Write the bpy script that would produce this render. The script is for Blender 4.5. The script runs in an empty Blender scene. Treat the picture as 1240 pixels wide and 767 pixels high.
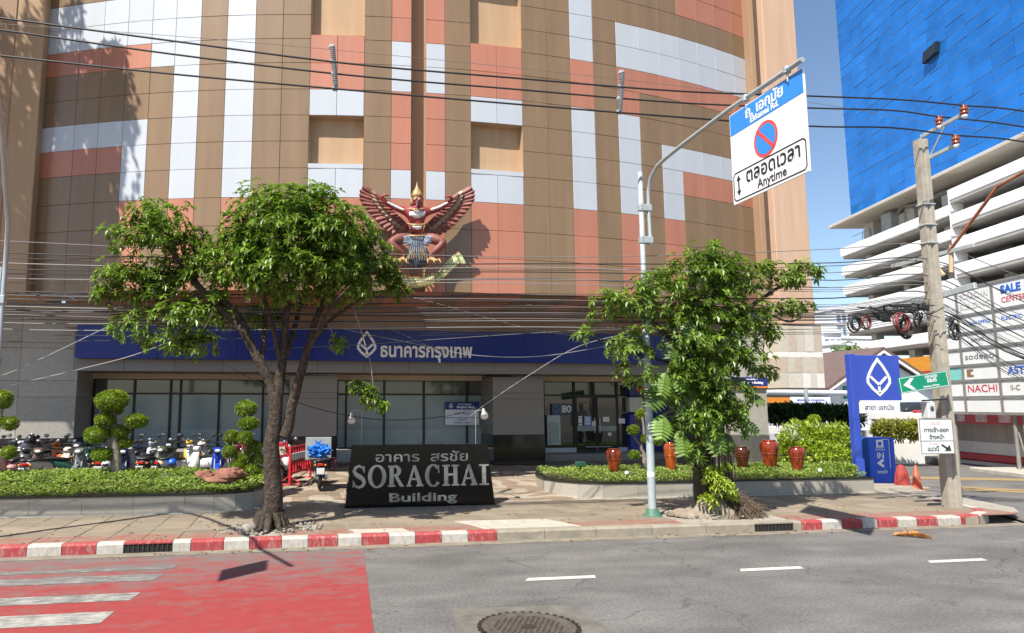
import bpy, math, random
from mathutils import Vector as V, Matrix, noise
random.seed(11)
sc = bpy.context.scene
COL = sc.collection
PI = math.pi
rad = math.radians

# ---------------------------------------------------------------- camera, sky, sun, exposure
FOC = 859.0; PPX = 526.0; PPY = 383.5          # focal length and principal point of the 1240 x 767 photograph
PIT = math.atan(107 / 859); YAW = rad(10); CAM = V((0, 0, 2.5))
FH = V((math.sin(YAW), math.cos(YAW), 0)); UPZ = V((0, 0, 1))
FW = math.cos(PIT) * FH + math.sin(PIT) * UPZ
RT = V((math.cos(YAW), -math.sin(YAW), 0))
UP = -math.sin(PIT) * FH + math.cos(PIT) * UPZ
cam = bpy.data.cameras.new('street_camera')
cam.sensor_width = 36; cam.lens = FOC / 1240 * 36
cam.shift_x = (620 - PPX) / 1240
cam.clip_start = .1; cam.clip_end = 3000
cam_o = bpy.data.objects.new('street_camera', cam); COL.objects.link(cam_o)
m3 = Matrix((RT, UP, -FW)).transposed()
cam_o.matrix_world = Matrix.Translation(CAM) @ m3.to_4x4()
sc.camera = cam_o

SUN_EL = rad(54); SUN_TO = V((-.725, -.689, 0)).normalized()
w = bpy.data.worlds.new('World'); sc.world = w; w.use_nodes = True
nt = w.node_tree
sky_n = nt.nodes.new('ShaderNodeTexSky'); sky_n.sky_type = 'NISHITA'; sky_n.sun_disc = False
sky_n.sun_elevation = SUN_EL; sky_n.sun_rotation = math.atan2(SUN_TO.x, SUN_TO.y)
sky_n.air_density = 1.0; sky_n.dust_density = .5; sky_n.ozone_density = 2.0; sky_n.altitude = 0
bg = nt.nodes['Background']; bg.inputs[1].default_value = .10
nt.links.new(sky_n.outputs[0], bg.inputs[0])
sun = bpy.data.lights.new('sun', 'SUN'); sun.energy = 5.0; sun.angle = rad(.53); sun.color = (1, .95, .87)
sun_o = bpy.data.objects.new('sun', sun); COL.objects.link(sun_o)
sun_dir = V((-SUN_TO.x * math.cos(SUN_EL), -SUN_TO.y * math.cos(SUN_EL), -math.sin(SUN_EL)))
sun_o.rotation_euler = sun_dir.to_track_quat('-Z', 'Y').to_euler(); sun_o.location = (-20, -20, 40)
sc.view_settings.view_transform = 'Standard'; sc.view_settings.look = 'None'
sc.view_settings.exposure = .76; sc.view_settings.gamma = 1
sc.cycles.max_bounces = 7; sc.cycles.transparent_max_bounces = 12

# ---------------------------------------------------------------- measuring helpers: a sight line met with a real plane
def ray(px, py): return (px - PPX) * RT + (PPY - py) * UP + FOC * FW
def G(px, py, z=0.0):
    r = ray(px, py); return CAM + r * ((z - CAM.z) / r.z)
def W(px, py, Y):
    r = ray(px, py); return CAM + r * (Y / r.y)
def WX(px, py, X):
    r = ray(px, py); return CAM + r * (X / r.x)
def WP(px, py, o, n):
    r = ray(px, py); return CAM + r * ((V(o) - CAM).dot(n) / r.dot(n))

# ---------------------------------------------------------------- materials
MATS = {}
def M(name, col, rough=.6, metal=0., var=.12, scale=2.5, bump=0., bscale=30., orand=0., spec=.5, coat=0., streak=False, islands=0., trans=0., detail=6):
    if name in MATS: return MATS[name]
    m = bpy.data.materials.new(name); m.use_nodes = True; MATS[name] = m
    t = m.node_tree; N = t.nodes; L = t.links; b = N['Principled BSDF']
    b.inputs['Roughness'].default_value = rough; b.inputs['Metallic'].default_value = metal
    b.inputs['Specular IOR Level'].default_value = spec
    if coat: b.inputs['Coat Weight'].default_value = coat; b.inputs['Coat Roughness'].default_value = .08
    geo = N.new('ShaderNodeNewGeometry')
    mp = N.new('ShaderNodeMapping'); L.new(geo.outputs['Position'], mp.inputs[0])
    if streak: mp.inputs['Scale'].default_value = (4.0, 4.0, .30)
    nz = N.new('ShaderNodeTexNoise'); nz.inputs['Scale'].default_value = scale; nz.inputs['Detail'].default_value = detail
    nz.inputs['Roughness'].default_value = .62
    L.new(mp.outputs[0], nz.inputs['Vector'])
    mr = N.new('ShaderNodeMapRange'); mr.inputs[1].default_value = .3; mr.inputs[2].default_value = .7
    mr.inputs[3].default_value = 1 - var; mr.inputs[4].default_value = 1 + var
    L.new(nz.outputs[0], mr.inputs[0])
    val = mr.outputs[0]
    if orand or islands:
        mr2 = N.new('ShaderNodeMapRange')
        a = max(orand, islands); mr2.inputs[3].default_value = 1 - a; mr2.inputs[4].default_value = 1 + a
        if orand: L.new(N.new('ShaderNodeObjectInfo').outputs['Random'], mr2.inputs[0])
        else: L.new(geo.outputs['Random Per Island'], mr2.inputs[0])
        mu = N.new('ShaderNodeMath'); mu.operation = 'MULTIPLY'; L.new(val, mu.inputs[0]); L.new(mr2.outputs[0], mu.inputs[1]); val = mu.outputs[0]
    mx = N.new('ShaderNodeVectorMath'); mx.operation = 'SCALE'; mx.inputs[0].default_value = col[:3]
    L.new(val, mx.inputs['Scale']); L.new(mx.outputs[0], b.inputs['Base Color'])
    if bump:
        n2 = N.new('ShaderNodeTexNoise'); n2.inputs['Scale'].default_value = bscale; n2.inputs['Detail'].default_value = 4
        L.new(geo.outputs['Position'], n2.inputs['Vector'])
        bp = N.new('ShaderNodeBump'); bp.inputs['Strength'].default_value = bump; bp.inputs['Distance'].default_value = .05 if 'bark' in name else .02
        L.new(n2.outputs[0], bp.inputs['Height']); L.new(bp.outputs[0], b.inputs['Normal'])
    if trans:
        tr = N.new('ShaderNodeBsdfTranslucent'); ms = N.new('ShaderNodeMixShader'); ms.inputs[0].default_value = trans
        sc2 = N.new('ShaderNodeVectorMath'); sc2.operation = 'MULTIPLY'; sc2.inputs[1].default_value = (1.7, 1.9, .6)
        L.new(mx.outputs[0], sc2.inputs[0]); L.new(sc2.outputs[0], tr.inputs[0])
        L.new(b.outputs[0], ms.inputs[1]); L.new(tr.outputs[0], ms.inputs[2]); L.new(ms.outputs[0], N['Material Output'].inputs[0])
    return m
def srgb(r, g, b):
    f = lambda c: (c / 255 / 12.92) if c < 10 else ((c / 255 + .055) / 1.055) ** 2.4
    return (f(r), f(g), f(b))

# ---------------------------------------------------------------- mesh builder
def wloc(o):
    p = V((0, 0, 0))
    while o: p += o.location; o = o.parent
    return p
class MB:
    def __init__(s, mat=None): s.v = []; s.f = []; s.mi = []; s.M = mat; s.k = 0; s.sm = []
    def add(s, vs, fs, smooth=False):
        n = len(s.v)
        s.v += [tuple(s.M @ V(p)) for p in vs] if s.M else [tuple(p) for p in vs]
        s.f += [tuple(i + n for i in f) for f in fs]; s.mi += [s.k] * len(fs); s.sm += [smooth] * len(fs); return s
    def box(s, x0, x1, y0, y1, z0, z1):
        return s.add([(x0,y0,z0),(x1,y0,z0),(x1,y1,z0),(x0,y1,z0),(x0,y0,z1),(x1,y0,z1),(x1,y1,z1),(x0,y1,z1)],
                     [(0,3,2,1),(4,5,6,7),(0,1,5,4),(1,2,6,5),(2,3,7,6),(3,0,4,7)])
    def bev(s, x0, x1, y0, y1, z0, z1, b=.02):      # a box with chamfered edges
        c = V(((x0+x1)/2, (y0+y1)/2, (z0+z1)/2)); h = V((abs(x1-x0)/2, abs(y1-y0)/2, abs(z1-z0)/2)); b = min(b, min(h) * .9)
        vs = []; idx = {}
        for sx in (-1,1):
            for sy in (-1,1):
                for sz in (-1,1):
                    for a in range(3):
                        p = [sx*(h.x-b), sy*(h.y-b), sz*(h.z-b)]; p[a] = (sx,sy,sz)[a] * h[a]
                        idx[sx,sy,sz,a] = len(vs); vs.append(tuple(c + V(p)))
        fs = []
        for a in range(3):
            o1, o2 = (a+1)%3, (a+2)%3
            for sg in (-1,1):
                q = []
                for (u, w_) in ((-1,-1),(1,-1),(1,1),(-1,1)):
                    k = [0,0,0]; k[a] = sg; k[o1] = u; k[o2] = w_; q.append(idx[k[0],k[1],k[2],a])
                fs.append(q if sg > 0 else q[::-1])
            for u in (-1,1):
                for w_ in (-1,1):
                    def kk(sa, ax):
                        k = [0,0,0]; k[a] = sa; k[o1] = u; k[o2] = w_; return idx[k[0],k[1],k[2],ax]
                    q = [kk(-1,o1), kk(1,o1), kk(1,o2), kk(-1,o2)]; fs.append(q if u*w_ > 0 else q[::-1])
        for sx in (-1,1):
            for sy in (-1,1):
                for sz in (-1,1):
                    q = [idx[sx,sy,sz,i] for i in range(3)]; fs.append(q if sx*sy*sz > 0 else q[::-1])
        return s.add(vs, fs)
    def tube(s, pts, r, n=8, cap=True, smooth=True):
        pts = [V(p) for p in pts]; k = len(pts); rs = r if isinstance(r, (list, tuple)) else [r] * k
        vs = []; fs = []; pu = None
        for i, p in enumerate(pts):
            d = (pts[min(i+1, k-1)] - pts[max(i-1, 0)]); d = d.normalized() if d.length > 1e-9 else V((0,0,1))
            if pu is None: pu = d.cross(V((0,0,1)) if abs(d.z) < .9 else V((1,0,0))).normalized()
            else:
                pu = pu - d * pu.dot(d); pu = pu.normalized() if pu.length > 1e-6 else d.orthogonal().normalized()
            q = d.cross(pu)
            for j in range(n):
                a = 2*PI*j/n; vs.append(p + (pu*math.cos(a) + q*math.sin(a)) * rs[i])
        for i in range(k-1):
            for j in range(n):
                j2 = (j+1) % n; fs.append((i*n+j, i*n+j2, (i+1)*n+j2, (i+1)*n+j))
        s.add(vs, fs, smooth)
        if cap: s.add(vs[:n], [tuple(range(n))[::-1]]); s.add(vs[-n:], [tuple(range(n))])
        return s
    def lathe(s, prof, c=(0,0,0), n=20, smooth=True):
        c = V(c); vs = [(c.x + r*math.cos(2*PI*j/n), c.y + r*math.sin(2*PI*j/n), c.z + z) for r, z in prof for j in range(n)]
        fs = [(i*n+j, i*n+(j+1)%n, (i+1)*n+(j+1)%n, (i+1)*n+j) for i in range(len(prof)-1) for j in range(n)]
        s.add(vs, fs, smooth)
        if prof[0][0] > 1e-4: s.add(vs[:n], [tuple(range(n))[::-1]])
        if prof[-1][0] > 1e-4: s.add(vs[-n:], [tuple(range(n))])
        return s
    def ball(s, c, r, n=10, m=7, jit=0., smooth=True, fq=2.3):
        c = V(c); r = V(r) if not isinstance(r, (int, float)) else V((r,r,r)); vs = []
        for i in range(m+1):
            t = PI*i/m
            for j in range(n):
                a = 2*PI*j/n; d = V((math.sin(t)*math.cos(a), math.sin(t)*math.sin(a), math.cos(t)))
                k = 1 + jit * noise.noise(d*fq + c*3.1) if jit else 1
                vs.append(c + V((d.x*r.x, d.y*r.y, d.z*r.z)) * k)
        fs = [(i*n+j, (i+1)*n+j, (i+1)*n+(j+1)%n, i*n+(j+1)%n) for i in range(m) for j in range(n)]
        return s.add(vs, fs, smooth)
    def prism(s, poly, d0, d1, axis='z'):           # poly (a,b) pushed along axis between d0 and d1
        mk = {'z': lambda a,b,d: (a,b,d), 'y': lambda a,b,d: (a,d,b), 'x': lambda a,b,d: (d,a,b)}[axis]
        n = len(poly); vs = [mk(a,b,d0) for a,b in poly] + [mk(a,b,d1) for a,b in poly]
        fs = [tuple(range(n))[::-1], tuple(range(n, 2*n))] + [(i, (i+1)%n, n+(i+1)%n, n+i) for i in range(n)]
        return s.add(vs, fs)
    def quad(s, a, b, c, d): return s.add([a,b,c,d], [(0,1,2,3)])
    def band(s, pts, wd, d0=0., d1=.01, closed=False):   # a flat stroke in the local x,y plane with depth
        pts = [V((p[0], p[1], 0)) for p in pts]; k = len(pts); ws = wd if isinstance(wd, (list, tuple)) else [wd]*k; l = []; r = []
        for i, p in enumerate(pts):
            a = pts[(i-1) % k] if closed or i else p; b = pts[(i+1) % k] if closed or i < k-1 else p
            d1_ = (p-a).normalized() if (p-a).length > 1e-9 else (b-p).normalized(); d2_ = (b-p).normalized() if (b-p).length > 1e-9 else d1_
            t = (d1_ + d2_).normalized() if (d1_+d2_).length > 1e-6 else d1_; nn = V((-t.y, t.x, 0)); sc_ = 1 / max(.5, abs(t.dot(d1_)))
            l.append(p + nn*ws[i]/2*sc_); r.append(p - nn*ws[i]/2*sc_)
        for i in range(k if closed else k-1):
            j = (i+1) % k
            q = [(p.x, p.y) for p in (l[i], r[i], r[j], l[j])]; s.prism(q, d0, d1)
        return s
    def disc(s, c, r, d0, d1, n=28): return s.prism([(c[0]+r*math.cos(2*PI*i/n), c[1]+r*math.sin(2*PI*i/n)) for i in range(n)], d0, d1)
    def leaf(s, p, d, up, L, wd, fold=.25):
        sd = d.cross(up); sd = sd.normalized() if sd.length > 1e-6 else d.orthogonal().normalized(); nu = sd.cross(d).normalized()
        m = p + d*L*.45 - nu*(wd*fold)
        n = len(s.v); tip = p + d*L - nu*L*.12
        s.v += [tuple(p), tuple(m + sd*wd/2 + nu*wd*fold*1.6), tuple(tip), tuple(m - sd*wd/2 + nu*wd*fold*1.6)]
        s.f += [(n, n+2, n+1), (n, n+3, n+2)]; s.mi += [s.k]*2; s.sm += [False]*2
    def text(s, t, size, x=0., y=0., d=0., ext=.004, bold=0., align='CENTER', sx=1., shear=0.):
        vs, fs = text_mesh(t, size, ext, bold, align, shear)
        return s.add([(p[0]*sx + x, p[1] + y, p[2] + d) for p in vs], fs)
    def build(s, name, mats, parent=None, origin=None, local=False):
        me = bpy.data.meshes.new(name); off = V((0,0,0)) if local else wloc(parent) if parent else V(origin or (0,0,0))
        me.from_pydata([(p[0]-off.x, p[1]-off.y, p[2]-off.z) for p in s.v], [], s.f)
        mats = mats if isinstance(mats, (list, tuple)) else [mats]
        for m in mats: me.materials.append(m)
        if len(mats) > 1: me.polygons.foreach_set('material_index', s.mi)
        if any(s.sm): me.polygons.foreach_set('use_smooth', s.sm)
        me.update()
        o = bpy.data.objects.new(name, me); COL.objects.link(o)
        if parent: o.parent = parent
        else: o.location = off
        return o
_TX = {}
def text_mesh(t, size, ext, bold, align, shear=0.):
    k = (t, size, ext, bold, align, shear)
    if k not in _TX:
        c = bpy.data.curves.new('lettering', 'FONT'); c.body = t; c.size = size; c.extrude = ext; c.offset = bold*size; c.align_x = align; c.align_y = 'CENTER'
        c.resolution_u = 3; c.shear = shear
        o = bpy.data.objects.new('lettering', c); COL.objects.link(o)
        dg = bpy.context.evaluated_depsgraph_get(); me = bpy.data.meshes.new_from_object(o.evaluated_get(dg))
        _TX[k] = ([tuple(v.co) for v in me.vertices], [tuple(p.vertices) for p in me.polygons])
        bpy.data.objects.remove(o); bpy.data.curves.remove(c); bpy.data.meshes.remove(me)
    return _TX[k]
def frame(o, u, v=UPZ):        # local x = u, y = v, z = towards the viewer of a flat face
    u = V(u).normalized(); n = u.cross(V(v)).normalized(); v = n.cross(u)
    return Matrix.Translation(V(o)) @ Matrix((u, v, n)).transposed().to_4x4()

def thing(name, label, cat, loc=(0,0,0), group=None):
    o = bpy.data.objects.new(name, None); COL.objects.link(o); o.location = loc; o.empty_display_size = .2
    o['label'] = label; o['category'] = cat
    if group: o['group'] = group
    return o
def tag(o, label, cat, group=None):
    o['label'] = label; o['category'] = cat
    if group: o['group'] = group
    return o
def struct(o): o['kind'] = 'structure'; return o
def stuff(o): o['kind'] = 'stuff'; return o
def dup(root, loc, rotz=0., label=None, group=None):
    r = root.copy(); COL.objects.link(r); r.location = loc; r.rotation_euler = (0,0,rotz)
    if label: r['label'] = label
    if group: r['group'] = group
    for ch in list(root.children):
        c = ch.copy(); COL.objects.link(c); c.parent = r
        for g in list(ch.children):
            d = g.copy(); COL.objects.link(d); d.parent = c
    return r
def piece(name, me, parent, loc, rz=0.):
    o = bpy.data.objects.new(name, me); COL.objects.link(o); o.parent = parent; o.location = V(loc) - wloc(parent); o.rotation_euler = (0,0,rz); return o
def logo(mb, cx, cy, h, d0, d1, wd):   # the pointed diamond emblem with an open book of strokes
    hw = h*.36
    def arc(sg):
        return [(cx+sg*hw*x, cy+h*y) for x, y in ((.0,.5),(.42,.32),(.78,.12),(.98,-.04),(.98,-.16),(.6,-.33),(.0,-.5))]
    a = arc(1); b = arc(-1)[::-1]
    mb.band(a[:-1] + b[:-1], wd, d0, d1, True)
    mb.band([(cx-hw*.72, cy+h*.01), (cx, cy-h*.22), (cx+hw*.72, cy+h*.01)], wd*.9, d0, d1)
    mb.band([(cx, cy-h*.22), (cx, cy-h*.47)], wd*.9, d0, d1)

# ================================================================ GROUND
PV = .17                                            # pavement level above the carriageway
KY = 13.14                                          # face of the kerb
def plaza_z(y): return PV + max(0, min(y, 24.) - 17.2) * .055
asphalt = M('asphalt', (.125,.118,.108), .85, var=.2, scale=1.1, bump=.35, bscale=140, detail=9)
a_old = M('worn_asphalt', (.155,.145,.13), .85, var=.25, scale=2.5, bump=.3, bscale=120)
earth = M('bare_ground', (.22,.19,.15), .9, var=.25, bump=.4)
struct(MB().quad((-900,-700,-.05),(900,-700,-.05),(900,1500,-.05),(-900,1500,-.05)).build('ground', earth))

# carriageway: long asphalt sheet plus the mouth of the side street on the right
def road_mat():
    m = M('road_asphalt', (.14,.132,.122), .82, var=.16, scale=.9, bump=.5, bscale=110, detail=10)
    t = m.node_tree; N = t.nodes; L = t.links; b = N['Principled BSDF']
    src = b.inputs['Base Color'].links[0].from_socket
    geo = N.new('ShaderNodeNewGeometry'); mp = N.new('ShaderNodeMapping'); mp.inputs['Scale'].default_value = (.4, 1.1, 1)
    L.new(geo.outputs['Position'], mp.inputs[0])
    nz = N.new('ShaderNodeTexNoise'); nz.inputs['Scale'].default_value = 1.6; nz.inputs['Detail'].default_value = 8; L.new(mp.outputs[0], nz.inputs['Vector'])
    rp = N.new('ShaderNodeMapRange'); rp.inputs[1].default_value = .42; rp.inputs[2].default_value = .68; rp.inputs[3].default_value = .88; rp.inputs[4].default_value = 1.15
    L.new(nz.outputs[0], rp.inputs[0])
    sp = N.new('ShaderNodeTexNoise'); sp.inputs['Scale'].default_value = 24; sp.inputs['Detail'].default_value = 8; sp.inputs['Roughness'].default_value = .75; L.new(geo.outputs['Position'], sp.inputs['Vector'])
    r2 = N.new('ShaderNodeMapRange'); r2.inputs[1].default_value = .35; r2.inputs[2].default_value = .65; r2.inputs[3].default_value = .60; r2.inputs[4].default_value = 1.45
    L.new(sp.outputs[0], r2.inputs[0])
    mu = N.new('ShaderNodeMath'); mu.operation = 'MULTIPLY'; L.new(rp.outputs[0], mu.inputs[0]); L.new(r2.outputs[0], mu.inputs[1])
    dn = N.new('ShaderNodeTexNoise'); dn.inputs['Scale'].default_value = 1.3; dn.inputs['Detail'].default_value = 6; L.new(geo.outputs['Position'], dn.inputs['Vector'])
    va = N.new('ShaderNodeVectorMath'); va.operation = 'MULTIPLY_ADD'; va.inputs[1].default_value = (1.6,1.6,0); L.new(dn.outputs['Color'], va.inputs[0]); L.new(geo.outputs['Position'], va.inputs[2])
    vo = N.new('ShaderNodeTexVoronoi'); vo.feature = 'DISTANCE_TO_EDGE'; vo.inputs['Scale'].default_value = .28; L.new(va.outputs[0], vo.inputs['Vector'])
    r3 = N.new('ShaderNodeMapRange'); r3.inputs[1].default_value = .0; r3.inputs[2].default_value = .006; r3.inputs[3].default_value = .62; r3.inputs[4].default_value = 1.; L.new(vo.outputs['Distance'], r3.inputs[0])
    sp2 = N.new('ShaderNodeTexNoise'); sp2.inputs['Scale'].default_value = .55; sp2.inputs['Detail'].default_value = 5; L.new(geo.outputs['Position'], sp2.inputs['Vector'])
    r4 = N.new('ShaderNodeMapRange'); r4.inputs[1].default_value = .36; r4.inputs[2].default_value = .5; r4.inputs[3].default_value = .82; r4.inputs[4].default_value = 1.; L.new(sp2.outputs[0], r4.inputs[0])
    for q in (r3, r4):
        m_ = N.new('ShaderNodeMath'); m_.operation = 'MULTIPLY'; L.new(mu.outputs[0], m_.inputs[0]); L.new(q.outputs[0], m_.inputs[1]); mu = m_
    v = N.new('ShaderNodeVectorMath'); v.operation = 'SCALE'; L.new(src, v.inputs[0]); L.new(mu.outputs[0], v.inputs['Scale'])
    L.new(v.outputs[0], b.inputs['Base Color']); return m
road_m = road_mat()
rd = MB()
xs = [-90, -40, -20, -10, -5, 0, 5, 10, 15, 20, 40, 90]
for a, b_ in zip(xs, xs[1:]): rd.quad((a,-12,0),(b_,-12,0),(b_,KY+.02,0),(a,KY+.02,0))
for q in ([(15.2,KY+.02),(90,KY+.02),(90,KY+60),(30,KY+60),(19.5,22),(17.,17),(16.2,15)],):
    rd.add([(x,y,0) for x,y in q], [tuple(range(len(q)))])
road = struct(rd.build('road', road_m))
# dusty gutter strip along the kerb
dust = M('gutter_dust', (.20,.172,.13), .95, var=.3, scale=3, bump=.3, bscale=60)
struct(MB().quad((-40,KY-.30,.004),(15.0,KY-.30,.004),(15.0,KY+.02,.004),(-40,KY+.02,.004)).build('gutter', dust))

def worn_paint(name, col, lo, hi, sx=.75, sy=1.5, scale=3.0, fade=None, base=(.14,.132,.122)):
    m = M(name, col, .75, var=.1, scale=6, bump=.25, bscale=150)
    t = m.node_tree; N = t.nodes; L = t.links; b = N['Principled BSDF']; src = b.inputs['Base Color'].links[0].from_socket
    geo = N.new('ShaderNodeNewGeometry'); mp = N.new('ShaderNodeMapping'); mp.inputs['Scale'].default_value = (sx, sy, 1); L.new(geo.outputs['Position'], mp.inputs[0])
    nz = N.new('ShaderNodeTexNoise'); nz.inputs['Scale'].default_value = scale; nz.inputs['Detail'].default_value = 10; nz.inputs['Roughness'].default_value = .72; L.new(mp.outputs[0], nz.inputs['Vector'])
    out = nz.outputs[0]
    if fade:      # paint worn off where the wheels run, away from y0 towards y1
        sx_ = N.new('ShaderNodeSeparateXYZ'); L.new(geo.outputs['Position'], sx_.inputs[0])
        r = N.new('ShaderNodeMapRange'); r.inputs[1].default_value = fade[0]; r.inputs[2].default_value = fade[1]; r.inputs[3].default_value = 0; r.inputs[4].default_value = fade[2]; L.new(sx_.outputs[1], r.inputs[0])
        ad = N.new('ShaderNodeMath'); ad.operation = 'ADD'; L.new(out, ad.inputs[0]); L.new(r.outputs[0], ad.inputs[1]); out = ad.outputs[0]
    rp = N.new('ShaderNodeMapRange'); rp.inputs[1].default_value = lo; rp.inputs[2].default_value = hi; L.new(out, rp.inputs[0])
    mx = N.new('ShaderNodeMix'); mx.data_type = 'RGBA'; L.new(rp.outputs[0], mx.inputs[0]); L.new(src, mx.inputs[6]); mx.inputs[7].default_value = (*base, 1)
    L.new(mx.outputs[2], b.inputs['Base Color']); return m
red_road = worn_paint('red_road_paint', (.27,.034,.032), .52, .86, sx=.6, sy=1.2, scale=3.2, fade=(9.4, 12.4, .26))
white_road = worn_paint('white_road_paint', (.38,.365,.325), .43, .66, 1.2, 3, 3, fade=(8.9, 12.4, .2))
mk = MB().quad((-16,2,.004),(.45,2,.004),(1.0,12.75,.004),(-16,12.75,.004)).build('red_paint', red_road, road)
for tip in [((0,693),(215,684.5),(211,687.5),(0,698)), ((0,705),(203,692),(188,700),(0,713)), ((0,727),(173,715),(158,726),(0,735)), ((0,747),(139,740),(122,754),(0,762))]:
    p = [G(*q, .008) for q in tip]
    y0, y1 = (p[1].y + p[0].y)/2, (p[2].y + p[3].y)/2
    MB().quad((p[2].x, y1, .008), (p[1].x, y0, .008), (-14 + (p[1].x-p[2].x), y0, .008), (-14, y1, .008)).build('crossing_stripe', white_road, road)
dash_m = worn_paint('white_dash_paint', (.55,.53,.47), .5, .8, 3, 3, 4)
for a in (3.1, 6.48, 9.8, 13.1, 16.4):
    MB().quad((a,10.13,.006),(a+1.07,10.13,.006),(a+1.12,10.29,.006),(a+.1,10.29,.006)).build('lane_dash', dash_m, road)
yel = worn_paint('yellow_road_paint', (.33,.22,.075), .46, .7, 3, 3, 3)
for pts in ([(1095,519),(1118,522),(1200,543),(1180,546)], [(1165,589),(1240,593),(1240,597),(1165,594)], [(1100,577),(1240,580),(1240,582.5),(1100,580)]):
    p = [G(x, max(y, 545), .006) for x, y in pts]
    if pts[0][1] < 545: continue
    MB().quad(p[3], p[2], p[1], p[0]).build('yellow_line', yel, road)
conc_patch = M('concrete_patch', (.133,.121,.102), .9, var=.3, scale=4, bump=.3, bscale=90)
MB().add([(1.55,7.0,.005),(3.5,7.0,.005),(3.28,8.85,.005),(1.8,8.98,.005)], [(0,1,2,3)]).build('concrete_patch', conc_patch, road)
# manhole
iron = M('cast_iron', (.040,.032,.026), .7, .3, var=.35, scale=9, bump=.3)
mh = thing('manhole_cover', 'round cast iron manhole grate set in a pale concrete patch in the road', 'manhole', (2.5,8.05,.005))
b = MB()
for i in range(36):
    a = 2*PI*i/36; b.box(0,0,0,0,0,0) if False else None
    c, s_ = math.cos(a), math.sin(a); p = V((2.5 + .555*c, 8.05 + .555*s_, 0)); t = V((-s_, c, 0)); n = V((c, s_, 0))
    q = [p + t*.02 - n*.02, p + t*.02 + n*.025, p - t*.02 + n*.025, p - t*.02 - n*.02]
    b.prism([(v.x, v.y) for v in q], .004, .03)
b.build('toothed_rim', iron, mh)
MB().lathe([(.42,.006),(.53,.006),(.53,.028),(.47,.03),(.44,.02),(.42,.02)], (2.5,8.05,0), 40, False).build('ring', M('ring_iron', (.10,.082,.066), .7, .2, var=.3, scale=9), mh)
MB().disc((2.5,8.05), .44, .004, .010).build('backing', M('manhole_dark', (.02,.016,.013), .9), mh)
b = MB()
for i in range(-6, 7):
    for j in range(-6, 7):
        x, y = i*.068 + (.034 if j % 2 else 0), j*.066
        if math.hypot(x, y) < .40 and math.hypot(x, y) > .07: b.bev(2.5+x-.014, 2.5+x+.014, 8.05+y-.026, 8.05+y+.026, .008, .027, .005)
b.disc((2.5,8.05), .09, .008, .024); b.build('grate', iron, mh)

# pavement sheet, paving slabs as pieces, plaza
pav_base = M('paving_bed', (.30,.27,.22), .9, var=.2, scale=4)
slab_m = M('paving_slab', (.215,.175,.125), .82, var=.16, scale=2.2, bump=.22, bscale=70, orand=.13)
slab_r = worn_paint('red_paving_paint', (.27,.085,.068), .34, .62, 1, 1, 3.2, base=(.22,.18,.13))
pv = MB()
edge = [(-40,KY+.2),(14.6,KY+.2),(15.5,KY+.45),(16.05,KY+1.05),(16.35,KY+2.2),(16.9,KY+4.6),(17.8,18.9),(16.5,19.3),(15.4,18.4),(15.4,24),(-40,24),(-40,17)]
pv.add([(x,y,PV-.012) for x,y in edge], [tuple(range(len(edge)))])
pavement = struct(pv.build('pavement', pav_base))
slabs = {}
SW, SD = .60, .62
for j in range(6):
    for i in range(38):
        x0 = -7.6 + i*SW + (.0 if j % 2 else .0); y0 = KY + .21 + j*SD
        if x0 > 15.4 - j*.02 + j*.12: continue
        w_ = random.random()
        if (x0+.3+.65)**2 + (y0+.3-14.15)**2 < .5 or (abs(x0+.3-8.75) < 1.1 and j < 3): continue     # tree pits
        key = 'r' if j == 0 and not (3.4 < x0 < 4.2) else 'n'
        if key not in slabs:
            me_o = MB().bev(0, SW-.012, 0, SD-.012, -.03, 0, .006).build('paving_slab', slab_r if key == 'r' else slab_m, pavement); slabs[key] = me_o.data
            me_o.location = (x0, y0, PV); continue
        o = piece('paving_slab', slabs[key], pavement, (x0, y0, PV + random.uniform(-.004, .003)))
# plaza: gently rising forecourt with swirling pale inlay
def plaza_mat():
    m = M('forecourt_stone', (.25,.185,.125), .75, var=.14, scale=3, bump=.15, bscale=60)
    t = m.node_tree; N = t.nodes; L = t.links; b = N['Principled BSDF']; src = b.inputs['Base Color'].links[0].from_socket
    geo = N.new('ShaderNodeNewGeometry'); nz = N.new('ShaderNodeTexNoise'); nz.inputs['Scale'].default_value = .55; nz.inputs['Detail'].default_value = 1
    L.new(geo.outputs['Position'], nz.inputs['Vector'])
    mu = N.new('ShaderNodeMath'); mu.operation = 'MULTIPLY'; mu.inputs[1].default_value = 46; L.new(nz.outputs[0], mu.inputs[0])
    sn = N.new('ShaderNodeMath'); sn.operation = 'SINE'; L.new(mu.outputs[0], sn.inputs[0])
    rp = N.new('ShaderNodeMapRange'); rp.inputs[1].default_value = .15; rp.inputs[2].default_value = .35; L.new(sn.outputs[0], rp.inputs[0])
    mx = N.new('ShaderNodeMix'); mx.data_type = 'RGBA'; L.new(rp.outputs[0], mx.inputs[0]); L.new(src, mx.inputs[6]); mx.inputs[7].default_value = (.36,.305,.235,1)
    bk = N.new('ShaderNodeTexBrick'); bk.inputs['Scale'].default_value = 1.6; bk.inputs['Mortar Size'].default_value = .008
    bk.inputs['Color1'].default_value = (1,1,1,1); bk.inputs['Color2'].default_value = (.9,.9,.9,1); bk.inputs['Mortar'].default_value = (.55,.55,.55,1); bk.offset = .5
    L.new(geo.outputs['Position'], bk.inputs['Vector'])
    m2 = N.new('ShaderNodeMix'); m2.data_type = 'RGBA'; m2.blend_type = 'MULTIPLY'; m2.inputs[0].default_value = 1; L.new(mx.outputs[2], m2.inputs[6]); L.new(bk.outputs[0], m2.inputs[7])
    L.new(m2.outputs[2], b.inputs['Base Color']); return m
pl = MB()
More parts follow.
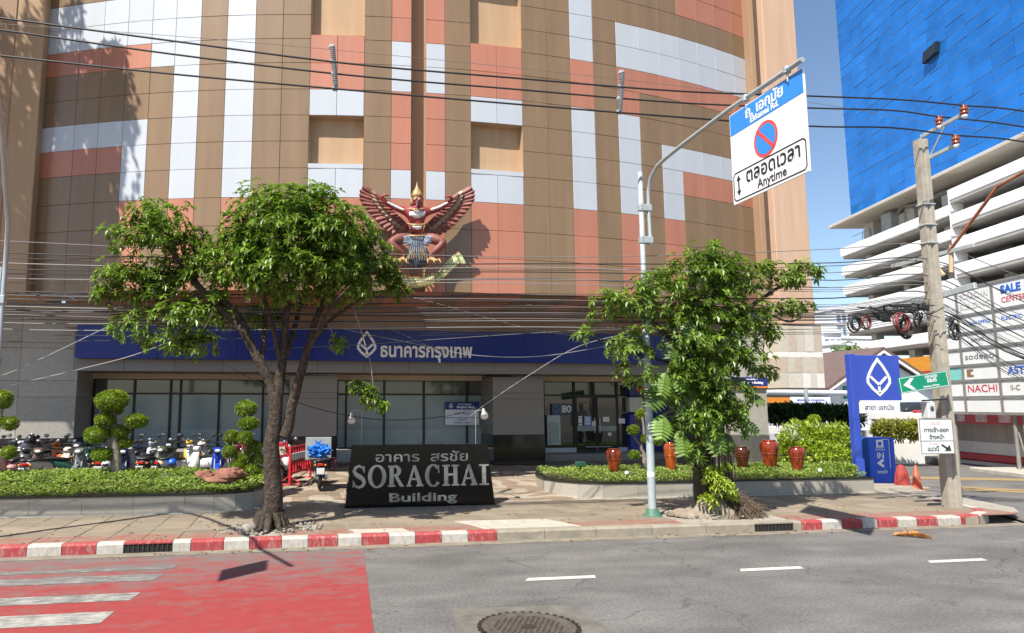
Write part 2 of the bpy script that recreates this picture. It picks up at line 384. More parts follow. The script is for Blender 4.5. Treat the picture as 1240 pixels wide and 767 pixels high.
pl.add([(-12,17.0,PV+.004),(15.3,17.0,PV+.004),(15.3,24,plaza_z(24)),(-12,24,plaza_z(24)),(15.3,25.6,plaza_z(24)),(-12,25.6,plaza_z(24)),(-12,17.2,PV+.006),(15.3,17.2,PV+.006)], [(0,1,7,6),(6,7,2,3),(3,2,4,5)])
struct(pl.build('forecourt', plaza_mat()))
# pale concrete patches in the pavement
pale = M('pale_concrete', (.40,.37,.31), .85, var=.18, scale=5, bump=.25, bscale=70)
p = [(.55,15.0),(1.55,14.95),(1.62,15.6),(.62,15.6)]
MB().prism([(3.35,KY+.26),(5.25,KY+.26),(4.85,14.35),(2.95,14.4)], PV-.004, PV+.010).build('concrete_patch', pale, pavement)
MB().prism([(.9,KY+.24),(1.9,KY+.24),(1.8,13.75),(.8,13.8)], PV-.004, PV+.010).build('concrete_patch', pale, pavement)
MB().prism([(-2.3,14.15),(-1.0,14.2),(-.75,15.6),(-1.95,15.6)], PV-.004, PV+.009).build('inspection_slab', M('inspection_slab_m', (.23,.19,.14), .85, var=.12, scale=4, bump=.2), pavement)

# kerb: painted stones
k_red = worn_paint('kerb_red_paint', (.33,.04,.042), .5, .78, 3, 3, 5, base=(.40,.36,.31))
k_wht = worn_paint('kerb_white_paint', (.47,.44,.385), .46, .74, 3, 3, 5, base=(.26,.225,.18))
k_con = M('kerb_concrete', (.27,.235,.18), .9, var=.22, scale=4, bump=.35, bscale=60)
def kx(px): return W(px, 655, KY).x
def kerb_stone(poly_in, m):   # poly: front-left, front-right, back-right, back-left in plan
    fl, fr, br, bl = [V((x,y,0)) for x,y in poly_in]; ins = (bl-fl).normalized()*.03; ins2 = (br-fr).normalized()*.03
    h = PV + .012; z0 = -.04
    vs = [fl, fr, br, bl]; low = [(v.x,v.y,z0) for v in vs]
    lip = [(fl.x,fl.y,h-.035), (fr.x,fr.y,h-.035)]
    top = [(*(fl+ins).xy,h), (*(fr+ins2).xy,h), (br.x,br.y,h), (bl.x,bl.y,h)]
    V_ = low + lip + top
    o = MB().add(V_, [(3,2,1,0),(0,1,5,4),(4,5,7,6),(6,7,8,9),(2,3,9,8),(1,2,8,7,5),(3,0,4,6,9)]).build('kerb_stone', m, kerb)
    return o
kerb = struct(MB().box(-40,14.0,KY+.03,KY+.2,-.05,PV-.02).build('kerb', k_con))
cuts = [(-210,'r'),(-160,'w'),(-110,'r'),(-62,'w'),(-14,'r'),(33,'w'),(75,'r'),(117,'w'),(150,'d'),(209,'w'),(231,'r'),(271,'w'),(302,'r'),(341,'w'),(373,'r'),(409,'w'),(438,'r'),(471,'w'),(503,'r'),(535,'w'),(567,'r'),(602,'c'),(660,'c'),(722,'c'),(790,'c'),(856,'c'),(915,'d'),(962,'c'),(972,'r'),(997,'w'),(1021,'r'),(1046,'w'),(1064,'r'),(1089,'w'),(1112,'r'),(1138,None)]
for (a, k), (b_, _) in zip(cuts, cuts[1:]):
    x0, x1 = kx(a), kx(b_)
    if k == 'd': continue
    kerb_stone([(x0+.006,KY),(x1-.006,KY),(x1-.006,KY+.2),(x0+.006,KY+.2)], {'r':k_red,'w':k_wht,'c':k_con}[k])
xk = kx(1138); ctr = V((xk+.3, KY+2.3, 0)); path = [V((xk,KY,0)), V((xk+.55,KY,0)), V((xk+1.15,KY+.12,0)), V((xk+1.7,KY+.42,0)), V((xk+2.1,KY+.95,0)), V((xk+2.32,KY+1.6,0)), V((xk+2.5,KY+2.4,0)), V((xk+2.75,KY+3.3,0)), V((xk+3.1,KY+4.4,0))]
for i, (a, c) in enumerate(zip(path, path[1:])):
    d0 = (c-a).normalized(); n0 = V((-d0.y, d0.x, 0))
    pa = path[i-1] if i else a - d0; pc = path[i+2] if i+2 < len(path) else c + d0
    na = ((a-pa).normalized() + d0).normalized(); nc = ((pc-c).normalized() + d0).normalized()
    na = V((-na.y,na.x,0)); nc = V((-nc.y,nc.x,0))
    kerb_stone([(a.x,a.y),(c.x,c.y),((c+nc*.2).x,(c+nc*.2).y),((a+na*.2).x,(a+na*.2).y)], [k_wht, k_red][i % 2] if i < 6 else k_con)
dark = M('drain_dark', (.012,.011,.01), .9)
for n, (a, b_, lab) in enumerate(((150,209,'kerb drain grate between red and white stones on the zebra crossing side'), (915,962,'kerb drain grate in bare concrete kerb near the vine covered tree'))):
    x0, x1 = kx(a), kx(b_); t = thing('storm_drain', lab, 'drain', ((x0+x1)/2, KY, 0))
    MB().box(x0,x1,KY+.018,KY+.028,-.03,PV).build('recess', dark, t)  # dark plate paints the shaded opening in front of the solid kerb
    MB().bev(x0,x1,KY+.0,KY+.2,PV-.03,PV+.012,.01).build('lid', k_red if n == 0 else k_con, t)
    bb = MB(); k = int((x1-x0)/.075)
    for i in range(1, k): x = x0 + (x1-x0)*i/k; bb.bev(x-.010,x+.010,KY+.004,KY+.016,0.0,PV-.03,.003)
    bb.build('grate_bars', M('rust_iron', (.045,.038,.034), .7, .3, var=.3, scale=8), t)
# dry palm leaf on the road
lf = thing('dry_leaf', 'curled dry orange palm leaf lying on the asphalt', 'leaf', tuple(G(1100,650,.0)))
bb = MB(); c0 = G(1083,648,.02); c1 = G(1122,651,.02); random.seed(5)
for i in range(26):
    t_ = i/25; p_ = c0.lerp(c1, t_); p_.z = .02 + .03*math.sin(t_*PI)
    for sg in (-1, 1): bb.leaf(p_, V((.6, sg*.8, random.uniform(.0,.4))).normalized(), UPZ, .22*math.sin(.3 + t_*2.5)+.04, .035)
bb.tube([c0, c0.lerp(c1,.5)+V((0,0,.03)), c1], .008, 5); bb.build('blade', M('dry_leaf_m', (.55,.24,.05), .8, var=.2, scale=9), lf)

# ================================================================ THE BANK BUILDING
R_ = 29.0; CX = 4.3; Y0 = 19.2; SOF = 5.62
def FP(s, z, d=0.):
    a = s / R_; return V((CX + (R_-d)*math.sin(a), Y0 + R_ - (R_-d)*math.cos(a), z))
ZR = [5.62,6.62,7.44,8.25,9.09,9.87,10.64,11.41,12.2,12.93,13.66,14.41,15.18,15.95,16.72,17.5,18.3,19.1,20.0]
LE = [-12.95,-12.28,-11.51,-10.72,-9.93,-9.16,-8.43,-7.67,-6.89,-6.06,-5.27,-4.47]
B, O, Wt = 'B', 'O', 'W'
def rng(**k):
    return k
COLS = []
def addc(s0, s1, f): COLS.append((s0, s1, f))
for i, (a, c) in enumerate(zip(LE, LE[1:])):
    if i < 4:   addc(a, c, lambda r: 'W' if r in (5,9,10) else ('O' if r in (4,8) else 'B'))
    elif i == 4: addc(a, c, lambda r: 'W' if r in (3,4,5,9,10) else ('O' if r in (0,1,2,8) else 'B'))
    elif i == 5: addc(a, c, lambda r: 'W' if r in (8,9,10) else 'B')
    elif i in (6, 8): addc(a, c, lambda r: 'W' if r >= 3 else 'O')
    else: addc(a, c, lambda r: 'B')
nich = lambda r: None if r in (4,5) or r in (9,10,11) else ('W' if r in (3,6,13) else ('O' if r != 12 else 'W'))
addc(-4.47,-3.70,nich); addc(-3.70,-2.93,nich)
addc(-2.93,-2.15,lambda r:'B')
og = lambda r: 'W' if r in (3,7,8) else 'O'
addc(-2.15,-1.58,og); addc(-1.15,-.60,og)
addc(-.60,.16,lambda r:'B')
addc(.16,.945,nich); addc(.945,1.73,nich)
addc(1.73,2.55,lambda r:'B'); addc(2.55,3.31,lambda r:'B')
addc(3.31,4.10,lambda r: 'O' if r in (0,1,2,7,8) else 'W')
addc(4.10,4.93,lambda r:'B')
addc(4.93,5.73,lambda r: 'O' if r in (0,1,2,7,8) else ('B' if r >= 11 else 'W'))
addc(5.73,6.54,lambda r: 'W' if r in (9,10) else ('O' if r == 8 else 'B'))
addc(6.54,7.36,lambda r: 'W' if r in (3,4,5,9,10) else ('O' if r in (0,1,2,8) else 'B'))
for a, c in ((7.36,8.2),(8.2,9.05),(9.05,9.95),(9.95,10.6)):
    addc(a, c, lambda r: 'W' if r in (5,9,10) else ('O' if r in (4,8) or r >= 12 else 'B'))
tan_u = 0
pm = {'B': M('brown_panel', (.225,.145,.080), .34, var=.12, scale=.7, orand=.025, spec=.5, streak=True),
      'O': M('orange_panel', (.425,.172,.108), .38, var=.09, scale=.7, orand=.045, spec=.5, streak=True),
      'W': M('silver_panel', (.47,.495,.53), .38, var=.03, scale=.7, orand=.03, spec=.5, streak=True)}
plaster = M('tan_plaster', (.42,.275,.16), .8, var=.10, scale=.9, bump=.12, bscale=30, streak=True)
plaster_d = M('brown_plaster', (.34,.215,.13), .75, var=.09, scale=.9, bump=.1, bscale=30, streak=True)
joint = M('dark_joint', (.20,.155,.115), .8)
bank = thing('bank_building', 'brown orange and silver panelled bank building with bowed front and recessed granite ground floor', 'building', (3, 24, plaza_z(24)))
random.seed(3)
upper = {k: MB() for k in pm}
wallb = MB(); rec = MB(); n_p = 0
def panel_geo(mb, s0, s1, z0, z1):
    g = .0045; sm_ = (s0+s1)/2; j = [random.uniform(-.003,.003) for _ in range(4)]
    a = [FP(s0+g,z0+g,j[0]), FP(s1-g,z0+g,j[1]), FP(s1-g,z1-g,j[2]), FP(s0+g,z1-g,j[3])]
    b_ = [FP(s0+g,z0+g,.06), FP(s1-g,z0+g,.06), FP(s1-g,z1-g,.06), FP(s0+g,z1-g,.06)]
    c_ = .006; f = [FP(s0+g+c_,z0+g+c_,j[0]-.006), FP(s1-g-c_,z0+g+c_,j[1]-.006), FP(s1-g-c_,z1-g-c_,j[2]-.006), FP(s0+g+c_,z1-g-c_,j[3]-.006)]
    mb.add(f + a + b_, [(0,1,2,3)] + [(4+i, 4+(i+1)%4, (i+1)%4, i) for i in range(4)] + [(8+i, 8+(i+1)%4, 4+(i+1)%4, 4+i) for i in range(4)])
for s0, s1, f in COLS:
    for r in range(len(ZR)-1):
        k = f(r); z0, z1 = ZR[r], ZR[r+1]
        if k is None: continue
        if f is nich:
            if r == 3: z1 = 9.09
            if r == 8: z1 = 13.05
        wallb.quad(FP(s0,z0,.055), FP(s1,z0,.055), FP(s1,z1,.055), FP(s0,z1,.055))
        if r >= 11: panel_geo(upper[k], s0, s1, z0, z1)
        else:
            mb = MB(); panel_geo(mb, s0, s1, z0, z1); mb.build('panel', pm[k], bank); n_p += 1
for k in upper: stuff(upper[k].build('panel', pm[k], bank))
wallb.build('wall', joint, bank)
def recess(s0, s1, z0, z1, d, mback, mside, name):
    mb = MB(); q = lambda a, b_, c, e: mb.quad(a, b_, c, e)
    q(FP(s0,z0,d),FP(s1,z0,d),FP(s1,z1,d),FP(s0,z1,d)); mb.k = 1
    q(FP(s0,z0,-.004),FP(s0,z0,d),FP(s0,z1,d),FP(s0,z1,-.004)); q(FP(s1,z0,d),FP(s1,z0,-.004),FP(s1,z1,-.004),FP(s1,z1,d))
    q(FP(s0,z1,-.004),FP(s0,z1,d),FP(s1,z1,d),FP(s1,z1,-.004)); q(FP(s0,z0,d),FP(s0,z0,-.004),FP(s1,z0,-.004),FP(s1,z0,d))
    return mb.build(name, [mback, mside], bank)
for s0, s1 in ((-4.47,-2.93),(.16,1.73)):
    recess(s0, s1, 9.09, 10.64, .30, plaster, plaster, 'window_niche')
    recess(s0, s1, 13.05, 15.18, .30, plaster, plaster, 'window_niche')
    MB().add([FP(s0,9.09,.3),FP(s1,9.09,.3),FP(s1,9.22,.3),FP(s0,9.22,.3),FP(s0,9.09,-.02),FP(s1,9.09,-.02),FP(s1,9.22,-.02),FP(s0,9.22,-.02)],
             [(4,5,6,7),(7,6,2,3),(0,4,7,3),(5,1,2,6),(0,1,5,4)]).build('niche_sill', pm['W'], bank)
recess(-1.58, -1.15, SOF, 20, .42, plaster_d, plaster, 'groove')
# roof slab that closes the top, and the flank behind the bow
top = MB(); N_ = 24
ss = [-12.95 + (23.55)*i/N_ for i in range(N_+1)]
for a, c in zip(ss, ss[1:]):
    p, q = FP(a,20), FP(c,20); top.quad(p, q, V((q.x,40,20)), V((p.x,40,20)))
top.build('roof', plaster_d, bank)
# soffit under the overhang
sof_m = M('soffit_panel', (.50,.17,.095), .18, var=.08, scale=1.2, spec=.6)
sof_b = M('soffit_brown', (.25,.15,.085), .2, var=.1, scale=1.2, spec=.6)
YB = 22.75
sp_ = MB()
for i, (a, c, f) in enumerate(COLS + [(-1.58,-1.15,lambda r:'B')]):
    p, q = FP(a,SOF), FP(c,SOF); g = .006
    if p.y > YB - .15 and q.y > YB - .15: continue
    pb, qb = max(YB, p.y+.05), max(YB, q.y+.05)
    mb = MB(); ym = lambda y0_, t: y0_ + (YB - y0_)*t
    for t0, t1 in ((0.,.5),(.5,1.)):
        mb.k = 0
        a_, b2 = V((p.x+g, ym(p.y,t0)+g, SOF-.004)), V((q.x-g, ym(q.y,t0)+g, SOF-.004)); c2, d2 = V((q.x-g, ym(q.y,t1)-g, SOF-.004)), V((p.x+g, ym(p.y,t1)-g, SOF-.004))
        mb.quad(a_, d2, c2, b2)
    mb.build('soffit_panel', sof_m if f(1) != 'B' or i % 3 == 0 else sof_b, bank)
sp_.add([FP(-10,SOF+.01,.06), FP(-4,SOF+.01,.06), FP(1,SOF+.01,.06), FP(6,SOF+.01,.06), FP(10.5,SOF+.01,.06), V((14.8,24,SOF+.01)), V((-8,24,SOF+.01))], [(6,5,4,3,2,1,0)])
sp_.build('soffit', joint, bank)
for px, py in ((518,366.5),(641,369.5),(300,366)):
    p = G(px, py, SOF); MB().lathe([(.0,-.012),(.07,-.012),(.09,-.006),(.09,0)], (p.x, p.y, SOF-.006), 14).build('downlight', M('downlight_m', (.75,.72,.66), .3), bank)

XL = W(91,500,23.3).x; YR = 21.2; XR0 = W(885,500,YR).x; XR1 = W(924,60,20.35).x - .006
zt = lambda py, Y, px=400: W(px, py, Y).z
granite = M('granite', (.215,.198,.178), .45, var=.16, scale=30, bump=.05, orand=.07, detail=3, spec=.4)
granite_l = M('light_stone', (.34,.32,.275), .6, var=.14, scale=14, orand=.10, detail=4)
granite_b = M('black_granite', (.014,.013,.013), .12, var=.4, scale=40, spec=.6)
granite_d = M('dark_band', (.05,.05,.05), .3, var=.2, scale=20)
cream = M('cream_render', (.55,.45,.33), .7, var=.08, scale=3)
ZF = plaza_z(24)
# brown band above the fascia, granite lintel below it
z_s0, z_s1 = W(400,437,22.5).z, W(400,399,22.5).z
mb = MB().box(XL-.3, 13.3, YB, YB+.4, z_s1-.05, SOF); mb.build('upper_band', M('band_panel', (.27,.155,.09), .25, var=.14, scale=1.5, spec=.6), bank)
for i in range(15):
    x = XL + (13 - XL)*i/15; MB().box(x+.008, x+(13-XL)/15-.008, YB-.02, YB, z_s1+.03, SOF-.02).build('band_panel', MATS['band_panel'], bank)
z_l0 = W(400,451.5,22.85).z
n = 14; X0, X1 = XL, 13.3
for i in range(n):
    a, c = X0 + (X1-X0)*i/n, X0 + (X1-X0)*(i+1)/n
    MB().bev(a+.004, c-.004, 22.80, 23.1, z_l0, z_s0+.06, .006).build('lintel_stone', granite, bank)
MB().box(X0, X1, 22.84, 25.2, z_l0+.012, z_s1).build('lintel', granite_d, bank)
z_c1 = W(400,452,24.9).z; z_c0 = W(400,460.5,24.9).z
MB().box(XL, XR0, 24.86, 25.15, z_c0, z_l0+.02).build('cream_band', cream, bank)
# pilasters: granite blocks on a polished black base
def clad(x0, x1, y0, y1, z0, z1, nx, nz, m, name='granite_block', ratios=None, sidey=True):
    zs = [z0 + (z1-z0)*i/nz for i in range(nz+1)] if ratios is None else [z0 + (z1-z0)*r for r in ratios]
    for i in range(nx):
        for a, c in zip(zs, zs[1:]):
            u0, u1 = x0 + (x1-x0)*i/nx, x0 + (x1-x0)*(i+1)/nx
            MB().bev(u0+.003, u1-.003, y0, y1, a+.003, c-.003, .006).build(name, m, bank)
zb = W(620,527,23.3).z
for (pa, pb) in ((350,408),(597,659)):
    x0, x1 = W(pa,500,23.3).x, W(pb,500,23.3).x
    clad(x0, x1, 23.3, 25.0, zb, z_l0-.08, 1, 3, granite, 'granite_block', (0,.62,.72,1))
    MB().box(x0-.0, x1+.0, 23.32, 25.0, z_l0-.085, z_l0-.002).build('pilaster_cap', granite_b, bank)
    MB().bev(x0-.01, x1+.01, 23.27, 25.02, ZF-.1, zb-.002, .01).build('pilaster_base', granite_b, bank)
# end walls (left and right), whose fronts catch the sun
zt_l = SOF
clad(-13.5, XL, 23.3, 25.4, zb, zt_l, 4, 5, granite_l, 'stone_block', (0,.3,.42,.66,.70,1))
MB().bev(-13.5, XL+.01, 23.27, 25.4, ZF-.1, zb-.002, .01).build('plinth', granite_b, bank)
zbr = W(913,527,YR).z
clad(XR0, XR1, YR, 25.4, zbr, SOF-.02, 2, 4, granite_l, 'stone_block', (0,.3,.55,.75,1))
clad(XR0-.01, XR1+.004, YR-.03, 25.41, .1, zbr-.002, 2, 2, M('dark_tile', (.11,.105,.10), .35, var=.2, scale=12, orand=.15), 'dark_tile')
# return wall going back from the right corner
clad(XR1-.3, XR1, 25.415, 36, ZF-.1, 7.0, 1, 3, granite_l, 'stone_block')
# windows
frame_m = M('dark_frame', (.02,.018,.016), .4, .4)
film = M('frosted_film', (.20,.265,.28), .16, var=.1, scale=.6, spec=.7)
film2 = M('smoked_glass', (.075,.09,.09), .06, var=.15, scale=.8, spec=.8)
dglass = M('dark_glass', (.016,.018,.019), .03, var=.3, scale=.6, spec=.8)
YW = 25.0
zw0 = W(250,542,YW).z
def bay(xs_px, z0, ztr, z1, low, up, skip=()):
    xs = [W(p,500,YW).x for p in xs_px]; t = None
    fr = MB()
    for x in xs: fr.box(x-.035, x+.035, YW-.08, YW+.06, z0, z1)
    for z in (z0, ztr, z1): fr.box(xs[0]+.036, xs[-1]-.036, YW-.07, YW+.05, z-.03, z+.03)
    wn = fr.build('window', frame_m, bank)
    if low is film:
        for a, c in zip(xs, xs[1:]): MB().box(a+.037, c-.037, YW-.018, YW-.0105, z0+.032, z0+(ztr-z0)*.34).build('frosted_band', M('reflection_band_m', (.26,.33,.35), .22, var=.12, scale=3, spec=.6), wn)  # lighter strip paints the reflected motorcycles low on the panes
    for i, (a, c) in enumerate(zip(xs, xs[1:])):
        if i in skip: continue
        MB().box(a+.036, c-.036, YW-.01, YW+.01, z0+.031, ztr-.031).build('pane', low, wn)
        MB().box(a+.036, c-.036, YW-.01, YW+.01, ztr+.031, z1-.031).build('pane', up, wn)
    return xs
ztr = W(250,477,YW).z; zw1 = z_c0
bay((113,162,206,218,265,318,352), zw0, ztr, zw1, film, film2)
bay((408,419,465,513,565,598), W(500,542,YW).z, W(500,478,YW).z, zw1, film, film2)
xs = bay((658,695,747,761), W(700,541,YW).z, W(700,479,YW).z, zw1, dglass, dglass, skip=())
for a, c in ((113,352),(408,598),(658,695),(747,762)):
    MB().bev(W(a,500,YW).x, W(c,500,YW).x, YW-.12, YW+.1, ZF, W(700,541,YW).z-.033, .01).build('window_plinth', M('pale_plinth', (.50,.52,.52), .5, var=.1, scale=5), bank)
MB().bev(W(655,547,24).x, XR0, 24.1, 25.3, ZF-.05, W(700,549,24.4).z, .015).build('door_step', granite, bank)
# glazed entrance: two leaves with handles
d0, d1 = xs[1], xs[2]
for a, c in ((d0+.04, (d0+d1)/2-.01), ((d0+d1)/2+.01, d1-.04)):
    fr = MB(); z0, z1 = W(700,548,YW).z, W(700,480,YW).z
    fr.box(a, a+.04, YW-.10, YW-.075, z0, z1); fr.box(c-.04, c, YW-.10, YW-.075, z0, z1); fr.box(a+.041, c-.041, YW-.10, YW-.075, z1-.06, z1); fr.box(a+.041, c-.041, YW-.10, YW-.075, z0, z0+.08)
    dr = fr.build('door', frame_m, bank)
    MB().box(a+.041, c-.041, YW-.09, YW-.083, z0+.081, z1-.061).build('pane', dglass, dr)
    MB().box(a+.042, c-.042, YW-.095, YW-.0905, W(720,522,YW).z, W(720,516,YW).z).build('frosted_strip', film, dr)
    hx = c-.09 if a < (d0+d1)/2-.2 else a+.09
    MB().tube([(hx,YW-.14,z0+.7),(hx,YW-.14,z0+1.25)], .014, 8).build('handle', M('steel', (.6,.6,.6), .3, .9), dr)
MB().tube([(d0+.35,YW-.15,z0+.2),(d1-.3,YW-.15,z0+.2)], .018, 8).build('push_rail', MATS['steel'], bank)
# inside wall behind the entrance bay right side (blue machine alcove)
MB().box(xs[3]+.04, XR0, 25.05, 25.2, ZF, z_c0).build('alcove_wall', M('alcove_paint', (.025,.035,.20), .4, var=.08), bank)

# fins at both ends of the bow
fin_t = M('pink_plaster', (.50,.335,.23), .8, var=.10, scale=1.2, bump=.1, bscale=25, streak=True)
fb = MB(); pr = FP(10.6, 0); a0 = FP(10.6,0,-.03)
yF = 20.35; xa = W(896,60,yF).x; xb = W(924,60,yF).x; xe = W(967.5,60,yF).x
xa2 = W(898,30,20.9).x
fb.bev(a0.x-.02, xb+.0, 20.75, 23.6, SOF-.0, 20, .01); fb.build('fin', plaster_d, bank)
zf0 = W(970,393,yF).z
MB().box(xb+.006, xb+.11, 20.72, 22, W(940,358,20.6).z, 20).build('fin_slit_shade', M('slit_dark', (.10,.062,.04), .8), bank)  # dark filler paints the shade of the gap between the fin faces
MB().bev(xb+.115, xe, 20.45, 24.5, zf0, 20, .015).build('fin', fin_t, bank)
MB().box(xb+.006, xb+.114, 20.47, 22, zf0, W(940,358,20.6).z).build('fin', fin_t, bank)
# rough stone cladding at the foot of the right fin
zq0 = W(970,470,yF).z; random.seed(21)
lst = [M('stone_a', (.50,.45,.37), .7, var=.1, scale=8), M('stone_b', (.56,.52,.45), .7, var=.1, scale=8), M('stone_c', (.46,.38,.30), .7, var=.12, scale=8), M('stone_d', (.70,.67,.62), .6, var=.08, scale=8)]
lv = [zq0, zq0+.48, zq0+.98, zq0+1.16, zf0-.0]
for j, (a, c) in enumerate(zip(lv, lv[1:])):
    nx = (6,6,4,5)[j]
    for i in range(nx):
        u0, u1 = xb + .0 + (xe+.16-xb)*i/nx, xb + (xe+.16-xb)*(i+1)/nx
        m = lst[3] if (j == 0 and i in (3,5)) or j == 2 else random.choice(lst[:3])
        MB().bev(u0+.002, u1-.002, 20.38 + random.uniform(0,.012), 24.5, a+.002, c-.002, .004).build('stone_slab', m, bank)
# left fin
yL = FP(-12.28,0).y - .25; xl = W(56.5,0,yL).x
MB().bev(-16.5, xl, yL, yL+3, SOF-.02, 20, .015).build('fin', plaster, bank)
MB().box(-16.5, W(10,150,yL).x, yL-.03, yL+.2, SOF, 20).build('fin_strip', plaster_d, bank)

# signs on the bank
blue = M('bank_blue', (.011,.024,.20), .3, var=.08, scale=1.2, spec=.35)
wht = M('white_letters', (.82,.82,.82), .45, var=.03)
XB0 = W(92,420,22.5).x; XB1 = W(868,425,22.5).x
fs = thing('fascia_sign', 'long dark blue bank fascia with white diamond emblem and Thai lettering above the windows', 'sign', ((XB0+XB1)/2, 22.6, z_s0))
n = 9
for i in range(n):
    a, c = XB0 + (XB1-XB0)*i/n, XB0 + (XB1-XB0)*(i+1)/n
    MB().bev(a+.002, c-.002, 22.5, 22.78, z_s0, z_s1, .008).build('sign_panel', blue, fs)
fm = MB(frame((0,22.5,0),(1,0,0)))
p0 = W(444,417.5,22.5); q0 = W(444,403,22.5); q1 = W(444,432,22.5)
logo(fm, p0.x, (q0.z+q1.z)/2, q0.z-q1.z, .004, .03, .075); fm.build('emblem', wht, fs)
fm = MB(frame((0,22.5,0),(1,0,0))); p1 = W(460,424,22.5); p2 = W(571,424,22.5)
vs, _ = text_mesh('ธนาคารกรุงเทพ', .6, .012, .026, 'LEFT'); wd = max(v[0] for v in vs) - min(v[0] for v in vs)
fm.text('ธนาคารกรุงเทพ', .6, p1.x, p1.z-.03, .016, .012, .026, 'LEFT', (p2.x-p1.x)/wd); fm.build('lettering', wht, fs)

def board(name, label, cat, px0, px1, py0, py1, Y, base_m, dep=.05, draw=None, rows=None):
    """flat board facing the street, measured in the photograph at its own distance Y"""
    a, c = W(px0, (py0+py1)/2, Y).x, W(px1, (py0+py1)/2, Y).x; z1, z0 = W((px0+px1)/2, py0, Y).z, W((px0+px1)/2, py1, Y).z
    t = thing(name, label, cat, ((a+c)/2, Y, z0))
    MB().bev(a, c, Y, Y+dep, z0, z1, min(.01, dep*.3)).build('board', base_m, t)
    if draw: draw(t, MB(frame(((a+c)/2, Y, (z0+z1)/2), (1,0,0))), c-a, z1-z0)
    return t
white_p = M('white_plate', (.74,.75,.76), .4, var=.03)
blk = M('black_print', (.02,.02,.02), .5); bluep = M('blue_print', (.015,.05,.42), .5); redp = M('red_print', (.55,.03,.03), .5)
def dr(t, mb, w_, h):
    MB(mb.M).prism([(-w_/2,h*.17),(w_/2,h*.17),(w_/2,h/2),(-w_/2,h/2)], .003, .012).build('header', blue, t)
    MB(mb.M).box(-w_/2, w_/2, -h*.19, -h*.165, .003, .010).build('divider', bluep, t)
    b_ = MB(mb.M); logo(b_, -w_*.33, h*.335, h*.2, .013, .018, .02); b_.text('ธนาคารกรุงเทพ', h*.1, w_*.08, h*.40, .016, .002, .02); b_.text('Bangkok Bank', h*.14, w_*.1, h*.28, .016, .002, .03); b_.build('lettering', wht, t)
    b_ = MB(mb.M); b_.text('เอกมัย  Ekkamai', h*.11, 0, 0, .006, .002, .02); b_.text('สำนักธุรกิจ', h*.1, 0, -h*.27, .006, .002, .02); b_.text('Business Center', h*.1, 0, -h*.39, .006, .002, .02); b_.build('small_lettering', bluep, t)
board('wall_sign', 'small blue and white bank branch board on the window behind the black granite sign', 'sign', 539, 580, 487, 515, 24.86, white_p, .05, dr)
def dr(t, mb, w_, h):
    MB(mb.M).box(-w_/2, w_/2, -h/2-.05, -h/2, -.04, .02).build('orange_edge', M('orange_edge_m', (.75,.22,.03), .5), t)
    b_ = MB(mb.M); b_.text('บัวหลวงเอ็กซ์เพรส', h*.2, -.12, h*.26, .005, .003, .02, shear=.2); b_.text('Express Banking', h*.36, -.05, -h*.1, .005, .003, .03, shear=.25); b_.build('lettering', wht, t)
board('express_sign', 'blue Express Banking strip sign with orange lower edge on the right stone wall', 'sign', 886, 941, 457, 468, YR-.07, blue, .06, dr)
# posters and notices on the entrance glass
def paper(label, px0, px1, py0, py1, m=white_p, draw=None, Y=24.88, nm='notice'):
    board(nm, label, 'notice', px0, px1, py0, py1, Y, m, .006, draw)
def dr(t, mb, w_, h):
    b_ = MB(mb.M); logo(b_, -w_*.28, 0, h*.8, .004, .007, .02); b_.build('emblem', M('glow_blue', (.05,.2,.6), .4), t)
    b_ = MB(mb.M); b_.text('80', h*.85, w_*.25, 0, .005, .002, .02); b_.box(-.012, -.004, -h*.4, h*.4, .003, .006); b_.build('number', wht, t)
paper('dark anniversary sticker with blue diamond and number 80 on the entrance window', 668, 692, 489, 503, M('sticker_dark', (.02,.025,.05), .3), dr, 24.9, 'sticker')
def lines(mt, k=3):
    def f(t, mb, w_, h):
        b_ = MB(mb.M)
        for i in range(k): b_.box(-w_*.4, w_*(.4 if i % 2 else .25), h*(.3-.6*i/max(1,k-1))-h*.05, h*(.3-.6*i/max(1,k-1))+h*.05, .003, .005)
        b_.build('print', mt, t)
    return f
paper('narrow white notice with red print, leftmost on the entrance door', 700.5, 705, 504, 515.5, white_p, lines(redp, 2))
paper('blue and white poster with yellow foot on the entrance door', 707.5, 716, 504, 515.5, M('poster_blue', (.2,.3,.55), .4), lines(white_p, 4))
paper('small white notice below the dark picture on the entrance door', 717, 721.5, 510, 516, white_p, lines(bluep, 2))
paper('white sheet on the right leaf of the entrance door', 730, 738, 505, 511, white_p)
paper('white sheet on the side window right of the entrance door', 749, 757, 507, 513, white_p)
paper('small white card low on the right leaf of the entrance door', 736, 740.5, 524, 528, white_p)
# roll-up display standing inside the entrance window
t = thing('display_stand', 'tall pale display stand inside the window left of the entrance', 'display', tuple(W(670,540,24.8)))
a, c = W(662,500,24.8).x, W(678,500,24.8).x
MB().bev(a, c, 24.76, 24.82, W(670,539,24.8).z, W(670,503,24.8).z, .01).build('panel', M('pale_green', (.42,.5,.46), .3, var=.1), t)
b_ = MB()
for i in range(3): b_.box(a+.06+i*.13, a+.15+i*.13, 24.75, 24.758, W(670,537,24.8).z, W(670,512,24.8).z)
b_.build('pictures', M('pale_pic', (.26,.33,.31), .3, var=.3, scale=9), t)
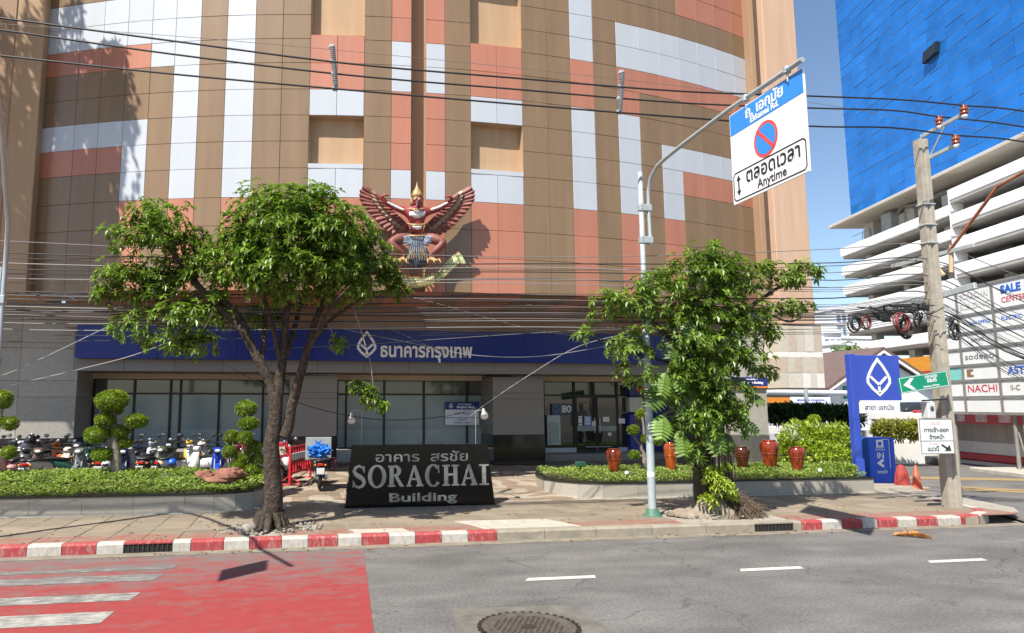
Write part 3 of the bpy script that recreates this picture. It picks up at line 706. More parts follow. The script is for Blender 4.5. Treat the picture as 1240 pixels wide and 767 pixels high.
# cash machine alcove
t = thing('cash_machine', 'dark blue cash machine beside the entrance behind the lamp post', 'cash machine', tuple(W(775,552,24.7)))
a, c = W(763,500,24.6).x, W(781,500,24.6).x; z0 = ZF; zz = lambda y: W(770,y,24.6).z
MB().bev(a, c, 24.6, 25.0, z0, zz(501), .03).build('body', M('machine_blue', (.02,.03,.28), .35), t)
MB().bev(a+.02, c-.02, 24.65, 25.0, zz(499.5), zz(481), .02).build('light_panel', M('machine_pale', (.55,.55,.5), .4, var=.1), t)
MB().bev(a, c, 24.55, 25.0, zz(480), zz(466), .02).build('header', M('machine_navy', (.02,.03,.16), .35), t)
b_ = MB(); b_.ball(((a+c)/2+.12, 24.55, zz(472)), (.2,.03,.1), 10, 6); b_.build('emblem', redp, t)
MB().bev(a+.12, c-.12, 24.57, 24.61, zz(516), zz(509), .01).build('screen', M('screen', (.03,.04,.05), .1), t)
MB().bev(a+.1, c-.1, 24.56, 24.6, zz(508), zz(506.8), .006).build('trim', M('orange_edge_m', (.75,.22,.03)), t)

# ================================================================ PLANTERS AND PLANTS
leaf_m = M('tree_leaf', (.125,.195,.030), .36, var=.3, scale=1.3, islands=.6, trans=.30, spec=.45)
leaf_l = M('light_tree_leaf', (.165,.235,.05), .4, var=.28, scale=1.5, islands=.45, trans=.36, spec=.45)
leaf_top = M('topiary_leaf', (.205,.275,.04), .5, var=.25, scale=5, islands=.4, trans=.25)
leaf_gc = M('ground_cover_leaf', (.22,.29,.065), .55, var=.3, scale=2.0, islands=.45, trans=.25)
leaf_hd = M('hedge_leaf', (.29,.36,.045), .5, var=.25, scale=2.5, islands=.4, trans=.3)
leaf_dk = M('dark_leaf', (.035,.07,.018), .5, var=.25, scale=2.5, islands=.4, trans=.15)
mons_m = M('split_leaf', (.095,.165,.02), .5, var=.25, scale=5, orand=.5, trans=.18, spec=.5)
bark = M('tree_bark', (.048,.035,.024), .95, var=.7, scale=11, bump=1.0, bscale=14)
bark_g = M('grey_bark', (.24,.20,.16), .85, var=.3, scale=9, bump=.5, bscale=30)
soil = M('soil', (.10,.07,.045), .95, var=.3, scale=8, bump=.4)
gran_w = M('planter_granite', (.34,.31,.26), .55, var=.16, scale=36, bump=.05, orand=.06, detail=3)
cap_m = M('planter_cap', (.02,.022,.018), .35, var=.3, scale=20, spec=.3)

def planter(label, path, ztop, soil_poly):
    c = V((sum(p[0] for p in path)/len(path), path[0][1], PV)); t = thing('planter', label, 'planter', c)
    pts = [V((p[0], p[1], 0)) for p in path]; seg = []
    for a, b_ in zip(pts, pts[1:]):
        L_ = (b_-a).length; k = max(1, round(L_/1.0)) if L_ > 1.3 else 1
        for i in range(k): seg.append((a.lerp(b_, i/k), a.lerp(b_, (i+1)/k)))
    for a, b_ in seg:
        d = (b_-a).normalized(); nn = V((-d.y, d.x, 0)); e = d*.003
        q = [a+e, b_-e, b_-e+nn*.14, a+e+nn*.14]; MB().prism([(p.x,p.y) for p in q], PV-.03, ztop-.05).build('cladding_panel', gran_w, t)
        q = [a-nn*.02, b_-nn*.02, b_+nn*.17, a+nn*.17]; MB().prism([(p.x,p.y) for p in q], ztop-.048, ztop).build('cap_stone', cap_m, t)
        MB().prism([((a-nn*.05).x,(a-nn*.05).y),((b_-nn*.05).x,(b_-nn*.05).y),(b_.x,b_.y),(a.x,a.y)], PV-.02, PV+.025).build('footing', M('pale_concrete', (.58,.54,.47)), t)
    MB().add([(x,y,ztop-.06) for x,y in soil_poly], [tuple(range(len(soil_poly)))]).build('soil', soil, t)
    return t
PZ = .60
lp = [(-14,16.52),(-2.6,16.42),(-2.0,16.47),(-1.55,16.62),(-1.2,16.88),(-1.02,17.3),(-1.0,17.9),(-1.15,18.5),(-1.6,19.0),(-2.4,19.25),(-14,19.3)]
planter('long grey granite planter with rounded end holding ground cover in front of the parked motorcycles', lp, PZ, lp)
rp = [(6.6,20.3),(6.3,19.4),(6.2,18.4),(6.42,17.75),(6.75,17.35),(7.3,17.1),(8.2,17.05),(14.95,17.05),(14.95,19.6)]
planter('granite planter with black cap holding red jars beside the vine covered tree', rp, .585, rp)

def cover(name, label, poly_test, x0, x1, y0, y1, hf, n, L, m, seed, cat='ground cover', two=1.):
    random.seed(seed); mb = MB(); k = 0
    while k < n:
        x, y = random.uniform(x0, x1), random.uniform(y0, y1)
        if not poly_test(x, y): continue
        z = hf(x, y); q = noise.noise(V((x*2.2, y*2.2, seed)))
        z += q*.06 + random.uniform(-.07, .03); k += 1
        a = random.uniform(0, 2*PI); d = V((math.cos(a), math.sin(a)-.25, random.uniform(-.1,.8))).normalized()
        mb.leaf(V((x,y,z)), d, UPZ, L*random.uniform(.7,1.3), L*.55)
    o = mb.build(name, m, origin=((x0+x1)/2, (y0+y1)/2, PZ)); o['kind'] = 'stuff'; o['label'] = label; o['category'] = cat; return o
def inpoly(poly):
    def f(x, y):
        c = False; j = len(poly)-1
        for i in range(len(poly)):
            xi, yi = poly[i]; xj, yj = poly[j]
            if (yi > y) != (yj > y) and x < (xj-xi)*(y-yi)/(yj-yi)+xi: c = not c
            j = i
        return c
    return f
ipl, ipr = inpoly(lp), inpoly(rp)
def hl(x, y): return PZ + .05 + .30*max(0, min(1, (y-16.55)/1.3))*(1 - .55*max(0, min(1, (x+2.9)/1.5)))
cover('ground_cover', 'low light green leafy ground cover filling the left planter', lambda x,y: ipl(x,y) and y > 16.52 and y < 18.6, -8.5, -1.0, 16.5, 18.7, hl, 16000, .085, leaf_gc, 4)
def hr(x, y): return PZ + .04 + .10*max(0, min(1, (y-17.1)/1.0))
cover('ground_cover', 'green ground cover filling the right planter around the red jars', lambda x,y: ipr(x,y) and y > 17.12, 6.2, 14.9, 17.1, 19.6, hr, 14000, .08, leaf_gc, 9)

def whorl(mb, p, ax, L, k=7, dr=.0):
    ax = ax.normalized(); u = ax.orthogonal().normalized(); v = ax.cross(u); a0 = random.uniform(0, 6.3)
    for i in range(k):
        a = a0 + 2*PI*i/k + random.uniform(-.2,.2); rd_ = u*math.cos(a) + v*math.sin(a)
        d = (rd_ + ax*random.uniform(-.1,.5) + V((0,0,-random.uniform(.05,.65)+dr))).normalized()
        mb.leaf(p, d, UPZ if abs(d.z) < .95 else ax, L*random.uniform(.75,1.2), L*.40, .16)
def crown(mb, ells, dens, L, seed, k=7, shell=.45):
    random.seed(seed)
    for c, r in ells:
        c = V(c); n = int(dens * (r[0]*r[1] + r[1]*r[2] + r[0]*r[2]))
        for _ in range(n):
            d = V((random.gauss(0,1), random.gauss(0,1), random.gauss(0,1))).normalized()
            if d.z < -.55 and random.random() < .6: continue
            t = random.random()**shell
            lump = 1 + .42*noise.noise(d*2.0 + c) + .22*noise.noise(d*4.5 + c)
            p = c + V((d.x*r[0], d.y*r[1], d.z*r[2])) * t * lump
            if noise.noise(p*1.9) < -.20: continue
            whorl(mb, p, d*.8 + UPZ*.5, L*random.uniform(.7,1.15), k, .25*max(0, d.z))
def limbs(mb, chains, n=9, wob=.03):
    for pts, r0, r1 in chains:
        P = [V(p) for p in pts]; fine = []; rs = []
        for i in range(len(P)-1):
            p0 = P[max(0,i-1)]; p1 = P[i]; p2 = P[i+1]; p3 = P[min(len(P)-1, i+2)]
            for j in range(5):
                t = j/5; fine.append(.5*((2*p1) + (p2-p0)*t + (2*p0-5*p1+4*p2-p3)*t*t + (3*p1-p0-3*p2+p3)*t**3))
        fine.append(P[-1]); k = len(fine)
        fine = [p + V((noise.noise(p*3), noise.noise(p*3+V((9,9,9))), 0))*wob for p in fine]
        rs = [r0 + (r1-r0)*(i/(k-1))**.8 for i in range(k)]
        mb.tube(fine, rs, n)

# ---- left street tree
TL = V((-.66,14.2,PV)); w_ = lambda x, y, Y=14.2: W(x, y, Y)
tl = thing('street_tree', 'broad crowned street tree with forked dark trunk at the kerb left of the black sign', 'tree', TL)
tb = MB(); random.seed(2)
fork = w_(333,505); f2 = w_(350,470,14.3)
limbs(tb, [([TL+V((0,0,-.1)), TL+V((0,0,.05)), w_(331,600), w_(329,550), fork, w_(336,478)], .235, .115),
  ([fork, w_(330,470), w_(313,436), w_(290,395), w_(262,370), w_(235,340), w_(205,300), w_(190,285)], .125, .04),
  ([w_(300,412), w_(290,385), w_(255,358), w_(205,368), w_(172,345), w_(150,325)], .085, .03),
  ([w_(344,530), w_(352,500,14.25), w_(360,466,14.3), w_(372,425,14.4), w_(383,385,14.4), w_(400,345,14.4), w_(425,315,14.3)], .13, .04),
  ([w_(336,480), w_(341,440), w_(345,400), w_(350,360,14.1), w_(352,310,14.0)], .12, .04),
  ([w_(341,450), w_(333,410,14.1), w_(322,370,14.0), w_(315,335,13.9)], .06, .03),
  ([w_(316,440), w_(319,410,14.4), w_(320,370,14.6), w_(318,335,14.8)], .055, .03),
  ([w_(357,480), w_(366,440,14.0), w_(384,405,13.8), w_(403,370,13.6), w_(425,345,13.5)], .07, .025),
  ([w_(347,430), w_(358,390,14.6), w_(370,350,14.9), w_(385,315,15.1)], .07, .03),
  ([w_(376,415,14.4), w_(405,385,14.3), w_(440,360,14.2), w_(470,352,14.2)], .05, .02),
  ([w_(262,370), w_(250,395,14.0), w_(230,420,13.9), w_(215,430,13.9)], .045, .02)])
for _ in range(26):
    a = random.uniform(0, 2*PI); tb.tube([TL+V((math.cos(a)*.2, math.sin(a)*.2, .3)), TL+V((math.cos(a)*.33, math.sin(a)*.33, .04)), TL+V((math.cos(a)*.6, math.sin(a)*.55, -.03))], [.08,.06,.02], 6)
tb.build('trunk', bark, tl)
px = 14.2/859*1.03
cl = MB()
def el(x, y, rx, ry, Y, rd_=None): c = W(x, y, Y); k = Y/859*1.03; return (c, (rx*k, (rd_ or max(rx,ry)*.9)*k, ry*k))
crown(cl, [el(365,285,80,48,14.2,100), el(340,262,55,36,14.1,70), el(405,285,52,40,13.9,70), el(300,300,34,40,13.8), el(440,318,38,30,13.9), el(350,325,62,30,13.5,50), el(395,330,50,28,13.6), el(462,335,24,22,14.0), el(300,335,36,26,13.9), el(335,350,40,20,13.7), el(420,350,40,20,13.8), el(285,290,26,34,14.0), el(385,245,40,20,14.2), el(330,318,60,30,14.9,40), el(410,320,60,30,14.9,40)], 235, .150, 31)
crown(cl, [el(195,262,40,28,14.2), el(180,292,52,22,14.2), el(250,320,32,26,14.2), el(150,335,36,22,14.1), el(190,345,40,26,14.3), el(222,385,48,26,14.0), el(170,395,34,22,14.1), el(238,418,26,18,13.9), el(160,283,32,15,14.3), el(265,360,22,20,14.2), el(140,358,28,14,14.1), el(215,330,40,22,14.4), el(200,415,30,16,14.0), el(255,385,22,20,14.4), el(230,290,28,18,14.3)], 190, .145, 32)
crown(cl, [el(448,480,10,14,13.8), el(462,492,9,10,13.8), el(405,415,15,12,14.1), el(480,352,16,12,14.0), el(432,468,10,7,13.8), el(320,385,30,16,14.9)], 330, .15, 33)
cl.build('crown', leaf_m, tl)
tg = MB(); tg.tube([W(397,392,14.3), W(402,402,14.2), W(405,414,14.1)], [.016,.012,.006], 5); tg.tube([W(468,353,14.2), W(480,353,14.05)], [.02,.01], 5); tg.tube([W(428,372,14), W(440,410,13.9), W(449,440,13.8), W(452,470,13.8)], [.014,.012,.01,.006], 5); tg.build('hanging_twig', bark_g, tl)
random.seed(8); rb = MB()
rb.ball(TL+V((.0,.1,-.10)), (.85,.6,.16), 14, 6, .25); o = rb.build('soil_mound', M('tree_pit_soil', (.30,.25,.19), .95, var=.3, scale=8, bump=.5, bscale=40), origin=TL); tag(stuff(o), 'dusty soil around the foot of the left street tree', 'soil')
rk = M('rubble', (.24,.215,.18), .9, var=.3, scale=6, islands=.3)
rb = MB()
for _ in range(160):
    a = random.uniform(0, 2*PI); r_ = random.uniform(.35, .95); s_ = random.uniform(.015,.045); rb.ball(TL+V((math.cos(a)*r_*1.05, math.sin(a)*r_*.75, .03)), (s_, s_*.8, s_*.6), 5, 3, .5)
o = rb.build('rubble', rk, origin=TL); tag(stuff(o), 'loose stones and rubble around the left tree foot', 'rubble')
for p_, s_, lab in ((W(303,632,14.0), .12, 'broken grey concrete lump left of the street tree foot'), (W(296,636,13.7), .09, 'smaller broken concrete lump nearest the kerb by the left tree')):
    o = MB().ball((p_.x,p_.y,PV+s_*.5), (s_*1.2,s_,s_*.8), 8, 5, .5).build('concrete_lump', rk, origin=(p_.x,p_.y,PV)); tag(o, lab, 'rock')

# ---- right tree, wrapped in climbing split-leaf plants
TR = V((8.72,14.35,PV))
tr = thing('street_tree', 'street tree on the right wrapped in climbing split leaf vines behind the lamp post', 'tree', TR)
tb = MB(); Yr = 14.35; w_ = lambda x, y, Y=Yr: W(x, y, Y)
limbs(tb, [([TR+V((-.02,0,-.1)), w_(853,600), w_(852,555), w_(850,500), w_(846,440), w_(842,390), w_(838,345)], .27, .08),
  ([w_(848,470), w_(825,425), w_(795,395), w_(765,375), w_(740,365)], .09, .03), ([w_(846,440), w_(875,405), w_(905,375), w_(940,350), w_(975,335)], .10, .02),
  ([w_(845,420), w_(860,370), w_(875,330), w_(890,315)], .07, .03), ([w_(847,450), w_(815,440), w_(775,430), w_(735,415), w_(715,408)], .05, .015), ([w_(905,375), w_(930,380), w_(955,390), w_(970,385)], .04, .012)])
tb.build('trunk', bark, tr)
cl = MB()
crown(cl, [el(845,335,62,34,14.3,70), el(800,352,45,32,14.2), el(890,345,44,36,14.3), el(862,318,36,22,14.2), el(840,385,70,40,14.3,60), el(900,395,45,40,14.2), el(860,440,52,40,14.2,50), el(870,480,46,34,14.2,45), el(835,470,34,30,14.0,30), el(850,515,34,26,14.0,28), el(880,520,30,24,14.1,28), el(828,510,22,26,14.1,24), el(858,545,24,16,14.0,22), el(842,440,40,30,13.9,30), el(865,500,36,30,13.9,28), el(845,550,22,18,14.0,22)], 155, .155, 41)
cl.build('crown', leaf_m, tr)
cl = MB()
crown(cl, [el(765,372,45,16,14.1), el(735,360,28,14,14.1), el(725,385,16,18,14.1), el(708,407,15,13,14.1), el(790,410,46,14,14.0), el(760,425,34,18,14.0), el(770,455,26,16,14.0), el(948,338,34,16,14.2), el(975,325,24,10,14.2), el(950,372,30,12,14.3), el(925,405,26,16,14.2), el(905,430,30,14,14.1), el(860,410,40,16,13.8), el(930,325,20,12,14.2), el(865,300,12,10,14.1), el(990,328,10,9,14.2), el(925,450,22,10,14.3)], 150, .17, 42, 6)
cl.build('pale_foliage', leaf_l, tr)
# hanging roots and shaggy mound at the foot
random.seed(12); mb = MB()
for _ in range(70):
    a = random.uniform(PI, 2*PI); r_ = random.uniform(.2,.36); z1 = random.uniform(.6,2.6); x, y = TR.x+math.cos(a)*r_, TR.y+math.sin(a)*r_
    mb.tube([(x,y,PV+z1), (x+random.uniform(-.06,.06), y-.03, PV+z1*.5), (x+random.uniform(-.1,.1), y-.05, PV)], [.012,.01,.006], 4)
mb.build('hanging_roots', M('root', (.13,.095,.07), .9, var=.3, scale=12), tr)
mb = MB(); mb.ball(TR+V((-.15,-.05,-.05)), (.80,.55,.30), 22, 9, .7); o = mb.build('soil_mound', M('mound_soil', (.24,.195,.145), .95, var=.35, scale=7, bump=.7, bscale=30), origin=TR); tag(stuff(o), 'raised mound of soil and rubble at the foot of the right tree', 'soil')
mb = MB()
for _ in range(1100):
    a = random.uniform(0, 2*PI); r_ = random.uniform(.1,.5); p_ = TR + V((.28+math.cos(a)*r_*1.15, math.sin(a)*r_-.15, random.uniform(.05,.58)*(1-r_*1.25)))
    d = V((random.uniform(-1,1), random.uniform(-1,.2), random.uniform(-1.5,.1)))*.24; mb.tube([p_, p_+d*.5+V((0,0,.03)), p_+d], [.008,.007,.004], 4)
o = mb.build('root_tangle', M('dry_root', (.13,.088,.058), .9, var=.3, scale=12, islands=.3), origin=TR); tag(stuff(o), 'tangle of dry brown roots around the right tree foot', 'roots')
mb = MB()
for _ in range(170):
    a = random.uniform(0, 2*PI); r_ = random.uniform(.4, 1.0); s_ = random.uniform(.015,.055); mb.ball(TR+V((math.cos(a)*r_*1.15-.1, math.sin(a)*r_*.7, .04)), (s_, s_*.8, s_*.6), 5, 3, .5)
o = mb.build('rubble', rk, origin=TR); tag(stuff(o), 'loose pale stones around the right tree foot', 'rubble')
# split leaves: each one a part of the climber
cv = thing('climbing_plant', 'climbing plant with big split leaves hanging on the right tree trunk', 'plant', TR+V((0,-.1,0)))
def split_leaf(L):
    mb = MB(); n = 8; wmax = L*.42; mb.tube([(0,0,0),(0,L*.5,.02*L),(0,L,-.1*L)], [.008,.006,.002], 4)
    for sg in (-1,1):
        for i in range(n):
            t0 = .03 + .9*i/n; t1 = t0 + .092; ws = wmax*math.sin(.45+2.5*t0)*(1.05)
            z0 = .02*L*math.sin(PI*t0) - .1*L*t0*t0; y0_, y1_ = L*t0, L*t1
            mb.add([(0,y0_,z0),(0,y1_,z0),(sg*ws*.6,y1_+L*.06,z0-.05*L),(sg*ws,y1_+L*.03,z0-.14*L),(sg*ws*.6,y0_+L*.045,z0-.05*L)], [(0,1,2,4),(4,2,3)] if sg > 0 else [(1,0,4,2),(2,4,3)])
    return mb
proto = split_leaf(.62).build('split_leaf', mons_m, cv, local=True); lmesh = proto.data; first = True
random.seed(17)
spots = [(806,465,.62,-.5,0),(800,480,.7,-.75,0),(815,460,.6,.3,0),(803,515,.62,-.35,0),(825,500,.6,.2,0),(824,535,.6,-.1,0),(856,515,.68,.25,0),(860,528,.7,.15,0),(835,400,.55,-.2,0),(850,415,.55,.1,0),(870,445,.6,.9,1),(885,470,.62,1.1,1),(880,500,.62,.8,1),(893,520,.55,1.0,1),(868,490,.6,.5,1),(832,455,.6,-.2,1),(840,480,.6,.3,1),(815,425,.55,-.5,0),(900,490,.5,1.2,1),(820,485,.55,-.4,1),(870,535,.5,.7,0),(890,445,.55,1.0,1),(878,415,.5,.8,1),(845,550,.4,-.3,0)]
for (x, y, L, tilt, dk) in spots:
    p_ = W(x, y-14, 13.95 + .25*dk + random.uniform(-.12,.12)); 
    o = proto if first else bpy.data.objects.new('split_leaf', lmesh)
    if not first: COL.objects.link(o); o.parent = cv
    first = False; o.location = p_ - wloc(cv); s_ = L/.62
    d = V((math.sin(tilt)*.9, -.45, -math.cos(tilt))).normalized(); up_ = V((0,-.7,.7)); xx = d.cross(up_).normalized(); zz_ = xx.cross(d)
    mm = Matrix((xx, d, zz_)).transposed(); o.rotation_euler = mm.to_euler(); o.scale = (s_,s_,s_)
mb = MB(); random.seed(19)
for (x, y, L, tilt, dk) in spots:
    p_ = W(x, y-14, 13.95+.25*dk); q_ = V((TR.x+random.uniform(-.15,.15), 14.2, p_.z+random.uniform(.1,.35))); mb.tube([q_, q_.lerp(p_,.5)+V((0,0,.08)), p_], [.012,.01,.008], 5)
mb.build('stems', M('vine_stem', (.12,.15,.05), .6, var=.2), cv)
mb = MB(); crown(mb, [el(856,545,20,10,14.0), el(868,565,16,14,13.9), el(875,590,18,14,13.85), el(862,580,12,16,13.9), el(858,605,12,8,13.9), el(885,600,10,8,13.85)], 330, .13, 44, 5); mb.build('low_foliage', leaf_hd, cv)

# ---- cloud pruned trees
def topiary(label, trunk, balls, Y, m=leaf_top, seed=1, name='topiary_tree'):
    base = V(trunk[0]); t = thing(name, label, 'topiary', base); random.seed(seed); tb = MB()
    limbs(tb, [(c, r0, r1) for c, r0, r1 in [trunk_ for trunk_ in trunk[1]]], 7, .01); tb.build('trunk', bark_g, t)
    for x, y, rx, ry in balls:
        c, r = el(x, y, rx*.74, ry*.70, Y + random.uniform(-.2,.2), rx*.74); mb = MB(); n = int(5200*(r[0]*r[1]+r[0]*r[2]+r[1]*r[2])) + 260; mb.ball(c, tuple(q*.86 for q in r), 12, 8, .1)
        for _ in range(n):
            d = V((random.gauss(0,1), random.gauss(0,1), random.gauss(0,1))).normalized(); lump = 1 + .14*noise.noise(d*3+c*2)
            p_ = c + V((d.x*r[0], d.y*r[1], d.z*r[2]))*random.uniform(.84,1)*lump
            d2 = (d + V((random.uniform(-.7,.7), random.uniform(-.7,.7), random.uniform(-.3,.7)))).normalized(); mb.leaf(p_, d2, UPZ if abs(d2.z) < .9 else V((1,0,0)), .062, .04)
        mb.build('foliage_ball', m, t)
    return t
Yt = 18.0
w_ = lambda x, y: W(x, y, Yt)
topiary('cloud pruned tree with eight leafy pads, tallest topiary in the left planter', (w_(140,580), [([w_(140,582), w_(141,555), w_(139,535), w_(138,515), w_(137,490)], .14, .07), ([w_(140,548), w_(132,540), w_(122,532)], .05,.03), ([w_(138,525), w_(150,518), w_(163,512)], .05,.03), ([w_(138,520), w_(130,512)], .05,.03), ([w_(140,560), w_(130,556), w_(123,552)], .04,.02)]),
  [(136,485,23,15),(128,509,14,9),(165,510,16,10),(117,527,16,12),(144,523,15,9),(150,537,10,7),(123,551,13,9),(136,497,14,7)], Yt, leaf_top, 51)
topiary('slim cloud pruned tree by the red rocks at the rounded planter end', (w_(293,582), [([w_(293,584), w_(294,560), w_(297,530), w_(299,500)], .06,.03), ([w_(284,580), w_(284,560), w_(282,535)], .035,.02), ([w_(294,560), w_(303,552), w_(309,544)], .03,.02)]),
  [(298,495,15,12),(301,513,15,9),(281,530,11,10),(297,530,10,9),(309,542,10,9),(278,547,10,9),(296,555,11,10),(312,556,8,8),(288,566,12,9),(304,570,14,9),(318,574,12,10)], Yt, leaf_top, 52)
topiary('cloud pruned tree cut by the left edge of the view', (w_(-14,580), [([w_(-14,582), w_(-10,555), w_(-4,530), w_(2,495)], .08,.04)]), [(3,484,13,13),(12,513,11,9),(-9,510,14,10),(11,548,9,8),(-20,530,16,12)], Yt, leaf_top, 53)
Yq = 18.6; w_ = lambda x, y: W(x, y, Yq)
topiary('small cloud pruned tree with twisted trunk half hidden behind the lamp post', (w_(779,566), [([w_(779,568), w_(780,552), w_(776,541), w_(780,528), w_(778,505)], .07,.03), ([w_(777,541), w_(770,532), w_(767,523)], .035,.02), ([w_(779,530), w_(788,536), w_(797,536)], .03,.02), ([w_(779,553), w_(772,552), w_(768,551)], .03,.02)]),
  [(777,502,9,8),(767,521,9,7),(781,531,6,6),(797,535,6,5),(768,551,8,6),(789,512,6,6)], Yq, leaf_top, 54)
random.seed(60)
def bush(name, label, boxes, n, L, m, cat='hedge', seed=1, trunk=None):
    random.seed(seed); c0 = boxes[0][0]; t = thing(name, label, cat, (c0[0], c0[1], trunk if trunk is not None else .5)); mb = MB(); sm = MB()
    vol = sum(r[0]*r[2] for c, r in boxes)
    for c, r in boxes:
        c = V(c)
        for _ in range(int(n*r[0]*r[2]/vol)):
            d = V((random.gauss(0,1), random.gauss(0,1), random.gauss(0,1))).normalized(); k = random.random()**.35*(1+.3*noise.noise(d*2.5+c))
            p_ = c + V((d.x*r[0], d.y*r[1], d.z*r[2]))*k
            if noise.noise(p_*2.3) < -.38: continue
            d2 = (d*.6 + V((random.uniform(-.8,.8), random.uniform(-.8,.8), random.uniform(-.4,.9)))).normalized(); mb.leaf(p_, d2, UPZ if abs(d2.z) < .9 else V((1,0,0)), L*random.uniform(.7,1.3), L*.5)
        for _ in range(3): sm.tube([(c.x+random.uniform(-.2,.2), c.y, c.z-r[2]-.2), (c.x+random.uniform(-.3,.3), c.y, c.z)], [.025,.012], 5)
    mb.build('foliage', m, t); sm.build('stems', bark_g, t); return t
def eb(x, y, rx, ry, Y, rd_=None): c, r = el(x, y, rx, ry, Y, rd_); return (c, r)
bush('hedge', 'bright yellow green leafy hedge behind the red jars in the right planter', [eb(965,530,24,20,20.0), eb(990,532,22,22,20.0), eb(1012,530,22,19,20.2), eb(1028,538,14,22,20.0), eb(985,548,40,14,19.7), eb(953,548,12,20,20.1), eb(1020,555,18,14,19.8)], 7500, .13, leaf_hd, 'hedge', 61)
topiary('small round clipped shrub standing above the bright hedge', (W(986,530,20.3), [([W(986,532,20.3), W(986,515,20.3)], .03,.02)]), [(986,508,9,7)], 20.3, leaf_hd, 55)
bush('hedge', 'dark green clipped hedge below the white house and its banner', [eb(960,500,26,10,30), eb(990,500,26,10,30), eb(1018,502,24,11,30), eb(940,502,18,11,30), eb(1035,505,10,14,30)], 6000, .22, leaf_dk, 'hedge', 62)
bush('hedge', 'yellowish spiky hedge above the white wall behind the blue entrance box', [eb(1070,521,14,11,25.5), eb(1087,521,14,11,25.5), eb(1104,521,14,11,25.4), eb(1118,522,10,11,25.4)], 3600, .20, M('dry_hedge_leaf', (.27,.27,.07), .6, var=.35, scale=2, islands=.4, trans=.3), 'hedge', 63)
bush('hedge', 'low leafy shrub strip at the foot of the bright hedge in the right planter', [eb(1005,567,22,6,18.4), eb(1022,568,16,6,18.0), eb(925,566,16,6,18.6)], 2600, .09, leaf_gc, 'shrub', 64)

# red rocks, and glazed jars
rock_m = M('red_rock', (.24,.10,.07), .9, var=.3, scale=4, bump=.6, bscale=14)
for x, y, rx, ry, lab in ((249,576,9,6,'small dark red rock left of the larger one in the left planter'), (272,579,20,9,'larger flat red rock among the ground cover near the slim topiary'), (286,572,7,5,'small red rock behind the larger red rock by the slim topiary')):
    c, r = el(x, y, rx, ry, 17.35); o = MB().ball(c, (r[0], r[0]*.7, r[2]), 14, 9, .75, False, 1.7).build('rock', rock_m, origin=(c.x,c.y,c.z-r[2])); tag(o, lab, 'rock', 'red rocks in the left planter')
def jar(label, x, y0, y1, hw, Y, m):
    top, bot = W(x, y0, Y), W(x, y1, Y); h = top.z - bot.z; k = Y/859*1.03; r = hw*k; t = thing('jar', label, 'jar', bot, 'glazed jars in the right planter')
    pr = [(.0,0),(.56,0),(.60,.02),(.64,.10),(.74,.3),(.87,.5),(.97,.68),(1.0,.78),(.97,.87),(.86,.93),(.68,.955),(.66,.965),(.74,.985),(.74,1.0),(.60,1.0),(.56,.95)]
    b_ = MB(); b_.lathe([(a*r, z*h) for a, z in pr[:10]], bot, 26); b_.build('body', m, t)
    b_ = MB(); b_.lathe([(a*r, z*h) for a, z in pr[9:]], bot, 26); b_.build('rim', m, t)
    b_ = MB(); b_.lathe([(.905*r,.52*h),(.935*r,.53*h),(.945*r,.55*h),(.92*r,.555*h)], bot, 26); b_.build('ridge', m, t)
    MB().disc((bot.x,bot.y), .62*r, bot.z+h*.93, bot.z+h*.94).build('inside', drain_m, t)
drain_m = M('drain_dark', (.012,.011,.01))
def glaze(nm, c1, c2):
    m = M(nm, c1, .16, var=.1, scale=3, spec=.6, coat=.5); t = m.node_tree; N = t.nodes; L = t.links; b = N['Principled BSDF']; src = b.inputs['Base Color'].links[0].from_socket
    geo = N.new('ShaderNodeNewGeometry'); mp = N.new('ShaderNodeMapping'); mp.inputs['Scale'].default_value = (7,7,1.2); L.new(geo.outputs['Position'], mp.inputs[0])
    nz = N.new('ShaderNodeTexNoise'); nz.inputs['Scale'].default_value = 1.6; nz.inputs['Detail'].default_value = 5; L.new(mp.outputs[0], nz.inputs['Vector'])
    rp = N.new('ShaderNodeMapRange'); rp.inputs[1].default_value = .48; rp.inputs[2].default_value = .62; L.new(nz.outputs[0], rp.inputs[0])
    mx = N.new('ShaderNodeMix'); mx.data_type = 'RGBA'; L.new(rp.outputs[0], mx.inputs[0]); L.new(src, mx.inputs[6]); mx.inputs[7].default_value = (*c2, 1); L.new(mx.outputs[2], b.inputs['Base Color']); return m
jm = glaze('red_glaze', (.25,.034,.010), (.09,.013,.007)); jd = glaze('brown_glaze', (.085,.016,.008), (.03,.008,.006)); jo = glaze('orange_glaze', (.36,.07,.014), (.2,.035,.01))
jar('red brown glazed jar alone at the left of the right planter, nearest the entrance', 744, 543.5, 571, 9.5, 18.2, jm)
jar('orange red jar standing behind the climbing plant leaves', 813, 536, 571, 8.5, 18.4, jo)
jar('dark brown glazed jar, shaded one right of the tree trunk', 899, 541, 567, 10, 18.7, jd)
jar('tall red brown jar, biggest of the three right of the tree', 933, 533, 569, 11.5, 18.4, jm)
jar('red brown jar with dark streaks in front of the bright hedge', 966, 541, 570, 10.2, 18.0, jm)
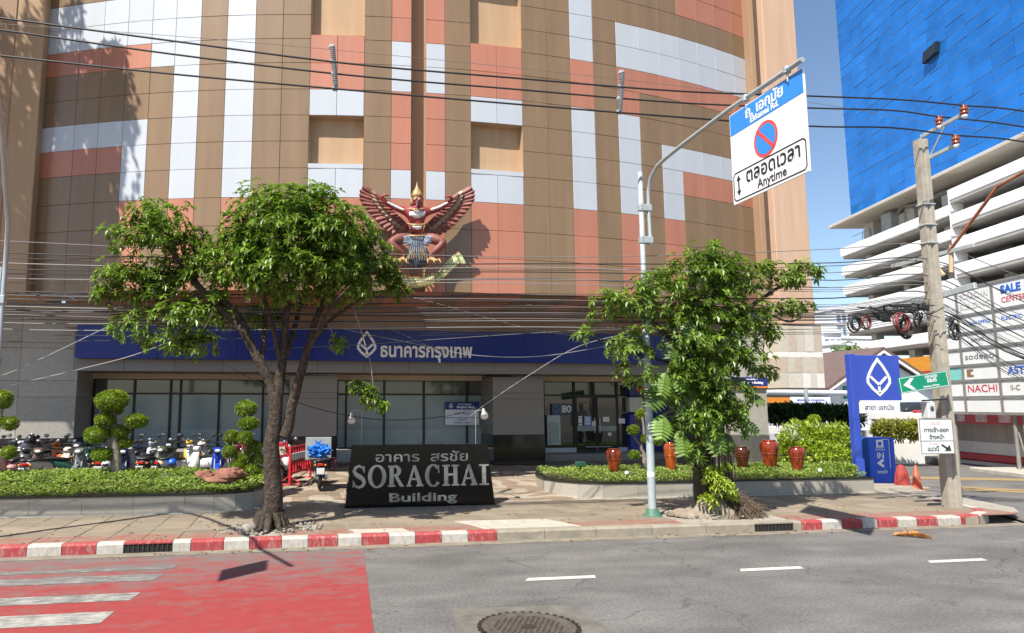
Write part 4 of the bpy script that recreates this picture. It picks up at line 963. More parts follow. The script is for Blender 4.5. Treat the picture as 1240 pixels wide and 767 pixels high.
# small things in the planters
p_ = W(703,563,18.3); t = thing('garden_light', 'small green floodlight half buried in ground cover left of the first jar', 'lamp', p_); MB().bev(p_.x-.13,p_.x+.13,18.2,18.4,p_.z-.05,p_.z+.08,.02).build('body', M('green_box', (.03,.11,.06), .4), t); MB().tube([(p_.x,18.3,p_.z-.12),(p_.x,18.3,p_.z-.04)], .02, 6).build('stake', blk, t)
for x, y, lab in ((759,573,'white globe garden light on the edge of the planter beside the lamp post'), (993,570,'white globe garden light low in front of the rightmost jar')):
    p_ = W(x, y, 17.4); t = thing('garden_light', lab, 'lamp', (p_.x,p_.y,.55)); MB().ball(p_, .055, 12, 8).build('globe', white_p, t); MB().tube([(p_.x,p_.y,.52),(p_.x,p_.y,p_.z-.05)], .015, 6).build('stake', blk, t)

# litter
random.seed(88)
lm = M('fallen_leaf', (.22,.13,.04), .8, var=.3, scale=6, islands=.5); mb = MB()
for _ in range(260):
    x = random.choice((random.uniform(-7,15), random.gauss(-.6,1.6), random.gauss(8.8,1.6))); y = random.choice((random.uniform(13.3,16.3), random.gauss(12.95,.14), random.uniform(13.4,15.5)))
    z = .012 if y < 13.12 else PV + .014
    if 13.12 <= y < 13.36: continue
    a = random.uniform(0, 6.3); mb.leaf(V((x,y,z)), V((math.cos(a), math.sin(a), .08)).normalized(), UPZ, random.uniform(.05,.12), .04)
o = mb.build('leaf_litter', lm, origin=(4,14,PV)); tag(stuff(o), 'scattered dry fallen leaves on the pavement and along the gutter', 'litter')

# ================================================================ STREET FURNITURE, SIGNS, VEHICLES
steel_g = M('galvanised_steel', (.42,.46,.47), .5, .35, var=.12, scale=5, streak=True)
steel_p = M('grey_painted_post', (.36,.41,.42), .5, .1, var=.16, scale=4, bump=.05)
chrome = M('polished_letters', (.30,.29,.275), .3, .6, var=.5, scale=2.5)
bgran = M('black_sign_granite', (.004,.0037,.0035), .10, var=.4, scale=30, spec=.2)

# ---- black granite name stone
sb = thing('name_stone', 'black granite name stone with Thai lettering and the words SORACHAI Building', 'sign', (2.62,16.75,PV))
zb_, zt_ = .14, 1.58; n = 9
for i in range(n):
    u0, u1 = i/n, (i+1)/n; B0, B1, T0, T1 = .86, 4.38, 1.03, 4.22; g = .0015
    vs = []
    for (dy0, dy1) in ((16.60,16.66),(17.05,16.90)):
        vs += [(B0+(B1-B0)*u0+g, dy0, zb_), (B0+(B1-B0)*u1-g, dy0, zb_), (T0+(T1-T0)*u1-g, dy1, zt_), (T0+(T1-T0)*u0+g, dy1, zt_)]
    MB().add(vs, [(0,1,2,3),(7,6,5,4),(3,2,6,7),(0,4,5,1),(1,5,6,2),(0,3,7,4)]).build('granite_slab', bgran, sb)
def serif_word(mb, word, x0, zb, H, widths, d0, d1):
    th, tk, sf = .045*H/.45*1.1, .2*H, .035*H/.45
    x = x0
    def ell(cx, cz, rx, rz, a0, a1, n, w0, w1):   # ring with stress: thick at the sides, thin at top and bottom
        p = []; ws = []
        for i in range(n+1):
            a = a0 + (a1-a0)*i/n; p.append((cx + rx*math.cos(a), cz + rz*math.sin(a))); ws.append(w0 + (w1-w0)*abs(math.cos(a))**1.3)
        mb.band(p, ws, d0, d1)
    def rect(a, b_, c, d): mb.prism([(a,c),(b_,c),(b_,d),(a,d)], d0, d1)
    for ch, wd in zip(word, widths):
        w_ = wd*.90
        if ch == 'I': rect(x+w_/2-tk/2, x+w_/2+tk/2, zb+sf, zb+H-sf); rect(x+w_*.0, x+w_, zb, zb+sf); rect(x, x+w_, zb+H-sf, zb+H)
        if ch == 'H':
            for c in (.22, .78): rect(x+w_*c-tk/2, x+w_*c+tk/2, zb+sf, zb+H-sf); rect(x+w_*c-tk*.95, x+w_*c+tk*.95, zb, zb+sf); rect(x+w_*c-tk*.95, x+w_*c+tk*.95, zb+H-sf, zb+H)
            rect(x+w_*.22+tk/2, x+w_*.78-tk/2, zb+H*.48, zb+H*.48+th)
        if ch == 'A':
            ap = x+w_*.48; mb.band([(x+w_*.14, zb+sf), (ap, zb+H)], th*1.0, d0, d1)
            mb.prism([(x+w_*.70-tk*.1, zb+sf), (x+w_*.70+tk*1.05, zb+sf), (ap+th*.6, zb+H), (ap-th*.7, zb+H)], d0, d1+.001)
            rect(x+w_*.25, x+w_*.70, zb+H*.30, zb+H*.30+th*.8); rect(x, x+w_*.30, zb, zb+sf); rect(x+w_*.58, x+w_*1.02, zb, zb+sf)
        if ch == 'R':
            rect(x+w_*.22-tk/2, x+w_*.22+tk/2, zb+sf, zb+H-sf); rect(x, x+w_*.22+tk*.9, zb, zb+sf); rect(x, x+w_*.22+tk*.5, zb+H-sf, zb+H)
            ell(x+w_*.40, zb+H*.745, w_*.27, H*.225, -PI/2, PI/2, 12, th*.9, tk); rect(x+w_*.22+tk/2, x+w_*.41, zb+H-th, zb+H); rect(x+w_*.22+tk/2, x+w_*.41, zb+H*.50, zb+H*.50+th*.9)
            mb.prism([(x+w_*.38, zb+H*.50), (x+w_*.56, zb+H*.53), (x+w_*.98, zb), (x+w_*.72, zb)], d0, d1+.001)
        if ch == 'O': ell(x+w_*.5, zb+H*.5, w_*.40, H*.5, 0, 2*PI, 30, th*.8, tk*1.0)
        if ch == 'C':
            ell(x+w_*.52, zb+H*.5, w_*.40, H*.5, rad(42), rad(322), 26, th*.8, tk*1.0); rect(x+w_*.84, x+w_*.90, zb+H*.62, zb+H*1.0)
        if ch == 'S':
            p = [(.84,.74),(.76,.92),(.50,1.0),(.26,.92),(.17,.76),(.28,.61),(.52,.51),(.76,.39),(.85,.23),(.74,.07),(.48,.0),(.24,.07),(.13,.26)]; ws = [th*.7,th*.9,th,th*1.2,tk*.75,tk*.95,tk*1.1,tk*.95,tk*.75,th*1.2,th,th*.9,th*.7]
            mb.band([(x+w_*a, zb+H*c) for a, c in p], ws, d0, d1); rect(x+w_*.82, x+w_*.88, zb+H*.68, zb+H*1.0); rect(x+w_*.08, x+w_*.14, zb, zb+H*.32)
        x += wd
tilt = math.atan((16.66-16.60)/(zt_-zb_))
FMs = frame((0,16.60 - zb_*math.tan(tilt),0), (1,0,0), (0,math.sin(tilt),math.cos(tilt)))
def sgx(px): return W(px, 590, 16.6).x
def sgz(py): return W(510, py, 16.62).z
mb = MB(FMs); a, c = sgx(425.5), sgx(593.5); zl, zh = sgz(589), sgz(563.5); tot = c-a; wd = [x*tot for x in (.125,.15,.14,.145,.135,.145,.145,.085)]
k_ = sum(wd)/tot; wd = [x/k_ for x in wd]; serif_word(mb, 'SORACHAI', a, zl, zh-zl, wd, .003, .022); mb.build('lettering', chrome, sb)
mb = MB(FMs); x0, x1 = sgx(453.5), sgx(566); vs, _ = text_mesh('อาคาร  สรชัย', .30, .008, .012, 'LEFT'); wd0 = max(v[0] for v in vs) - min(v[0] for v in vs)
mb.text('อาคาร  สรชัย', .30, x0, sgz(554), .012, .008, .012, 'LEFT', (x1-x0)/wd0); mb.build('lettering', chrome, sb)
mb = MB(FMs); x0, x1 = sgx(470), sgx(552); t_ = 'Building'; vs, _ = text_mesh(t_, .27, .008, .022, 'LEFT'); wd0 = max(v[0] for v in vs) - min(v[0] for v in vs)
mb.text(t_, .27, x0, sgz(602.5), .012, .008, .022, 'LEFT', (x1-x0)/wd0)
mb.build('lettering', chrome, sb)
for pxp, pxl, pyl, lab in ((438, 425.5, 505, 'small floodlight on a thin post over the left end of the name stone'), (577.5, 586, 500, 'small floodlight on a thin post over the right end of the name stone')):
    b0 = W(pxp, 545, 16.85); tp = W(pxp, 497.5, 16.85); lp_ = W(pxl, pyl, 16.55); t = thing('floodlight', lab, 'lamp', (b0.x,16.95,PV))
    MB().tube([(b0.x,16.95,PV),(b0.x,16.95,tp.z),(lp_.x*.85+b0.x*.15,16.6,tp.z+.01)], .011, 6).build('post', steel_g, t)
    mb = MB(); mb.tube([lp_+V((0,.06,.09)), lp_+V((0,.02,.02)), lp_+V((0,-.03,-.05)), lp_+V((0,-.06,-.09))], [.03,.05,.085,.095], 12); mb.build('lamp_head', M('lamp_silver', (.6,.6,.58), .35, .6), t)
    mb = MB(); mb.tube([lp_+V((0,-.061,-.092)), lp_+V((0,-.066,-.097))], .088, 12); mb.build('lens', M('lens', (.75,.74,.68), .15), t)

# ---- lamp posts
def lamp_post(label, bx, by, ztop, arm, cl, band=True):
    t = thing('lamp_post', label, 'lamp post', (bx,by,PV)); g = M('green_base', (.06,.15,.10), .6, var=.3, scale=8)
    MB().lathe([(.2,0),(.2,.03),(.15,.06),(.13,.15),(.105,.16)], (bx,by,PV-.005), 16).build('base', g, t)
    z1 = PV + (ztop-PV)*.60
    MB().lathe([(.085,.02),(.078,z1-PV-.03),(.062,z1-PV)], (bx,by,PV), 16).build('shaft', steel_p, t)
    MB().lathe([(.060,0),(.052,ztop-z1),(.0,ztop-z1+.004)], (bx,by,z1), 14).build('upper_shaft', steel_p, t)
    if band: MB().lathe([(.086,0),(.085,.10)], (bx,by,PV+.82), 16).build('white_band', M('white_tape', (.7,.7,.68), .6), t); MB().lathe([(.0805,0),(.0805,.05)], (bx,by,z1-.55), 16).build('orange_band', M('orange_tape', (.6,.25,.04), .6), t)
    MB().tube(arm, .042, 10).build('arm', steel_g, t)
    for z in cl:
        mb = MB(); mb.bev(bx-.065, arm[0][0]+.045, by-.065, by+.07, z-.075, z+.075, .01)
        for dz in (-.07, -.02, .03, .08): mb.lathe([(.014,0),(.014,.01),(0,.012)], (bx-.02, by-.068, z+dz), 8)
        mb.build('clamp', steel_g, t)
    return t
bx, by = 7.22, 14.37
A = lambda px, py, Y: tuple(W(px, py, Y))
arm = [A(788,297,14.36), A(785.5,255,14.36), A(785,232,14.33), A(788,215,14.2), A(796,201,13.9), A(808,190,13.5), A(830,172.5,12.8), A(884,132,11.35), A(940,94,9.98), A(972,72,9.32)]
lamp_post('grey steel lamp post with curved arm carrying the no parking sign before the right tree', bx, by, W(776,209,by).z, arm, (W(778,252,by).z, W(778,291,by).z))
# street sign hung from that arm
L0 = V((W(883,140,11.35).x, 11.35, 0)); R0 = V((W(972,83,9.4).x, 9.4, 0)); zl1, zl0 = W(883,140,11.35).z, W(892,250,11.35).z; zr1, zr0 = W(972,83,9.4).z, W(985,206,9.4).z
c0 = (L0+R0)/2; c0.z = (zl1+zl0+zr1+zr0)/4; wS = math.hypot((R0-L0).length, ((zr1+zr0)-(zl1+zl0))/2); hS = ((zl1-zl0)+(zr1-zr0))/2
u_ = V((R0.x-L0.x, R0.y-L0.y, ((zr1+zr0)-(zl1+zl0))/2)).normalized()
SM = frame(c0, u_, UPZ); sg = thing('no_parking_sign', 'large white and blue no parking sign hanging from the curved lamp arm, Ekkamai Rd.', 'sign', c0)
sgw = M('sign_white', (.78,.79,.80), .45, var=.02); sgb = M('sign_blue', (.03,.24,.66), .45, var=.03); sgr = M('sign_red', (.66,.07,.06), .45)
MB(SM).box(-wS/2, wS/2, -hS/2, hS/2, -.03, 0).build('plate', sgw, sg)
MB(SM).box(-wS/2+.015, wS/2-.015, hS*.26, hS/2-.015, .001, .004).build('blue_field', sgb, sg)
mb = MB(SM); mb.text('ถ. เอกมัย', .27, .0, hS*.405, .007, .002, .022); mb.text('Ekkamai Rd.', .155, .0, hS*.31, .007, .002, .022); mb.build('street_name', sgw, sg)
mb = MB(SM); n = 40; cx_, cy_, rr = -.0, hS*.025, hS*.185
mb.disc((cx_,cy_), rr, .001, .005, 40); mb.build('red_disc', sgr, sg)
mb = MB(SM); mb.disc((cx_,cy_), rr*.83, .005, .0075, 40); mb.build('blue_disc', sgb, sg)
mb = MB(SM); mb.band([(cx_-rr*.62,cy_+rr*.62),(cx_+rr*.62,cy_-rr*.62)], rr*.2, .0075, .010); mb.build('red_slash', sgr, sg)
mb = MB(SM); x0, x1, y0, y1 = -wS/2+.04, wS/2-.04, -hS/2+.05, -hS*.17
mb.band([(x0+.05,y0),(x1-.05,y0),(x1,y0+.05),(x1,y1-.05),(x1-.05,y1),(x0+.05,y1),(x0,y1-.05),(x0,y0+.05)], .022, .001, .005, True)
mb.text('ตลอดเวลา', .34, .12, (y0+y1)/2+.10, .006, .002, .014); mb.text('Anytime', .22, .10, (y0+y1)/2-.13, .006, .002, .008)
xa, ya, yb = x0+.14, y0+.07, y1-.05
mb.band([(xa,ya+.08),(xa,yb-.08)], .035, .001, .005); mb.prism([(xa-.06,yb-.1),(xa+.06,yb-.1),(xa,yb)], .001, .005); mb.prism([(xa-.06,ya+.1),(xa,ya),(xa+.06,ya+.1)], .001, .005); mb.build('black_print', blk, sg)
mb = MB()
for px, py, Y in ((903,119,10.85),(953,85,9.72)): p_ = W(px, py, Y); mb.tube([p_+V((0,0,-.20)), p_+V((0,0,.06))], .016, 6); mb.lathe([(.06,-.05),(.06,.05)], p_, 10)
mb.build('hangers', steel_g, sg)
# left lamp post, only its upper part is in the picture; its arm and sign throw their shadow on the road
lx, ly = -5.62, 13.95
armL = [(lx+.1,ly,3.05),(lx+.1,ly,4.9),(lx+.12,ly-.05,5.35),(lx+.25,ly-.4,5.75),(lx+.5,ly-1.2,6.05),(lx+1.2,ly-3.2,6.35),(lx+1.95,ly-5.6,6.6)]
lamp_post('grey steel lamp post at the left edge of the view beside the pavement', lx, ly, 5.0, armL, (3.3, 4.4), False)
SM = frame((lx+1.62,ly-5.35,5.85), (.03,-1,0), UPZ); t = thing('road_sign', 'rectangular road sign hanging from the left lamp arm above the road', 'sign', (lx+1.62,ly-5.35,5.85))
MB(SM).box(-.36,.36,-.6,.6,-.03,0).build('plate', sgw, t); MB(SM).box(-.34,.34,.3,.58,.001,.004).build('blue_field', sgb, t)

# ---- garuda emblem on the facade
def skin(name, chains, mat, parent, sub=2):
    vs = []; es = []; rs = []; idx = {}
    for ch in chains:
        prev = None
        for p, r in ch:
            k = tuple(round(c, 4) for c in p)
            if k not in idx: idx[k] = len(vs); vs.append(p); rs.append(r if isinstance(r, tuple) else (r, r))
            if prev is not None: es.append((prev, idx[k]))
            prev = idx[k]
    off = wloc(parent); me = bpy.data.meshes.new(name); me.from_pydata([tuple(V(v)-off) for v in vs], es, [])
    o = bpy.data.objects.new(name, me); COL.objects.link(o)
    md = o.modifiers.new('skin', 'SKIN'); md.use_smooth_shade = True
    for i, d in enumerate(me.skin_vertices[0].data): d.radius = rs[i]; d.use_root = (i == 0)
    m2 = o.modifiers.new('sub', 'SUBSURF'); m2.levels = sub; m2.render_levels = sub
    dg = bpy.context.evaluated_depsgraph_get(); m3_ = bpy.data.meshes.new_from_object(o.evaluated_get(dg))
    bpy.data.objects.remove(o); bpy.data.meshes.remove(me); m3_.materials.clear(); m3_.materials.append(mat); m3_.name = name
    o = bpy.data.objects.new(name, m3_); COL.objects.link(o); o.parent = parent; return o
YG = 18.45; gq = lambda x, y, dy=0.: tuple(W(x, y, YG+dy))
gar = thing('garuda_emblem', 'painted garuda emblem with spread wings standing above a green scroll on the facade', 'emblem', W(505,330,YG))
g_red = M('garuda_red', (.27,.03,.03), .5, var=.6, scale=9); g_gold = M('garuda_gold', (.40,.26,.11), .5, .15, var=.45, scale=14); g_fe = M('garuda_feather', (.21,.065,.05), .6, var=.4, scale=8, orand=.2); g_fg = M('garuda_covert', (.30,.21,.15), .5, var=.3, scale=12, orand=.2); g_bl = M('garuda_cloth', (.22,.25,.30), .55, var=.6, scale=16); g_wh = M('garuda_white', (.70,.66,.64), .5, var=.15, scale=9); g_leg = M('garuda_leg', (.20,.062,.045), .6, var=.5, scale=30)
u = .022   # one photo pixel at the emblem, in metres
skin('body', [[(gq(505,284),(6.5*u,5*u)), (gq(505,276,-.03),(8.5*u,6*u)), (gq(505,266,-.06),(11*u,7.5*u)), (gq(505,258,-.05),(11.5*u,7*u)), (gq(505,250,-.05),(4.2*u,4*u)), (gq(505,243,-.10),(7.2*u,7*u)), (gq(505,237,-.08),(6*u,6*u))],
  [(gq(505,258,-.05),(11.5*u,7*u)), (gq(491,256,-.03),5.2*u), (gq(479,252,-.06),4.0*u), (gq(467,245,-.10),3.2*u), (gq(462,239,-.15),2.0*u), (gq(466,236.5,-.2),1.5*u), (gq(472,237,-.22),.8*u)],
  [(gq(505,258,-.05),(11.5*u,7*u)), (gq(519,256,-.03),5.2*u), (gq(531,253,-.06),4.0*u), (gq(543,246,-.10),3.2*u), (gq(548,240,-.15),2.0*u), (gq(544,238,-.2),1.5*u), (gq(538,239,-.22),.8*u)]], g_red, gar)
for sg_ in (-1, 1):
    X_ = lambda x: 505 + sg_*x
    skin('leg', [[(gq(X_(6),288,.02),5.5*u), (gq(X_(20),289,-.12),7.4*u), (gq(X_(33),295,-.22),7.0*u), (gq(X_(25),302,-.26),5.6*u), (gq(X_(16),309,-.22),3.0*u), (gq(X_(17),314,-.25),2.2*u)]], g_leg, gar)
    mb = MB()
    for dx in (-7, 0, 7): mb.tube([gq(X_(17),313,-.25), gq(X_(19)+dx*.7,316,-.36), gq(X_(20)+dx,314.5,-.45), gq(X_(21)+dx*1.15,318.5,-.5)], [2.2*u,1.8*u,1.4*u,.3*u], 7)
    mb.build('talon', g_gold, gar)
    mb = MB(); p_ = gq(X_(16),255,-.05); mb.lathe([(3.8*u,-.03),(4.6*u,0),(3.8*u,.03)], p_, 12); mb.build('armlet', g_gold, gar)
    # wing: three rows of feathers from the arm line out to the tips
    tips = [(67,229),(70,233),(70.5,238),(70,243),(67.5,248),(64,253),(60,258),(55.5,263),(51,268),(46,273),(41,277.5),(36,281),(30,284),(24,285)]
    if sg_ < 0: tips = [(x-.5,y-.5) for x,y in tips]
    n = len(tips)
    for row, (m_, f0, f1, dy) in enumerate(((g_fe,.18,1.0,.28),(g_fg,.02,.52,.20),(g_fe,-.04,.30,.13))):
        k = n if row == 0 else 11
        for i in range(k):
            t_ = i/(k-1); ti = t_*(n-1); i0 = int(min(n-2, ti)); fr_ = ti-i0; tx, ty = tips[i0][0]+(tips[i0+1][0]-tips[i0][0])*fr_, tips[i0][1]+(tips[i0+1][1]-tips[i0][1])*fr_
            rx, ry = 44 + (12-44)*t_, 240 + (272-240)*t_
            a_ = V((rx+(tx-rx)*f0, ry+(ty-ry)*f0)); b_ = V((rx+(tx-rx)*f1, ry+(ty-ry)*f1)); d_ = (b_-a_).normalized(); nn = V((-d_.y, d_.x)); hw = (3.8,3.2,2.7)[row]
            prof = [(0,.7),(.35,1.05),(.75,1.0),(.93,.7),(1.0,.15)]
            vs = []; curve_ = 2.0*(1-t_)
            for f_, w__ in prof:
                p_ = a_.lerp(b_, f_) + V((0,-curve_*f_*f_))
                for q_, dd in ((-1,.02),(0,-.03),(1,.02)): vs.append(gq(X_(p_.x+nn.x*hw*w__*q_), p_.y+nn.y*hw*w__*q_, dy+dd-.06*f_*(row==0)+.012*(i%2)))
            fs = [];
            for q_ in range(len(prof)-1):
                for c_ in (0,1): fs.append((q_*3+c_, q_*3+c_+1, q_*3+c_+4, q_*3+c_+3))
            nb = len(vs); vs += [(v[0], v[1]+.03, v[2]) for v in vs]; fs += [tuple(j+nb for j in f[::-1]) for f in fs]
            for q_ in range(len(prof)-1): fs += [(q_*3, q_*3+3, q_*3+3+nb, q_*3+nb), (q_*3+2, q_*3+2+nb, q_*3+5+nb, q_*3+5)]
            MB().add(vs, fs).build('feather', m_, gar)
    mb = MB(); pts = [gq(X_(46),238,.2), gq(X_(38),250,.2), gq(X_(25),262,.2), gq(X_(10),274,.2), gq(X_(8),284,.22), gq(X_(24),283,.24), gq(X_(42),274,.25), gq(X_(58),255,.27), gq(X_(66),232,.3)]
    mb.add(pts + [(p[0], YG+.42, p[2]) for p in pts], [tuple(range(9)), tuple(range(9,18))[::-1]] + [(i,(i+1)%9,9+(i+1)%9,9+i) for i in range(9)]); mb.build('wing_core', g_fe, gar)
p_ = gq(505,236.5,-.08)
MB().lathe([(6.4*u,-.05),(6.9*u,.0),(6.2*u,.04),(5.2*u,.05),(5.4*u,.09),(4.2*u,.12),(3.2*u,.14),(3.3*u,.165),(2.2*u,.19),(1.7*u,.24),(.9*u,.28),(.5*u,.34),(.0,.40)], p_, 16).build('crown', g_gold, gar)
mb = MB(); f_ = gq(505,245,-.24); mb.ball(f_, (2.4*u,2.6*u,2.0*u), 10, 6); mb.tube([gq(505,246.5,-.24), gq(505,247.5,-.34), gq(505,250,-.36)], [1.7*u,1.2*u,.2*u], 8); mb.build('beak', M('beak_dark', (.12,.07,.05), .5), gar)
for sg_ in (-1,1):
    p_ = V(gq(505+sg_*2.6,241.5,-.235)); mb = MB(); mb.ball(p_, (1.5*u,1.0*u,1.1*u), 8, 6); o = mb.build('eye', g_wh, gar); MB().ball(p_+V((0,-.02,0)), .6*u, 8, 5).build('pupil', blk, o)
    mb = MB(); mb.tube([gq(505+sg_*1.0,240.2,-.24), gq(505+sg_*3,239.2,-.235), gq(505+sg_*5,240.4,-.19)], .6*u, 6); mb.build('brow', g_gold, gar)
    mb = MB(); mb.tube([gq(505+sg_*6.2,247,-.08), gq(505+sg_*6.8,242,-.08), gq(505+sg_*7.6,238,-.06)], [1.3*u,1.5*u,.4*u], 7); mb.build('ear', g_gold, gar)
for yy, rw, m_, nm in ((252.5,9.0,g_gold,'collar'),(271,10.6,g_gold,'chest_band'),(285.5,10.2,g_gold,'belt')):
    mb = MB(); mb.tube([gq(505+rw*math.sin(a)*1.0, yy + 1.6*math.cos(a)*(1 if nm != 'belt' else .3), -.05-.235*math.cos(a)) for a in [rad(-95+190*i/14) for i in range(15)]], 1.3*u, 7); mb.build(nm, m_, gar)
mb = MB(); mb.ball(gq(505,259.5,-.195), (9.2*u,2.4*u,4.6*u), 14, 8, .5); mb.ball(gq(505,275,-.15), (6.5*u,2.2*u,3.0*u), 12, 7, .5); mb.tube([gq(488,254.5,-.10), gq(479,250.5,-.12), gq(469,245,-.16)], [2.2*u,1.8*u,1.2*u], 7); mb.tube([gq(522,254.5,-.10), gq(532,251,-.12), gq(542,245.5,-.16)], [2.2*u,1.8*u,1.2*u], 7); mb.build('body_highlights', g_wh, gar)  # white patches paint the highlights on chest, belly and arms
# pleated cloth hanging from the belt, side flares, tail
mb = MB(); n = 17; vs = []; rows = [(286,7.5,-.10),(294,8.5,-.22),(304,11,-.28),(312,13.5,-.26),(318,9,-.22),(326,3,-.15)]
for y, hw, dy in rows:
    for i in range(n):
        t_ = i/(n-1)*2-1; vs.append(gq(505+hw*t_, y + (3*abs(t_)*(1 if y in (312,) else 0)), dy - .08*(1-t_*t_) + (.05 if i % 2 else -.03)))
mb.add(vs, [(r*n+i, (r+1)*n+i, (r+1)*n+i+1, r*n+i+1) for r in range(len(rows)-1) for i in range(n-1)]); mb.build('pleated_cloth', g_bl, gar)
for sg_ in (-1,1):
    for i in range(4):
        mb = MB(); a_, b_ = (505+sg_*6, 286+i*1.2), (505+sg_*(23-i*3.2), 287+i*3.5); mb.tube([gq(*a_,-.12), gq((a_[0]+b_[0])/2, (a_[1]+b_[1])/2+2,-.2), gq(b_[0], b_[1]-1,-.2), gq(b_[0]+sg_*2, b_[1]-3.5,-.18)], [2.4*u,2.6*u,1.6*u,.3*u], 7); mb.build('cloth_flare', g_bl, gar)
    mb = MB()
    for i in range(6): mb.tube([gq(505+sg_*i*.8,300,-.30), gq(505+sg_*i*2.0,309,-.36), gq(505+sg_*i*2.5,314,-.33)], .45*u, 5)
    mb.build('gold_trim', g_gold, gar)
mb = MB()
for i in range(-4,5): mb.tube([gq(505+i*1.5,312,-.02), gq(505+i*3,322,-.02), gq(505+i*3.2,328-abs(i),-.0)], [2*u,2.2*u,.4*u], 6)
mb.build('tail', M('garuda_tail', (.16,.10,.09), .6, var=.3, scale=14), gar)
# scroll
YS_ = -.22
scr = thing('scroll', 'pale green ribbon scroll with Thai lettering below the garuda emblem', 'scroll', W(510,345,YG)); g_gr = M('scroll_green', (.56,.60,.30), .5, var=.18, scale=8)
pts = [(463,318),(470,327),(480,335),(492,340),(505,342),(518,340),(530,335),(540,327),(548,318),(556,312)]
mb = MB(); vs = []; hw = [3.5,5,5.6,5.8,5.8,5.8,5.8,5.6,6,6.5]
for i, (x, y) in enumerate(pts):
    a_ = V(pts[max(0,i-1)]); b_ = V(pts[min(len(pts)-1,i+1)]); d_ = (b_-a_).normalized(); nn = V((-d_.y, d_.x)); dy = -.12*math.sin(PI*i/(len(pts)-1))
    for s_ in (-1,-.8,0,.8,1): vs.append(gq(x+nn.x*hw[i]*s_, y+nn.y*hw[i]*s_, dy-.05*(1-s_*s_)+.02))
m_ = len(pts); mb.add(vs, [(i*5+j, i*5+j+1, (i+1)*5+j+1, (i+1)*5+j) for i in range(m_-1) for j in range(4)])
mb.add([(v[0], v[1]+.14, v[2]) for v in vs], [(i*5+j, (i+1)*5+j, (i+1)*5+j+1, i*5+j+1) for i in range(m_-1) for j in range(4)]); mb.build('ribbon', g_gr, scr)
mb = MB(); mb.tube([gq(*p,-.13) for p in [(pts[i][0], pts[i][1]+hw[i]) for i in range(m_)]], .5*u, 5); mb.tube([gq(*p,-.13) for p in [(pts[i][0], pts[i][1]-hw[i]) for i in range(m_)]], .5*u, 5); mb.build('gold_edge', g_gold, scr)
mb = MB(); mb.tube([gq(553,307.5,-.02), gq(557,312,-.04), gq(561.5,320,-.02)], [3.2*u,3.4*u,3.2*u], 12); mb.build('rolled_end', g_gr, scr)
mb = MB(); mb.tube([gq(553,307,-.03), gq(552.2,305.8,-.03)], 3.0*u, 12); mb.tube([gq(561.8,320.5,-.03), gq(562.5,321.8,-.03)], 3.0*u, 12); mb.build('roll_cap', g_red, scr)
t_ = 'พระบรมราชานุญาต'; vs, fs = text_mesh(t_, .30, .012, .014, 'CENTER'); hx = max(v[0] for v in vs)
mb = MB(); out = []
for v in vs: f_ = v[0]/hx; px_ = 509 + f_*27; py_ = 341.0 - 13*f_*f_ - (v[1]+.0)/.022*.95; out.append(gq(px_, py_, -.225 - v[2] + .1*f_*f_))
mb.add(out, fs); mb.build('lettering', M('scroll_print', (.30,.17,.05), .5), scr)
for px, py in ((460,300),(550,300)): pass
mb = MB(); mb.tube([gq(491,318,.1), (gq(491,318)[0], 19.3, gq(491,318)[2])], .03, 6); mb.tube([gq(515,318,.1), (gq(515,318)[0], 19.3, gq(515,318)[2])], .03, 6); mb.tube([gq(505,270,.05), (gq(505,270)[0], 19.35, gq(505,270)[2])], .1, 8); mb.build('wall_bracket', M('bracket', (.08,.06,.05), .6), gar)
mb = MB(); mb.tube([gq(520,338,.2), (gq(520,338)[0], 19.3, gq(520,338)[2])], .03, 6); mb.tube([gq(490,338,.2), (gq(490,338)[0], 19.3, gq(490,338)[2])], .03, 6); mb.build('wall_bracket', MATS['bracket'], scr)

# ---- motorcycles
rub = M('rubber', (.018,.018,.018), .8); vin = M('black_vinyl', (.016,.016,.017), .45); eng = M('engine_grey', (.16,.16,.16), .5, .5, var=.2, scale=12); mir = M('mirror_glass', (.5,.52,.54), .08, .9); red_l = M('tail_lens', (.45,.015,.012), .2); amb = M('amber_lens', (.6,.2,.02), .25); clear_l = M('clear_lens', (.7,.72,.72), .1)
silver = M('silver_metal', (.5,.5,.5), .3, .8); plate_m = M('number_plate', (.62,.62,.60), .5)
def paint(nm, c, r=.3): return M('paint_'+nm, c, r, var=.06, scale=4, coat=.4)
def loft(mb, secs, n=10):    # sections (x, yhalf, z0, z1) along x make a rounded body
    vs = []
    for x, hy, z0, z1 in secs:
        for j in range(n):
            a = 2*PI*j/n; ca, sa = math.cos(a), math.sin(a); f_ = lambda c: math.copysign(abs(c)**.65, c); vs.append((x, hy*f_(ca), (z0+z1)/2 + (z1-z0)/2*f_(sa)))
    k = len(secs); mb.add(vs, [(i*n+j, i*n+(j+1)%n, (i+1)*n+(j+1)%n, (i+1)*n+j) for i in range(k-1) for j in range(n)] + [tuple(range(n))[::-1], tuple((k-1)*n+j for j in range(n))], True)
